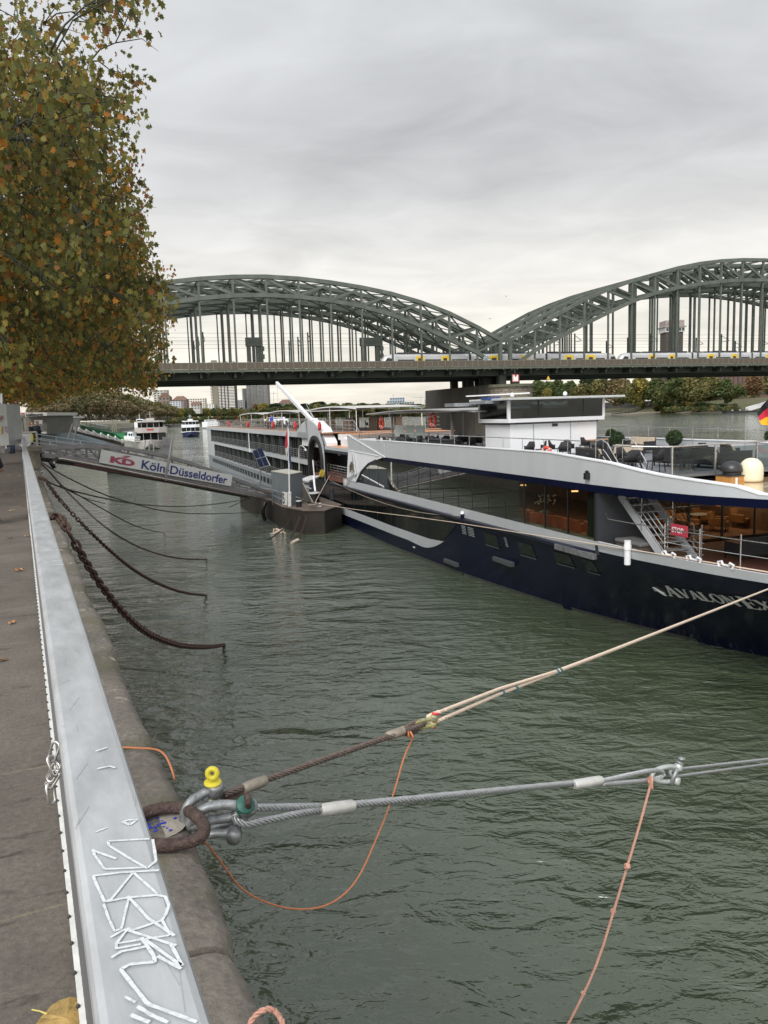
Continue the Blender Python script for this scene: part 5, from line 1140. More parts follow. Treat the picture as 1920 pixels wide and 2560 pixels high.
nm_=['first','second','third','fourth','fifth','sixth','seventh','eighth','ninth','tenth','eleventh','twelfth','thirteenth','fourteenth','fifteenth','sixteenth','seventeenth','eighteenth','nineteenth','twentieth']
k=0
for s in (116.4,117.4,119.6,120.6,121.7,123.0,126.6,127.5,128.6,129.6,130.9,131.8,132.8,133.9):
    l_='terracotta lounge chair inside the ship windows, %s from the curved left end'%nm_[k]
    if k==0: tag(ach,l_,'chair','terracotta chairs inside the lounge'); ach.matrix_basis=SM@Matrix.Translation((s,.85,3.68))@Matrix.Rotation(rad(180),4,'Z')
    else:
        c=dup(ach,(0,0,0),0,l_); c.matrix_basis=SM@Matrix.Translation((s,.85+R.uniform(-.1,.25),3.68))@Matrix.Rotation(rad(180+R.uniform(-25,25)),4,'Z')
    k+=1
# vase of white flowers
vs_=empty('flower_vase',(0,0,0),0,'silver vase of white orchids in the lounge window','vase'); vs_.matrix_basis=SM@Matrix.Translation((129.9,1.0,3.6))
MB().box(-.3,.3,-.3,.3,0,.55).build('pedestal',dgrey,vs_)
m_=MB(); m_.lathe([(.08,.55),(.2,.68),(.23,.8),(.17,.86)],(0,0,0),16); m_.build('vase',mat('vase_silver',(.45,.55,.42),.2,.8),vs_,smooth=True)
m_=MB()
for i in range(12):
    a=R.uniform(0,6.28); r_=R.uniform(.15,.5); m_.tube([(0,0,.85),(math.cos(a)*r_*.4,math.sin(a)*r_*.4,1.2),(math.cos(a)*r_,math.sin(a)*r_,1.3+R.uniform(.0,.35))],.012,5)
m_.build('stems',mat('stem_green',(.03,.06,.02),.7),vs_)
m_=MB()
for i in range(26):
    a=R.uniform(0,6.28); r_=R.uniform(.15,.55); c=(math.cos(a)*r_,math.sin(a)*r_,1.2+R.uniform(0,.5)); m_.lathe([(.01,-.03),(.06,0),(.03,.03)],c,5,axis=(R.uniform(-1,1),R.uniform(-1,1),1))
m_.build('blossoms',mat('blossom_white',(.7,.68,.6),.6),vs_)['kind']='stuff'
# lit lamps inside
wl_=mat('warm_lamp',(1.0,.55,.22),.5,emit=2.2)
for s,e,z in ((125.2,2.5,5.2),(121.3,4,5.3),(128.5,3.5,5.1),(138.3-1.8,5.2,0)):
    if z: 
        r=empty('lamp',SW(s,e,z),0,{125.2:'small amber wall lamp seen through the lounge window by the curtain',121.3:'small amber lamp deeper in the lounge',128.5:'amber lamp glowing behind the orchids'}[s],'lamp'); MB().cbox((0,0,0),(.3,.12,.06)).build('shade',wl_,r); MB().bar((0,.06,0),(0,.3,0),.03,.03).build('arm',black,r)
for i,(s,e) in enumerate(((112,2.2),(117.5,2.2),(122.5,2.2),(127.5,2.2),(132,2.4),(133.6,5.5),(133.6,8.5))):
    cl_=MB().box(s-.5,s+.5,e-.15,e+.15,5.84,5.885).build('ceiling_light',mat('lit_ceiling_panel',(1,.72,.42),.5,emit=1.5),ship)
    ld=bpy.data.lights.new('lounge_light','AREA'); ld.energy=26; ld.size=1.2; ld.color=(1,.68,.42); lo_=bpy.data.objects.new('lounge_light',ld); C.objects.link(lo_); lo_.matrix_basis=SM@Matrix.Translation((s,e,5.80))
# forward wall and bow lounge glass (faces the bow)
MB().box(135.32,135.5,0.02,2.7,3.4,5.87).build('dark_bulkhead',dgrey,ship)
g=MB()
for k in range(5):
    e0=2.7+k*1.72; o=MB().box(135.4,135.42,e0+.02,e0+1.7,2.95,5.86).build('bow_window',glass,ship); MB().box(135.38,135.46,e0-.03,e0+.03,2.95,5.86).build('window_mullion',black,o)
MB().box(135.37,135.47,2.7,11.3,4.95,5.02).build('window_transom',black,ship)
def bowplate(nm,s0,s1,z,th,m,ins):
    n=int((s1-s0)/.7); L_=[(s0+(s1-s0)*i/n,eh(s0+(s1-s0)*i/n,z)+ins) for i in range(n+1)]; MB().prism([(a,b,z-th) for a,b in L_]+[(a,11.4-b,z-th) for a,b in L_[::-1]],(0,0,th)).build(nm,m,ship)
bowplate('foredeck',135.52,147.5,3.45,.1,red_deck,.15)
bowplate('main_deck',100,148,2.84,.1,dgrey,.2)
bw_=MB(); vs=[]
st=[135.4+i*.6 for i in range(25)]
for s in st: vs+=[(s,eh(s,3.4)+.12,3.4),(s,tabf(ETOP,s)+.10,3.935),(s,tabf(ETOP,s)-.015,3.936)]
n=len(st); bw_.add(vs,[(i*3+j,i*3+j+1,(i+1)*3+j+1,(i+1)*3+j) for i in range(n-1) for j in range(2)]); bw_.build('bulwark',whp,ship,smooth=True)
# cupboard and sofas seen on/behind the foredeck
def sofa(name,l_,w,m,cu,leg=black,nb=3):
    root=empty(name); root['label']=l_; root['category']='sofa'
    MB().box(-w/2,w/2,-.4,.4,.14,.22).build('frame',leg,root)
    for i in range(nb):
        a=-w/2+w*i/nb; MB().box(a+.02,a+w/nb-.02,-.38,.3,.23,.42).build('seat_cushion',cu,root,bevel=.04)
        MB().prism([(a+.02,.2,.42),(a+.02,.3,.85),(a+.02,.42,.85),(a+.02,.38,.42)],(w/nb-.04,0,0)).build('back_cushion',cu,root,bevel=.04)
    g=MB(); g.tube([(-w/2,-.4,.62),(-w/2,.35,.62),(-w/2,.42,.72),(-w/2+.08,.45,.86),(w/2-.08,.45,.86),(w/2,.42,.72),(w/2,.35,.62),(w/2,-.4,.62)],.022,8); g.build('arm_rail',leg,root)
    MB().box(-w/2+.03,w/2-.03,.43,.45,.2,.82).build('back_panel',m,root)
    for x in (-1,1):
        MB().box(x*w/2-.01,x*w/2+.01,-.38,.4,.2,.6).build('side_panel',m,root)
        for y in (-1,1): MB().box(x*(w/2-.05)-.02,x*(w/2-.05)+.02,y*.36-.02,y*.36+.02,0,.2).build('leg',leg,root)
    return root
wick=mat('charcoal_wicker',(.022,.022,.025),.75,0,.4,40,bump=.4); beige=mat('beige_cushion',(.42,.35,.27),.85,0,.06,6); gcu=mat('grey_cushion',(.17,.16,.15),.85,0,.1,6)
def place(o,s,e,z,rz): o.matrix_basis=SM@Matrix.Translation((s,e,z))@Matrix.Rotation(rad(rz),4,'Z'); return o
place(sofa('sofa','grey cushioned sofa on the bow deck under the roof overhang',2.2,wick,gcu),138.8,4.6,3.45,-90)
place(sofa('sofa','second grey sofa farther across the bow deck behind the rail',2.0,wick,gcu),138.6,7.6,3.45,-90)
b_=empty('deck_bench',(0,0,0),0,'grey padded bench box standing against the dark wall left of the stairs','bench'); place(b_,136.7,1.0,3.45,0)
MB().box(-.9,.6,-.35,.45,.0,.45).build('base',mat('bench_rattan',(.09,.075,.06),.8,0,.3,30),b_); MB().box(-.95,.65,-.4,.5,.46,.62).build('cushion',mat('bench_pad',(.13,.13,.13),.85),b_,bevel=.06)
# bow interior furniture
brn=mat('ochre_leather',(.30,.15,.06),.6,0,.15,3); 
och=armchair('lounge_chair',brn,black,.7,.85); k=0
for s,e in ((133.9,4.2),(133.8,5.8),(133.9,7.4),(133.6,9.0),(132.2,4.6),(132.2,6.4),(132.0,8.2)):
    l_='ochre leather chair behind the bow glass, %s'%['front row nearest the stairs','front row second','front row third','front row farthest','back row nearest the stairs','back row middle','back row farthest'][k]
    if k==0: tag(och,l_,'chair','ochre chairs behind the bow glass'); place(och,s,e,3.55,90)
    else: place(dup(och,(0,0,0),0,l_),s,e,3.55,90+R.uniform(-40,40))
    k+=1
def table(name,l_,m,w=.9,h=.72,cat='table',rnd=True):
    root=empty(name); root['label']=l_; root['category']=cat
    m_=MB(); (m_.lathe([(w/2-.02,h-.03),(w/2,h-.015),(w/2-.01,h)],(0,0,0),20) if rnd else m_.box(-w/2,w/2,-w/2,w/2,h-.04,h)); m_.build('tabletop',m,root)
    if rnd: m_=MB(); m_.lathe([(.25,0),(.24,.02),(.04,.05),(.035,h-.03)],(0,0,0),12); m_.build('pedestal',black,root)
    else:
        for x in (-1,1):
            for y in (-1,1): MB().box(x*(w/2-.04)-.025,x*(w/2-.04)+.025,y*(w/2-.04)-.025,y*(w/2-.04)+.025,0,h-.04).build('leg',black,root)
    return root
wood=mat('table_wood',(.35,.18,.09),.45,0,.2,4)
place(table('table','round dark table among the ochre chairs behind the bow glass',mat('table_pale',(.45,.45,.42),.3)),133.2,6.9,3.55,0)
place(table('table','round pale table behind the bow glass near the stairs',mat('table_pale',(.45,.45,.42),.3)),133.2,5.0,3.55,0)
l2=empty('lamp',(0,0,0),0,'orange shaded box lamp glowing behind the bow sofa','lamp'); place(l2,134.9,6.6,3.55,0)
MB().box(-.2,.2,-.36,.36,1.30,1.48).build('shade',mat('lit_shade',(1,.30,.08),.5,emit=.28),l2); MB().box(-.03,.03,-.03,.03,0,1.35).build('stem',black,l2)
# roof decks
def deckplate(name,s0,s1,z,m,inset=.25,th=.12):
    n=max(2,int((s1-s0)/.7)); g=MB(); top=[];
    for i in range(n+1): s=s0+(s1-s0)*i/n; top.append((s,tabf(EB,s)+inset,z))
    poly=top+[(a,11.4-b,c) for a,b,c in top[::-1]]; g.prism([(a,b,c-th) for a,b,c in poly],(0,0,th)); return g.build(name,m,ship)
deckplate('sun_deck',103,137.25,6.55,deckm); deckplate('bow_roof',137.26,145.3,6.22,tan)
deckplate('bow_ceiling',135.5,145.4,5.95,dgrey,.2,.05)
g=MB(); g.box(101.8,104,.0,11.4,6.0,6.5); g.build('deck_front_block',whp,ship)
# stairs (foredeck to sun deck) and stair on top
def stairs(s0,s1,z0,z1,e0,e1,nm='stair',n=9):
    g=MB()
    for e in (e0,e1): g.bar((s0,e,z0),(s1,e,z1),.07,.30)
    st_=g.build(nm,sil,ship)
    for i in range(n):
        t=(i+.5)/n; s=s0+(s1-s0)*t; z=z0+(z1-z0)*t; MB().box(s-.14,s+.14,e0+.035,e1-.035,z-.02,z+.02).build('tread',mat('tread_metal',(.45,.46,.47),.4,.6),st_)
    return st_
stairs(135.6,138.4,5.72,3.48,.95,2.25)
rl=MB()
for e in (.9,2.32):
    for k in range(4):
        off=.35+.27*k; rl.tube([(135.6,e,min(5.84,5.72+off)) if False else (135.6+ (max(0,5.72+off-5.84))/.8,e,min(5.84,5.72+off)),(138.4,e,3.48+off)],.017,6)
    for t in (.12,.5,.92): s=135.6+2.8*t; z=5.72-2.24*t; rl.tube([(s,e,z-.1),(s,e,min(5.84,z+1.15))],.02,6)
rl.build('stair_rail',inox,ship)
r2=MB()
for e in (1.0,2.3):
    r2.tube([(133.9,e,7.75),(134.3,e,7.85),(134.7,e,7.7),(136.4,e,5.9)],.025,8)
    for k in (.3,.6): r2.tube([(134.4,e,7.75-k),(134.6,e,7.62-k),(136.2,e,5.95)],.016,6)
    r2.tube([(133.9,e,6.55),(133.9,e,7.75)],.022,6)
r2.build('stair_rail',inox,ship)
# side rail on the fascia cap
r3=MB(); top=[]
for i in range(41):
    s=104.5+i*.735; top.append((s,.25,tabf(ZT,s)+.55 if s<131 else 7.81))
r3.tube(top,.022,6)
r3.tube([(104.5,.25,7.81),(104.1,.25,7.75),(104.0,.25,7.3)],.022,6)
for s in [104.5+i*1.9 for i in range(16)]: r3.tube([(s,.25,min(7.2,tabf(ZT,s)-.1)),(s,.25,7.79)],.016,6)
r3.build('side_rail',inox,ship)
r3=MB(); r3.tube([(116,11.1,8.0),(145,10.9,7.7)],.02,6)
for i in range(16): r3.tube([(117+i*1.8,11.1,6.9),(117+i*1.8,11.1,8.0-.01*i)],.014,6)
r3.build('far_side_rail',inox,ship)
# glass barrier at front of sun deck
gb=MB(); pts=[(136.4,1.0,0),(137.3,2.4,0),(137.3,10.3,0)]
gb.tube([(135.0,1.05,7.62),(136.2,1.05,7.62),(137.3,2.0,7.6),(137.3,10.6,7.66)],.028,8); 
for e in (2.0,4.0,6.0,8.0,10.0): gb.box(137.27,137.33,e-.03,e+.03,6.4,7.6)
gb.build('barrier_rail',inox,ship)
for k in range(4): MB().box(137.29,137.31,2.06+2*k,3.94+2*k,6.62,7.5).build('barrier_glass',clear,ship)
MB().bar((135.0,1.05,7.4),(136.6,1.9,7.4),.01,.0).build('barrier_glass',clear,ship) if False else None
# wheelhouse
wh=empty('x'); bpy.data.objects.remove(wh)
MB().box(119.3,122.4,3.3,8.9,6.55,8.42).build('wheelhouse_base',whp,ship,bevel=.02)
for e in (4.75,7.15): MB().box(122.4,122.43,e-.015,e+.015,6.6,8.4).build('base_seam',mat('seam_grey',(.3,.3,.33),.5),ship)
MB().box(122.4,122.44,5.95,6.3,8.12,8.28).build('vent_grille',dgrey,ship)
MB().box(119.0,122.75,3.0,9.2,8.4,8.62).build('wheelhouse_sill',whp,ship,bevel=.02)
wg_=glassmat('wheelhouse_glass',(.45,.5,.52),.5)
for (e0,e1) in ((3.15,4.9),(4.95,7.8),(7.85,9.1)): MB().box(122.68,122.7,e0,e1,8.62,9.62).build('wheelhouse_window',wg_,ship)
MB().box(119.15,122.65,3.04,3.06,8.62,9.62).build('wheelhouse_window',wg_,ship); MB().box(119.15,122.65,9.14,9.16,8.62,9.62).build('wheelhouse_window',wg_,ship); MB().box(119.1,119.12,3.1,9.1,8.62,9.62).build('wheelhouse_window',wg_,ship)
for s,e in ((122.68,3.06),(119.1,3.06),(122.68,9.14),(119.1,9.14)): MB().box(s-.08,s+.06,e-.08,e+.08,8.6,9.64).build('corner_post',whp,ship)
for e in (4.92,7.82): MB().box(122.64,122.71,e-.03,e+.03,8.62,9.62).build('window_mullion',black,ship)
MB().box(118.6,123.5,2.6,10.05,9.64,9.77).build('wheelhouse_roof',mat('roof_grey',(.45,.46,.45),.5,0,.1,2),ship,bevel=.03)
g=MB(); g.box(118.9,122.4,3.2,9.0,8.3,8.45); g.box(121.6,122.3,4.5,7.8,8.45,9.05); g.box(120.6,121.0,5.6,6.2,8.6,9.4); g.build('console',dgrey,ship)
g=MB(); g.bar((121.2,1.2,9.95),(121.2,5.2,10.05),.08,.07); g.build('radar_bar',whp,ship); g=MB(); g.box(119.6,121.6,2.2,3.5,9.5,9.68); g.box(118.2,119.6,1.2,2.6,9.4,9.6); g.build('equipment_tray',steel,ship)
for e in (3.0,6.3): g=MB(); g.lathe([(.09,0),(.12,.05),(.11,.16),(.04,.22)],(123.2,e,9.82),12); g.build('camera_dome',whp,ship,smooth=True)
g=MB(); g.box(120.6,121.5,2.4,3.2,9.70,9.86); g.build('radar_base',mat('radar_blue',(.03,.06,.2),.5),ship)
# sun deck canopy behind the wheelhouse
g=MB(); vs=[]
cv=[sh(969,1030,3)[0],sh(1196,1015,3)[0]]
for i in range(9):
    s=99.8+(120-99.8)*i/8; z=9.05+.22*math.sin(math.pi*i/8)
    for e in (2.2,9.6): vs+=[(s,e,z),(s,e,z+.07)]
g.add(vs,[(i*4,i*4+2,i*4+6,i*4+4) for i in range(8)]+[(i*4+1,i*4+5,i*4+7,i*4+3) for i in range(8)]+[(i*4,i*4+4,i*4+5,i*4+1) for i in range(8)]+[(i*4+2,i*4+3,i*4+7,i*4+6) for i in range(8)]+[(0,1,3,2),(32,34,35,33)]); g.build('sun_canopy',mat('canopy_grey',(.30,.30,.29),.8),ship)
for s,e in ((103.9,3),(115.2,3),(103.9,9),(115.2,9)): MB().box(s-.07,s+.07,e-.07,e+.07,6.5,9.1).build('canopy_post',mat('post_taupe',(.16,.15,.14),.5),ship)
# midship: white blocks, glass windbreaks
g=MB(); g.box(96.2,101.5,1.0,10.4,6.42,7.05); g.build('mid_block',whp,ship)
g=MB(); g.box(94.4,101.9,0,11.4,6.12,6.4); g.build('gallery_roof',sil,ship); MB().box(94.4,101.8,.15,11.2,6.4,6.42).build('gallery_roof_deck',orange,ship)
for k in range(3):
    s0=sh(987+k*26,1084,4)[0]; s1=sh(1010+k*26,1084,4)[0]; MB().box(s0,s1-.05,4,4.03,6.95,8.15).build('windbreak_glass',mat('frosted_glass',(.42,.50,.46),.25,0,.05,2),ship)
# gallery: floor, back wall, rails
MB().box(88,102.0,.1,11.3,3.5,3.76).build('gallery_floor',red_deck,ship)
MB().box(89,101.9,2.6,2.8,3.76,6.12).build('gallery_wall',mat('gallery_dark',(.012,.013,.016),.5,0,.3,1),ship)
g=MB(); g.box(94.4,101.9,.0,.2,5.9,6.14); g.build('gallery_beam',dgrey,ship)
r=MB()
for z in (3.98,4.2,4.42,4.64): r.tube([(94.5,.12,z),(101.4,.12,z)],.018,6)
r.tube([(94.5,.12,4.86),(101.4,.12,4.86)],.028,6)
for i in range(7): r.tube([(94.7+i*1.1,.12,3.7),(94.7+i*1.1,.12,4.85)],.02,6)
r.build('gallery_rail',inox,ship)
# arch
def archpts(a,b,z0,zt,n=14):
    c=(a+b)/2; w_=(b-a)/2; zs=zt-w_*.9; return [(a,z0)]+[(c-w_*math.cos(math.pi*i/n),zs+(zt-zs)*math.sin(math.pi*i/n)) for i in range(n+1)]+[(b,z0)]
ap=archpts(89.1,94.4,3.3,7.3); ai=archpts(89.65,93.95,3.3,6.95)
g=MB(); n=len(ap); vs=[(s,-.3,z) for s,z in ap]+[(s,-.3,z) for s,z in ai]+[(s,.15,z) for s,z in ap]+[(s,.15,z) for s,z in ai]
g.add(vs,[(i,i+1,n+i+1,n+i) for i in range(n-1)]+[(i,2*n+i,2*n+i+1,i+1) for i in range(n-1)]+[(n+i,n+i+1,3*n+i+1,3*n+i) for i in range(n-1)]); g.build('arch_frame',black,ship)
fac=[(84.5,7.6),(85.6,8.1),(87.08,8.48),(88.5,8.68),(89.83,8.67),(91.3,8.4),(92.55,7.98),(93.6,7.45),(94.47,6.7)]
g=MB(); A=[(84.5,4.0),(84.5,7.6)]+fac[1:]+[(94.6,3.4)]
# facade built as strip between outer outline and arch hole
outer=[(88.8,3.4),(88.8,5.0),(88.8,6.4),(88.8,7.0)]+[(88.0,8.6),(88.9,8.69),(89.83,8.67),(91.3,8.4),(92.55,7.98),(93.6,7.45),(94.47,6.7),(94.75,5.8),(94.75,5.),(94.75,4.2),(94.75,3.8),(94.75,3.4)]
k=len(ap); 
import bisect
def resample(P,m):
    d=[0]
    for a,b in zip(P[:-1],P[1:]): d.append(d[-1]+math.hypot(b[0]-a[0],b[1]-a[1]))
    o=[]
    for i in range(m):
        t=d[-1]*i/(m-1); j=min(len(P)-2,max(0,bisect.bisect_right(d,t)-1)); u=(t-d[j])/max(1e-9,d[j+1]-d[j]); o.append((P[j][0]+(P[j+1][0]-P[j][0])*u,P[j][1]+(P[j+1][1]-P[j][1])*u))
    return o
ou=resample(outer,24); inn=resample(ap,24); vs=[(s,-.12,z) for s,z in ou]+[(s,-.12,z) for s,z in inn]
g.add(vs,[(i,i+1,24+i+1,24+i) for i in range(23)]); 
g.prism([(84.5,-.12,7.0),(84.5,-.12,7.62)]+[(s,-.12,z) for s,z in fac[1:4]]+[(88.8,-.12,8.69),(88.8,-.12,7.0)],(0,.3,0)); g.build('arch_facade',sil,ship)
g=MB(); g.prism([(85,.2,7.6),(87.,.2,8.4),(89.8,.2,8.6),(92.5,.2,7.9),(94.4,.2,6.7),(94.4,.2,6.2),(85,.2,6.2)],(0,1.0,0)); g.build('arch_back',whp,ship)
c_=MB()
for z in (4.1,4.5,4.85): c_.tube([(90.2,.3,z),(93.6,.3,z)],.02,6)
for s in (90.2,91.9,93.6): c_.tube([(s,.3,3.7),(s,.3,4.85)],.02,6)
c_.build('entry_rail',inox,ship)
MB().box(90.0,90.25,2.45,2.55,5.3,5.6).build('notice',whp,ship)
# stern cabins
MB().box(6.3,88.8,.45,11.0,2.25,7.0).build('cabin_core',mat('cabin_dark',(.02,.022,.022),.3,0,.4,.8),ship)
def lin(name,z0,z1,m,s0=6.2,s1=88.9,e=-.05): MB().box(s0,s1,e,.5,z0,z1).build(name,m,ship)
lin('upper_fascia',7.0,7.52,sil,s1=89.0,e=-.12); lin('deck_band',4.4,4.83,sil,e=-.03); lin('stern_fascia',3.71,2.26+1.45,sil) if False else None
MB().box(6.2,11.4,-.05,.45,4.83,7.0).build('stern_wall',sil,ship); MB().box(6.2,15.6,-.05,.45,2.25,4.4).build('stern_wall',sil,ship)
loft_dummy=None
# lower hull ledge
MB().box(6.2,88.9,-.06,.5,2.15,2.25).build('lower_ledge',sil,ship)
cur=[mat('curtain_a',(.11,.12,.11),.8),mat('curtain_b',(.20,.21,.20),.8),mat('curtain_c',(.06,.055,.05),.8)]
for (s0,s1,z0,z1,nm) in ((11.4,88.7,4.85,6.98,'upper'),(15.6,88.6,2.27,4.38,'lower')):
    n=int(round((s1-s0)/4.55)); w_=(s1-s0)/n
    for i in range(n):
        a=s0+i*w_; o=MB().box(a+.06,a+w_-.06,.36,.38,z0,z1).build('cabin_window',glass,ship)
        MB().box(a-.07,a+.07,.02,.44,z0,z1).build('cabin_pillar',mat('cabin_post',(.05,.055,.055),.4),o)
        g=MB()
        for k in range(1,5): g.box(a+w_*k/5-.035,a+w_*k/5+.035,.33,.37,z0,z1)
        g.build('window_frame',mat('cabin_post',(.05,.055,.055),.4),o)
        g=MB(); x=a+.1
        while x<a+w_-.3:
            ww=R.uniform(.12,.75)
            if R.random()<.62: g.box(x,min(a+w_-.1,x+ww),.40,.43,z0,z1-.1)
            x+=ww+R.uniform(.05,.5)
        if g.v: g.build('cabin_curtain',cur[R.choice((0,0,1,2))],o)
    r=MB()
    for k in range(5): r.tube([(s0,-.0,z0+.16+k*.2),(s1,-.0,z0+.16+k*.2)],.016 if k<4 else .026,5)
    x=s0+.5
    while x<s1: r.tube([(x,-.0,z0),(x,-.0,z0+.98)],.02,5); x+=1.52
    r.build('balcony_rail',mat('rail_grey',(.30,.31,.31),.4,.6),ship)
sdv=sh(623,1090)[0]; MB().box(sdv-.06,sdv+.06,-.12,-.02,4.4,7.4).build('white_downpipe',whp,ship)
pmat=mat('porthole_glass',(.004,.005,.01),.3,spec=.2)
for i in range(27):
    s=12.2+i*2.35; MB().box(s,s+1.5,-.03,.0,1.05,1.72).build('porthole',pmat,ship)
# sun deck of the stern half
MB().box(6.3,94,.0,11.4,7.50,7.56).build('stern_sun_deck',orange,ship); MB().box(6.6,93.8,.3,11.1,7.56,7.58).build('deck_covering',mat('deck_brown',(.16,.13,.11),.7,0,.1,3),ship)
r=MB()
for z in (7.9,8.2,8.62): r.tube([(6.5,.12,z),(84.5,.12,z)],.02 if z<8.6 else .028,6)
x=6.6
while x<84.5: r.tube([(x,.12,7.55),(x,.12,8.62)],.02,5); x+=1.35
for z in (7.9,8.25,8.62): r.tube([(6.5,11.2,z),(94,11.2,z)],.02,5)
x=6.6
while x<94: r.tube([(x,11.2,7.55),(x,11.2,8.62)],.02,5); x+=1.8
for z in (7.9,8.25,8.62): r.tube([(6.5,.12,z),(6.5,11.2,z)],.02,5)
r.build('sun_deck_rail',inox,ship)
r=MB()
for z in (7.9,8.2,8.6): r.tube([(87.5,2.0,z),(97,2.0,z),(98.4,2.0,z-.9 if z>8.5 else z-.4)],.02,6); 
for x in (87.5,89.5,91.5,93.5,95.5,97): r.tube([(x,2.0,7.0),(x,2.0,8.6)],.02,5)
r.build('mid_rail',inox,ship)
MB().box(94,97.5,1.4,11.0,6.9,7.4).build('mid_deck_step',whp,ship); MB().box(94,98.2,1.5,10.9,7.4,7.44).build('mid_step_deck',orange,ship)
# canopies on stern: canvas + frames
can=mat('canvas_cream',(.48,.46,.43),.8,0,.05,1)
def canopy(s0,s1,zc,e0,e1,sagz,idx):
    g=MB(); n=10; vs=[]
    for i in range(n+1):
        t=i/n; s=s0+(s1-s0)*t; z=zc+sagz*math.sin(math.pi*(t*.9+.05))
        for j in range(3): e=e0+(e1-e0)*j/2; vs+=[(s,e,z),(s,e,z+.05)]
    for i in range(n):
        for j in range(2):
            a=i*6+j*2; b=a+6; g_=[(a,b,b+2,a+2),(a+1,a+3,b+3,b+1)]
            for f in g_: pass
            g.f+= []
            if i==0 and j==0: g.add(vs,[])
            g.f+=g_; g.m+=[0,0]
        a=i*6; g.f+=[(a,a+1,a+7,a+6),(a+4,a+10,a+11,a+5)]; g.m+=[0,0]
    g.build('canopy_canvas',can,ship)
    g=MB()
    for s in (s0+.3,(s0+s1)/2,s1-.3):
        for e in (e0+.1,e1-.1):
            z=zc+sagz*math.sin(math.pi*((s-s0)/(s1-s0)*.9+.05)); g.tube([(s,e,7.55),(s,e,z)],.035,6)
    for e in (e0,e1): g.tube([(s0+(s1-s0)*i/10,e,zc+sagz*math.sin(math.pi*(i/10*.9+.05))-.03) for i in range(11)],.035,6)
    g.build('canopy_frame',whp,ship)
canopy(76,94.5,9.55,3.0,9.5,.35,0); canopy(52,72,9.45,3.0,9.3,.35,1); canopy(28,50,9.4,3.0,9.3,.3,2)
# crane boom on deck
cb_=MB(); S1=sh(692,958,2);S2=sh(790,1062,2);S3=sh(818,1092,2)
cb_.bar((S1[0],2,S1[1]),(S2[0],2,S2[1]),.30,.42); cb_.build('crane_boom',whp,ship,bevel=.03)
g=MB(); g.bar((S2[0]-.5,2,S2[1]+.4),(S3[0],2,S3[1]),.5,.6); g.box(S3[0]-1.2,S3[0]+1.5,1.5,2.5,6.4,S3[1]-.1); g.build('crane_base',whp,ship,bevel=.04)
g=MB(); g.tube([(S2[0]-3,2.2,S2[1]+1.3),(S2[0]+1,2.2,S2[1]-.3)],.07,8); g.tube([(S1[0]+.2,2,S1[1]-.1),(S1[0]+.2,2,S1[1]-2.6)],.02,5); g.tube([(S2[0]-5,2.25,S2[1]+2.3),(S2[0]+.5,2.2,S2[1]-.8)],.03,6); g.build('crane_cylinder',inox,ship)
# bollards, fairleads, spotlight on ship side
def shipbollard(s,e,z,nm,mt1,mt2,h=.42,r_=.10):
    g=MB(); g.lathe([(r_,0),(r_,h*.6)],(s,e,z),14); o=g.build(nm,mt1,ship,smooth=True); g=MB(); g.lathe([(r_,h*.6),(r_*1.15,h*.62),(r_*1.15,h*.8),(r_,h*.85),(r_*1.05,h)],(s,e,z),14); g.build('cap',mt2,o,smooth=True)
s_,z_=sh(1160,1294); shipbollard(s_,-.1,3.38,'bollard',hullm,whp)
s_,z_=sh(1570,1400); shipbollard(137.4,0.0,3.35,'bollard',whp,whp,.9,.12)
for px in (1650,1740,1850):
    s_=she(px,1393+(px-1650)*.1,3.95)[0]; e_=tabf(ETOP,s_)+.03; g=MB(); g.tube([(s_-.28,e_,3.93),(s_-.34,e_,4.06),(s_-.18,e_,4.1),(s_-.12,e_,4.0),(s_+.12,e_,4.0),(s_+.18,e_,4.1),(s_+.34,e_,4.06),(s_+.28,e_,3.93)],.04,8); g.build('fairlead',whp,ship,smooth=True)
s_,z_=sh(1474,1188); g=MB(); g.box(s_-.1,s_+.1,-.22,-.04,z_-.16,z_+.1); g.lathe([(.05,.1),(.09,.16),(.02,.2)],(s_,-.13,z_),10); g.build('side_spotlight',black,ship,bevel=.01); 
# bow rail
br3=MB(); pts=[(s,tabf(ETOP,s)+.12,4.87) for s in [136+.5*i for i in range(28)]]; br3.tube([(135.6,.3,5.05)]+pts,.022,8); br3.tube([(p[0],p[1],4.4) for p in pts[6:]],.014,6)
for i in (6,9,12,15,18,22,26): p=pts[i]; br3.tube([(p[0],p[1],3.9),(p[0],p[1],5.05)],.026,8)
br3.build('bow_rail',inox,ship)
g=MB()
for z in (3.7,4.1,4.5,4.9): g.tube([(138.6,.75,z),(140.3,.9,z)],.018,6)
for s in (138.6,140.3): g.tube([(s,.8,3.45),(s,.8,5.15)],.022,6)
g.build('bow_gate',inox,ship)
sg=MB(); s0=139.3; sg.box(s0-.42,s0+.42,.70,.73,4.62,5.02); so_=sg.build('stop_sign',mat('stop_red',(.42,.04,.07),.5),ship)
text('stop_lettering','STOP',.26,mat('sign_white',(.75,.74,.72),.5),so_,(s0-.36,.695,4.73),(1,0,0),(0,0,1),.002,.003,.95,world=False)
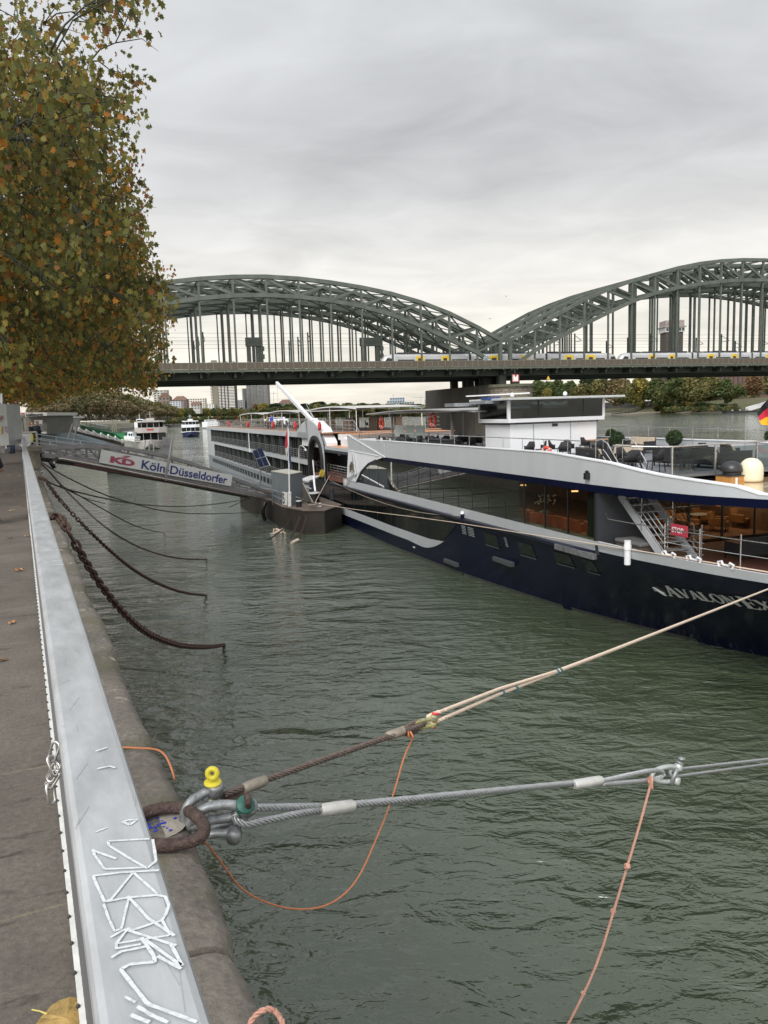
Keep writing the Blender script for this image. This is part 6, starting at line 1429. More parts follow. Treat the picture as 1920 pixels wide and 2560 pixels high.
# roof items at the bow
t=MB(); t.lathe([(a*.68,b*.62) for a,b in [(.50,0),(.60,.05),(.62,.18),(.62,.75),(.58,1.0),(.48,1.2),(.30,1.36),(.12,1.42),(.01,1.43)]],(0,0,0),28); sat=empty('satellite_dome',(0,0,0),0,'cream white satellite dome on the tan bow roof','dome'); _q=onp(1878,1185,SPT-DD*138.35,DD)-SPT; s_,e_=138.35,float(_q@EE); place(sat,s_,e_,6.22,0)
t.v=[(x*1.0,y*1.0,z*1.0) for x,y,z in t.v]; t.build('radome',mat('cream_plastic',(.72,.68,.50),.4,0,.02,2),sat,smooth=2); t=MB(); t.lathe([(.40,-.0),(.48,.0),(.605,.17),(.0,.18)][:3],(0,0,0),24); 
vt=empty('roof_vent',(0,0,0),0,'black domed ventilator on an orange wooden box on the bow roof','ventilator'); s_,e_=she(1828,1205,6.22); place(vt,s_,e_,6.22,0)
MB().box(-.38,.38,-.38,.38,0,.24).build('box',mat('vent_orange',(.45,.23,.07),.45,0,.1,6),vt); MB().box(-.41,.41,-.41,.41,.241,.275).build('lid',dgrey,vt)
t=MB(); t.lathe([(a*.78,.275+(b-.38)*.75) for a,b in [(.36,.38),(.40,.40),(.40,.52),(.36,.55),(.50,.56),(.52,.62),(.46,.84),(.30,1.0),(.1,1.06),(.01,1.07)]],(0,0,0),24); t.build('dome',mat('black_plastic',(.025,.025,.03),.35),vt,smooth=True)
st_=empty('vent_pipe',(0,0,0),0,'short white post standing at the roof edge beside the black ventilator','post'); s_,e_=she(1841,1213,6.5); place(st_,s_,max(1.2,e_),6.22,0); MB().lathe([(.035,0),(.035,.5),(.025,.52)],(0,0,0),12).build('pipe',whp,st_); MB().lathe([(.08,0),(.08,.04)],(0,0,0),12).build('base',whp,st_)
# german flag on bow pole at the right edge
fg=empty('flag',(0,0,0),0,'black red gold flag hanging at the right edge above the deck','flag'); P0=PP(1925,985,24); fg.matrix_basis=Matrix.Translation(P0)
cols=[(.01,.01,.012),(.52,.02,.05),(.85,.45,.02)]
for b in range(3):
    g=MB(); vs=[]; n=14
    E0=[(1925,985),(1908,1010),(1890,1035),(1902,1052),(1925,1045)]
    for i in range(n+1):
        t=i/n
        for w_ in (b/3,(b+1)/3):
            # top edge to bottom-left drape
            px=1935-(1935-(1902-0*w_))*t*1.0 - (1-w_)*0 ; 
            A=(1940,975+ w_*95); B=(1893+ w_*8, 1030+ (w_)*28) if True else None
            x=A[0]+(B[0]-A[0])*t; y=A[1]+(B[1]-A[1])*t+math.sin(t*7+w_*2)*3*t
            q=V(ony(x,y,24+math.sin(t*9+w_*3)*.08)); vs.append(tuple(q))
    g.add(vs,[(i*2,i*2+1,i*2+3,i*2+2) for i in range(n)]); g.build('stripe',mat('flag_%d'%b,cols[b],.8),fg,world=True,smooth=True)
MB().tube([PP(1941,955,24),PP(1941,1180,24)],.03,8).build('pole',white,fg,world=True)
# ---------------- sun deck furniture ----------------
def deckchair(name):
    root=empty(name); MB().box(-.28,.28,-.28,.28,.42,.46).build('seat',wick,root,bevel=.01)
    g=MB(); n=7; vs=[]
    for i in range(n):
        a=math.pi*i/(n-1); 
        for z,k in ((.44,1),(.68 if 1<i<n-2 else .62,1.06),(.90 if 1<i<n-2 else .66,1.14)): vs.append((math.cos(a)*.30*k,math.sin(a)*.28*k,z))
    g.add(vs,[(i*3+j,(i+1)*3+j,(i+1)*3+j+1,i*3+j+1) for i in range(n-1) for j in range(2)]); o=g.build('backrest',wick,root,smooth=True); md=o.modifiers.new('s','SOLIDIFY'); md.thickness=.035
    for x in (-1,1):
        for y in (-1,1): MB().bar((x*.24,y*.22,.43),(x*.28,y*.27,0),.03,.03).build('leg',black,root)
    return root
dch=deckchair('deck_chair'); k=0
cpos=[(1322,1125,20),(1352,1122,-30),(1385,1120,160),(1424,1118,200),(1412,1128,60),(1465,1110,180),(1490,1120,-70),(1535,1112,150),(1560,1108,170),(1597,1107,-20),(1480,1150,20),(1560,1150,100),(1665,1160,-60),(1705,1150,-90),(1735,1155,-110),(1690,1185,10),(1580,1185,30),(1762,1135,200)]
for px,py,rz in cpos:
    s_,e_=she(px,py+22,6.57)
    s_=min(s_,136.0); e_=max(1.2,min(10.3,e_))
    l_='black wicker sun deck chair, %s from the wheelhouse towards the bow'%nm_[k]
    o=dch if k==0 else dup(dch,(0,0,0),0); tag(o,l_,'chair','black chairs on the sun deck'); place(o,s_,e_,6.56,rz); k+=1
so1=sofa('sofa','black framed sofa with beige cushions beside the stair head on the sun deck',2.0,wick,beige); place(so1,132.6,1.9,6.56,175)
for l_,px,py,rz in (('black framed beige sofa behind the topiary on the sun deck',1555,1160,0),('black framed beige sofa seen through the left glass panel',1690,1165,180),('black framed beige sofa seen through the middle glass panel',1775,1168,180),('black framed beige sofa at the right end of the glass barrier',1840,1160,150),('low black sofa across the far side of the deck',1640,1128,0)):
    s_,e_=she(px,py,6.57); o=dup(so1,(0,0,0),0,l_); place(o,min(s_,135.4),max(1.7,min(9.9,e_)),6.56,rz)
for l_,px,py in (('square wooden table before the wheelhouse on the sun deck',1480,1130),('square wooden table among the chairs near the wheelhouse corner',1510,1128),):
    s_,e_=she(px,py,6.57); place(table('table',l_,wood,1.1,.72,rnd=False),s_,e_,6.56,0)
place(table('table','low white table between the sofas behind the glass barrier',mat('table_white',(.6,.6,.58),.4),.9,.5,rnd=False),134.8,5.4,6.56,0)
pal_g=[(.035,.06,.025),(.05,.08,.03)]
def topiary(l_,px,py,r_,zc=None,first=None):
    root=empty('box_topiary',(0,0,0),0,l_,'plant'); s_,e_=she(px,py,6.9); place(root,s_,e_,6.56,0)
    MB().lathe([(.17,0),(.24,.42),(.26,.45)],(0,0,0),14).build('pot',mat('pot_grey',(.09,.1,.11),.6),root)
    rng=np.random.default_rng(int(px)); d=rng.normal(size=(1500,3)); d/=np.linalg.norm(d,axis=1)[:,None]; d*=r_*rng.uniform(.8,1.03,size=(1500,1)); d[:,2]+=.45+r_*.9
    leafmesh('foliage',d,.06,np.array(pal_g)[rng.integers(2,size=1500)]*rng.uniform(.6,1.5,size=(1500,1)),rng=rng,parent=root,droop=1)
    MB().lathe([(.02,.45),(r_*.8,.45+r_*.3),(r_*.82,.45+r_),(.02,.45+r_*1.8)],(0,0,0),12).build('core',mat('topiary_core',(.015,.02,.01),.9),root); return root
topiary('round clipped box bush left of the deck chairs by the side rail',1290,1122,.36); topiary('round clipped box bush at the stair head',1543,1120,.40); topiary('small clipped box bush behind the tables by the wheelhouse',1528,1104,.36); topiary('clipped box bush behind the glass barrier centre',1685,1118,.42); topiary('large clipped box bush in a grey pot at the right edge behind the dome',1938,1118,.5)
def lifering(l_,P,rz,r_=.36,tilt=0):
    root=empty('life_ring',(0,0,0),0,l_,'life ring'); root.matrix_basis=Matrix.Translation(V(P))@Matrix.Rotation(rz,4,'Z')@Matrix.Rotation(tilt,4,'X')
    m_=MB(); m_.torus((0,0,0),(0,1,0),r_,r_*.24,24,10); m_.build('ring',mat('ring_orange',(.62,.07,.035),.5),root,smooth=2)
    for k in range(4):
        a=k*math.pi/2+.78; m_=MB(); c=Vector((math.cos(a)*r_,0,math.sin(a)*r_)); m_.torus(c,(-math.sin(a),0,math.cos(a)),r_*.26,.02,12,6); m_.build('band',white,root,smooth=2)
    return root
rzs=-(math.pi/2-TH)
for px,py,e,l_ in ((953.7,1057,3,'orange life ring on the mid deck rail left of the frosted screens'),(1082,1051,3,'orange life ring on the rail right of the frosted screens')):
    s_,z_=sh(px,py,e); lifering(l_,SW(s_,e,z_),rzs,.42)
s_,z_=sh(819.5,1152,2.5); lifering('orange life ring on the dark gallery wall beside the arch',SW(s_,2.4,z_),rzs,.4)
s_,z_=she(1393,1131,7.2); lifering('orange life ring peeking over the side fascia below the deck chairs',SW(s_,.45,7.1),rzs,.34)
s_,z_=she(1912,1100,7.5); lifering('red life ring at the right edge on the far deck rail',SW(141.5,10.7,7.35),rzs,.5)
# stern sun deck loungers/chairs and people
k=0
sc2=deckchair('deck_chair'); 
brownw=mat('brown_weave',(.13,.10,.075),.8,0,.2,20)
for ch in [c for c in C.objects if c.parent==sc2 and c.type=='MESH' and not c.name.startswith('leg')]:
    ch.data.materials.clear(); ch.data.materials.append(brownw)
for i in range(46):
    s_=13+i*1.72+R.uniform(-.4,.4); e_=R.uniform(1.2,9.5); o=sc2 if i==0 else dup(sc2,(0,0,0),0)
    tag(o,'brown woven chair on the aft sun deck under the canopies','chair','brown chairs on the aft sun deck'); place(o,s_,e_,7.58,R.uniform(0,360)); 
for i,s_ in enumerate((8,9.2,10.4,84,86,88,90,91.6,93)):
    g=empty('parasol_box',(0,0,0),0,'tall brown storage crate on the aft sun deck, %s from the stern'%nm_[i],'crate','brown storage crates on the aft deck'); place(g,s_,3.5+(i%3)*2,7.58,R.uniform(-10,10)); MB().box(-.4,.4,-.3,.3,.05,1.15).build('panel',brownw,g,bevel=.01); MB().box(-.43,.43,-.33,.33,1.151,1.2).build('lid',dgrey,g)
s_,_=sh(669,1052,1.6); tiny_person(SW(s_,1.6,7.58),1.2,'person in beige top and dark trousers on the aft sun deck',tanj,navy,1.72)
s_,_=sh(679,1052,1.6); tiny_person(SW(s_,1.6,7.58),2.4,'person in bright blue jacket on the aft sun deck',bluj,navy,1.75)
for i,(px,) in enumerate(((573,),(620,),(683,),(739,),(815,))):
    s_,_=sh(px,1060,.05); r_=empty('life_jacket',SW(min(s_,93),-.0,7.75),rzs,'bright red life jacket bag tied to the aft deck rail, %s from the stern'%nm_[i],'bag','red bags on the aft rail'); g=MB(); g.lathe([(.08,0),(.16,.1),(.17,.5),(.1,.75),(.04,.8)],(0,0,0),10); g.build('bag',redj,r_,smooth=True); MB().box(-.17,.17,-.17,-.15,.3,.36).build('strap',whp,r_)
# black furniture cluster on the lower mid deck (dining tables under the canopy)
for i in range(20):
    s_=104.5+ (i%7)*1.95+R.uniform(-.2,.2); e_=1.6+(i//7)*2.0+R.uniform(-.3,.3)
    if s_>118.5: continue
    o=dup(dch,(0,0,0),0); tag(o,'black wicker chair under the grey canopy behind the wheelhouse','chair','black chairs under the grey canopy'); place(o,s_,e_,6.56,R.uniform(0,360))
for i in range(5):
    place(table('table','black square dining table under the grey canopy',wick,.9,.74,rnd=False),105.5+i*2.6,2.6,6.56,0)['group']='dining tables under the grey canopy'
pb_=empty('planter',(0,0,0),0,'long black planter box at the side rail left of the wheelhouse','planter'); place(pb_,117.0,1.5,6.56,0); MB().box(-1.3,1.3,-.35,.35,0,.85).build('box',wick,pb_); MB().box(-1.35,1.35,-.4,.4,.851,.9).build('rim',dgrey,pb_)
# ---------------- landing pontoon ----------------
pcon=mat('pontoon_steel',(.055,.045,.036),.75,.2,.35,1.5,bump=.3,bscale=12,col2=(.03,.027,.022)); ptop=mat('pontoon_deck',(.13,.10,.08),.8,0,.2,2)
pt=empty('pontoon',(-7,66,0),0,'dark brown landing pontoon with chamfered end beside the cruise ship','pontoon')
Dx,Dy=float(DD[0]),float(DD[1])
A0=[(-9.7,67.4),(-8.3,63.2),(-6.2,60.1),(-4.6,59.8),(-3.45,63.3)]
far_=[(-3.45+Dx*16,63.3+Dy*16),(-9.7+Dx*12,67.4+Dy*12)]
m_=MB(); m_.prism([(x,y,-1) for x,y in A0+far_],(0,0,2.78)); m_.build('hull',pcon,pt,world=True,bevel=.05)
m_=MB(); c_=np.mean(np.array(A0+far_),axis=0); m_.prism([(c_[0]+(x-c_[0])*1.012,c_[1]+(y-c_[1])*1.012,1.781) for x,y in A0+far_],(0,0,.06)); m_.build('deck_plate',ptop,pt,world=True)
m_=MB(); m_.prism([(-12.9,74.9,-1),(-12.2,73.4,-1),(-10.4,73.8,-1),(-12.2,80,-1),(-14.8,80,-1)],(0,0,2.6)); m_.build('rear_float',pcon,pt,world=True,bevel=.05)
m_=MB(); m_.torus((-10.2,70.2,.6),(.8,-.5,0),1.15,.16,20,8); m_.build('tyre_fender',black,pt,world=True,smooth=2)
MB().prism([(-12.5,74.5,1.5),(-12.0,73.6,1.5),(-9.9,72,1.5),(-9.7,74.5,1.5)],(0,0,.35)).build('link_beam',pcon,pt,world=True)
# kiosk
K=[(-9.72,67.8),(-7.62,63.45),(-6.78,65.6),(-8.6,69.8)]
ks=empty('control_cabin',(-8.2,66.6,1.85),0,'grey sheet metal cabin on the pontoon behind the number 5 board','cabin')
kg=mat('cabin_grey',(.17,.19,.20),.55,.1,.1,2,stretch=(4,4,.4)); kt=mat('cabin_roof',(.36,.35,.29),.6,0,.2,2)
MB().prism([(x,y,1.85) for x,y in K],(0,0,2.55)).build('wall',kg,ks,world=True)
MB().prism([(-8.18+(x+8.18)*1.03,66.66+(y-66.66)*1.03,4.4) for x,y in K],(0,0,.05)).build('roof',kt,ks,world=True)
m_=MB(); 
for t in (.2,.4,.6,.8): 
    x=K[0][0]+(K[1][0]-K[0][0])*t; y=K[0][1]+(K[1][1]-K[0][1])*t; m_.bar((x-.012,y-.006,1.87),(x-.012,y-.006,4.38),.03,.02)
m_.build('wall_rib',kg,ks,world=True)
def kp(px,py,off=.35):
    n=np.array([-(K[1][1]-K[0][1]),(K[1][0]-K[0][0]),0.]); n/=np.linalg.norm(n); n=-n if n[1]>0 else n
    return V(onp(px,py,np.array([K[1][0],K[1][1],0])+n*off,n))
nb=empty('number_board',kp(712,1244),0,'white board with a black 5 on the pontoon rail','sign'); q=[kp(706.5,1262),kp(718,1264),kp(718,1231),kp(706.5,1229)]
nv=(q[1]-q[0]).cross(q[3]-q[0]).normalized(); 
if nv.y>0: nv=-nv
m_=MB(); m_.prism(q,-nv*.02); m_.build('board',mat('sign_white',(.75,.74,.72),.5),nb,world=True)
text('digit','5',1.18,black,nb,q[0]+nv*.006+(q[1]-q[0])*.12+(q[3]-q[0])*.12,(q[1]-q[0]),(q[3]-q[0]),.003,.035,.78)
rl_=empty('pontoon_rail',kp(690,1240),0,'low grey handrail curving round the pontoon edge before the cabin','railing'); m_=MB()
for a in ([(600,1212),(640,1222),(680,1224),(700,1230),(718,1235),(726,1234)],[(620,1226),(650,1234),(682,1238),(700,1246),(716,1250),(724,1250)]): m_.tube([kp(x,y,.3) for x,y in a],.03,6)
for x in (681,696,723): m_.tube([kp(x,1222+(x-680)*.25,.3),kp(x,1262,.3)],.03,6)
m_.build('rail',steel,rl_,world=True)
fp_=empty('flagpole',kp(724,1266,.25),0,'white flagpole with a furled red white and navy flag in front of the cabin','flagpole'); m_=MB(); m_.tube([kp(724,1266,.25),kp(723,1190,.25),kp(720,1051,.25)],[.07,.06,.045],8); m_.build('pole',white,fp_,world=True)
MB().bar(kp(724,1266,.3),kp(724,1230,.3),.12,.25).build('base',white,fp_,world=True)
fb_=[('flag_red',(.42,.02,.04),[(719,1072),(715,1085),(714,1100),(712,1118),(716,1122),(720,1112),(720,1072)]),('flag_white',(.5,.5,.5),[(713,1119),(714,1130),(716,1145),(719,1132),(720,1114),(716,1122)]),('flag_navy',(.02,.03,.08),[(720,1072),(718,1060),(719,1055),(720.5,1055),(721,1072)]),('flag_navy',(.02,.03,.08),[(721,1112),(727,1140),(729,1170),(726,1172),(722,1150)])]
for nm,c,pts in fb_: 
    P_=[kp(x,y,.27+.03*(i%2)) for i,(x,y) in enumerate(pts)]; MB().add(P_,[tuple(range(len(P_)))]).build('flag_cloth',mat(nm,c,.85),fp_,world=True)
sp_=empty('solar_panel',kp(655,1170,-1.5),0,'blue four pane solar panel tilted on a pole behind the gangway','solar panel'); q=[kp(649,1170,-1.5),kp(675,1164,-1.5),kp(655,1124,-1.5),kp(630,1126,-1.5)]; nv=(q[1]-q[0]).cross(q[3]-q[0]).normalized(); nv=nv if nv.y<0 else -nv
frm=MB(); frm.prism([p for p in q],-nv*.05); frm.build('frame',mat('panel_frame',(.55,.55,.56),.4,.5),sp_,world=True)
for i in range(2):
    for j in range(2):
        u0,u1=.03+i*.485,.03+i*.485+.455; v0,v1=.03+j*.485,.03+j*.485+.455
        B=lambda u,v: q[0]+(q[1]-q[0])*u+(q[3]-q[0])*v+nv*.008
        MB().add([B(u0,v0),B(u1,v0),B(u1,v1),B(u0,v1)],[(0,1,2,3)]).build('cell',mat('solar_cell',(.018,.028,.07),.15,0,.2,3),sp_,world=True)
MB().tube([kp(652,1150,-1.7),kp(650,1215,-1.7)],.05,8).build('pole',steel,sp_,world=True); MB().box(*[c for a,b in zip(kp(646,1204,-1.8),(.5,.3,.25)) for c in (a-b/2,a+b/2)]).build('battery_box',steel,sp_,world=True)
lp=empty('deck_lamp',kp(748,1190,-1.5),0,'pale gooseneck lamp post on the pontoon before the ship','lamp'); MB().tube(smoothloop([kp(748,1200,-1.5),kp(748,1150,-1.5),kp(746,1125,-1.5),kp(750,1114,-1.5),kp(756,1114,-1.5),kp(763,1122,-1.5)],False,2),.045,8).build('pole',mat('lamp_pale',(.45,.43,.38),.6),lp,world=True,smooth=True); MB().lathe([(.02,.1),(.12,0),(.13,-.08),(.02,-.12)],kp(764,1124,-1.5),10).build('head',steel,lp,world=True,smooth=True)
def pbol(l_,px,py,r_,h,capm,z=1.85,m=black,nm='bollard'):
    p=onz(px,py,z); o=empty(nm,p,0,l_,'bollard'); MB().lathe([(r_*1.05,0),(r_,h*.15),(r_,h*.9)],(0,0,0),18).build('drum',m,o,smooth=True); MB().lathe([(r_*1.12,h*.9),(r_*1.12,h),(.01,h+.01)],(0,0,0),18).build('cap',capm,o,smooth=True); return o
pbol('large black drum bollard with white top on the pontoon',784,1256,.5,.85,white); pbol('small black bollard with white cap at the pontoon edge',747.5,1267,.22,.5,white)
cl=empty('cleat',onz(800,1266,1.85),0,'small rusty shackle eye on the chamfered pontoon deck','cleat'); m_=MB(); m_.torus((0,0,.14),(0,1,0),.12,.04,14,6); m_.lathe([(.28,0),(.25,.03)],(0,0,0),12); m_.build('eye',steel,cl,smooth=2)
for i,(px,py) in enumerate(((833,1249),(858,1248),(771,1222))):
    p=onz(px,py,1.85); o=empty('fender_block',p,-1.2,['dark wedge fender at the pontoon edge by the ship bow side','dark wedge fender nearest the rope at the ship side','dark wedge fender behind the drum bollard'][i],'fender'); MB().prism([(-.42,-.25,0),(.42,-.25,0),(.18,-.25,.95),(-.18,-.25,.95)],(0,.5,0)).build('wedge',dgrey,o,bevel=.02); MB().lathe([(.06,.95),(.06,1.05)],(0,0,0),8).build('knob',steel,o)
gp_=empty('boarding_plank',kp(795,1200,-2),0,'white boarding plank from the pontoon to the ship entrance','gangway'); m_=MB(); a=V(onz(762,1204,3.2)); a=kp(757,1204,-2.2); b=SW(91.3,-.1,3.55); m_.bar(a,b,1.1,.14); m_.build('walkway',white,gp_,world=True); 
MB().bar(kp(787,1205,-2.3),kp(782,1150,-2.3),.09,.09).build('hoist_post',white,gp_,world=True); MB().bar(kp(783,1190,-2.3),kp(788,1228,-1.0),.14,.1).build('strut',white,gp_,world=True)
hose=empty('hose_coil',SW(94.6,-.35,3.8),0,'yellow coiled hose hanging at the arch entrance','hose'); m_=MB()
for k in range(5): m_.torus(SW(94.6+R.uniform(-.3,.3),-.4,3.95+R.uniform(-.1,.3)),(R.uniform(-.5,.5),1,R.uniform(-.3,.3)),.17,.03,14,6)
m_.build('coils',mat('hose_yellow',(.6,.45,.03),.5),hose,world=True,smooth=2)
bl_=empty('board_stack',kp(768,1250,-.2),0,'dark leaning board propped against the cabin side','board'); MB().prism([kp(757,1207,-.4),kp(760,1212,-.4),kp(782,1254,-.1),kp(762,1254,-.1),kp(757,1240,-.3)],(.04,-.05,0)).build('panel',mat('dark_board',(.06,.055,.045),.7),bl_,world=True); MB().bar(kp(757,1207,-.3),kp(782,1256,0),.05,.05).build('edge',mat('board_edge',(.3,.27,.2),.7),bl_,world=True)
# mooring lines and chains around the pontoon
def line(nm,l_,pts,r,m,tw=False,cat='rope',it=1):
    P_=[V(p) for p in pts]; o=empty(nm,P_[0],0,l_,cat); m_=MB()
    (rope(m_,smoothloop(P_,False,it),r) if tw else m_.tube(smoothloop(P_,False,it),r,8)); m_.build('line',m,o,world=True,smooth=2); return o
e0=SW(131.5,-.2,3.75)
line('mooring_rope','long cream rope running from the pontoon along the ship side to the bow',[kp(740,1242,.5),SW(100,-2.6,2.1),SW(110,-1.2,2.4),SW(120,-.45,3.0),SW(131.5,-.15,3.6),SW(138,-.05,3.98),SW(143,1.0,4.0)],.02,cream)
line('mooring_rope','cream rope slanting from the ship gallery down to the drum bollard',[SW(96.6,-.2,4.0),onz(790,1252,2.2),onz(788,1262,1.95),onz(770,1262,1.95)],.028,cream,it=0)
line('mooring_rope','thin rope hanging along the dark lower windows of the ship',[SW(96,-.12,3.55),SW(104,-.1,3.05),SW(112,-.1,2.9),SW(118,-.08,3.05),SW(123,-.06,3.5)],.022,mat('old_rope',(.3,.26,.2),.8))
def chain(l_,pts,L_,w_,r_,it=1):
    P_=smoothloop([V(p) for p in pts],False,it); o=empty('mooring_chain',P_[0],0,l_,'chain'); m_=MB(); link_chain(m_,P_,L_,w_,r_,12,6); m_.build('links',rust,o,world=True,smooth=2); return o
# big sagging chains from the quay to the water
chain('rusty chain with the largest links, starting nearest along the quay and dipping in the water',[onz(128,1292,7.6),ony(148,1290,13.6),ony(157,1303,13.0),ony(180,1345,12.8),ony(235,1440,13.4),ony(300,1525,14.3),ony(360,1580,15.8),ony(415,1604,17.6),ony(460,1616,19.6),ony(525,1618,24),onz(562,1612,-.1)],.18,.11,.024)
chain('rusty chain second along the quay, reaching the water before the middle of the river view',[onz(97,1195,7.6),ony(112,1197,21),ony(125,1218,20.8),ony(160,1262,20.2),ony(213,1318,20.6),ony(280,1382,22),ony(340,1430,24),ony(400,1462,27),ony(460,1483,31),onz(518,1489,-.1)],.14,.085,.016)
chain('thin dark chain third along the quay, ending in the foam trail',[ony(98,1155,33),ony(120,1175,31),ony(150,1210,29),ony(200,1262,28.5),ony(254,1312,29),ony(310,1350,31),ony(370,1378,34),ony(430,1394,38),ony(480,1399,43),onz(519,1398,-.1)],.12,.065,.010)
drk=mat('weedy_line',(.035,.03,.025),.85,0,.4,20)
line('mooring_cable','dark weedy cable sagging from the quay to the pontoon, upper one',[ony(103,1155,38),ony(150,1185,37),ony(250,1234,38),ony(330,1258,42),ony(400,1277,48),ony(480,1285,56),onz(560,1284,.02),onz(628,1281,.3)],.032,drk)
line('mooring_cable','dark weedy cable crossing the other to the pontoon, lower one',[ony(110,1200,27),ony(150,1218,28),ony(200,1232,30),ony(260,1246,33),ony(330,1259,38),ony(400,1266,46),ony(480,1266,55),ony(560,1258,64),ony(627,1246,74)],.03,drk)
line('mooring_cable','short dark cable reaching the pontoon corner',[ony(574,1268,66),ony(600,1256,70),ony(627,1244,74)],.035,drk,it=0)
line('mooring_cable','dark cable ending in the water left of the foam trail',[ony(150,1212,29),ony(200,1240,29.5),ony(270,1280,31),ony(330,1312,33.5),ony(370,1325,36),onz(412,1333,-.05)],.024,drk)
line('mooring_cable','short frayed cable dipping in the water near the quay',[ony(150,1214,31),ony(190,1236,32),ony(225,1250,34),onz(263,1258,-.05)] if False else [ony(150,1214,31),ony(190,1236,33),ony(225,1250,37),ony(263,1259,43)],.022,drk)
line('mooring_cable','cable from the pontoon side trailing a foam streak through the water',[onz(737,1292,.9),ony(712,1318,60.5),onz(690,1338,.1),onz(655,1357,-.05)],.05,drk)
for l_,a,b in (('rusty chain on the pontoon face running into the water, left',(750,1292),(722,1352)),('rusty chain on the pontoon face running into the water, right',(766,1290),(745,1352))):
    A_=V(onz(a[0],a[1],1.0)); A_=V(ony(a[0],a[1],59.6)); B_=V(onz(b[0],b[1],-.1)); chain(l_,[A_,(A_+B_)/2+Vector((0,0,-.15)),B_],.2,.12,.025,0)
fl_=empty('rope_float',onz(738,1355,0),0,'pale yellow sleeve float at the foot of the pontoon chain','float'); MB().tube([onz(729,1358,.05),onz(745,1350,.12)],.13,10).build('sleeve',cream,fl_,world=True,smooth=True)
fk=empty('frayed_knot',onz(702,1327,.6),0,'frayed cream rope knot on the cable left of the pontoon','knot'); m_=MB()
for k in range(14): 
    c=V(ony(700,1326,61)); m_.tube([c,c+Vector((R.uniform(-.5,.5),R.uniform(-.2,.2),R.uniform(-.3,.3))),c+Vector((R.uniform(-.9,.3),R.uniform(-.2,.2),R.uniform(-.8,0)))],.06,6)
m_.build('fibres',cream,fk,world=True)
# foam trail on the water
fo=MB(); P_=[onz(x,y,.015) for x,y in ((655,1357),(620,1366),(585,1377),(560,1388),(530,1398),(519,1400))]; Q_=[onz(x,y,.015) for x,y in ((652,1353),(612,1360),(575,1370),(548,1380),(528,1391),(519,1398))]
# ---------------- KD gangway ----------------
ga=V((-19.3,45,0)); gb_=V((-10.0,67.2,0)); gdir=(gb_-ga); gdir.z=0; gdir.normalize(); gn=np.array([gdir.y,-gdir.x,0.]); 
def gpt(px,py,off=0): return V(onp(px,py,np.array([-19.3,45,0.])-gn*off,gn))
gw=empty('gangway',(-19.3,45,7.5),0,'long grey steel gangway with company sign sloping from the quay to the pontoon','gangway')
gm=mat('gangway_grey',(.25,.24,.24),.55,.3,.2,2,bump=.1)
chord=[(86,1128),(110,1120),(160,1117),(215,1116),(262,1116),(320,1122),(380,1133),(430,1145),(480,1160),(530,1177),(580,1196),(625,1213),(680,1236)]
botc=[(108,1138),(180,1147),(260,1159),(340,1175),(420,1191),(500,1206),(560,1219),(640,1235),(680,1243)]
for off in (0,2.4):
    m_=MB(); P_=[gpt(x,y) for x,y in chord]; P_=[p+Vector(tuple(-gn*off)) for p in P_]
    for a,b in zip(P_[:-1],P_[1:]): m_.bar(a,b,.20,.24)
    m_.build('top_chord',gm,gw,world=True)
    m_=MB(); B_=[gpt(x,y)+Vector(tuple(-gn*off)) for x,y in botc]
    for a,b in zip(B_[:-1],B_[1:]): m_.bar(a,b,.2,.28); m_.bar(a+Vector((0,0,.32)),b+Vector((0,0,.32)),.06,.06); m_.bar(a+Vector((0,0,.55)),b+Vector((0,0,.55)),.05,.05); m_.bar(a+Vector((0,0,.8)),b+Vector((0,0,.8)),.05,.05)
    m_.build('bottom_chord',gm,gw,world=True)
    def at_x(PL,px): return interp(PL,px)
    m_=MB(); xs=[125,165,215,262,320,380,430,478,520,560,600,640]
    for i,x in enumerate(xs):
        a=gpt(x,interp(chord,x)); b=gpt(x,interp(botc,x)); a.z,b.z=a.z,b.z; b2=Vector((a.x,a.y,b.z)); sh_=Vector(tuple(-gn*off)); m_.bar(a+sh_,b2+sh_,.10,.12,(1,0,0))
        if i+1<len(xs):
            x2=xs[i+1]; c=gpt(x2,interp(chord,x2)); d_=gpt(x2,interp(botc,x2)); (m_.bar(a+sh_,d_+sh_,.08,.10) if i<4 else m_.bar(b+sh_,c+sh_,.08,.10))
    m_.build('truss_web',gm,gw,world=True)
    m_=MB()
    for dz in (.35,.62,.9,1.12):
        L_=[gpt(x,interp(chord,x)) for x in (92,130,180,230,280)]; R0=[gpt(92,1126)]
        pts=[V(gpt(x,y))+Vector(tuple(-gn*off))+Vector((0,0,dz-1.12)) for x,y in ((91,1085),(150,1094),(220,1104),(290,1114),(340,1122),(420,1139),(500,1158),(580,1184),(660,1214))]
        m_.tube(pts,.022,6)
    for x,y in ((91,1085),(140,1092),(200,1101),(255,1109),(310,1117),(362,1127),(412,1137),(462,1149),(515,1163),(570,1181),(625,1201)):
        p=V(gpt(x,y))+Vector(tuple(-gn*off)); m_.bar(p,p+Vector((0,0,-1.2)),.06,.06,(1,0,0))
    m_.build('gangway_rail',steel,gw,world=True)
m_=MB(); B0=[gpt(x,y) for x,y in botc]; gv=Vector(tuple(-gn*2.4))
for a,b in zip(B0[:-1],B0[1:]): m_.prism([a+Vector((0,0,.1)),b+Vector((0,0,.1)),b+gv+Vector((0,0,.1)),a+gv+Vector((0,0,.1))],(0,0,.06))
m_.build('walkway_deck',mat('gangway_deck',(.10,.09,.085),.8,.2,.3,3),gw,world=True)
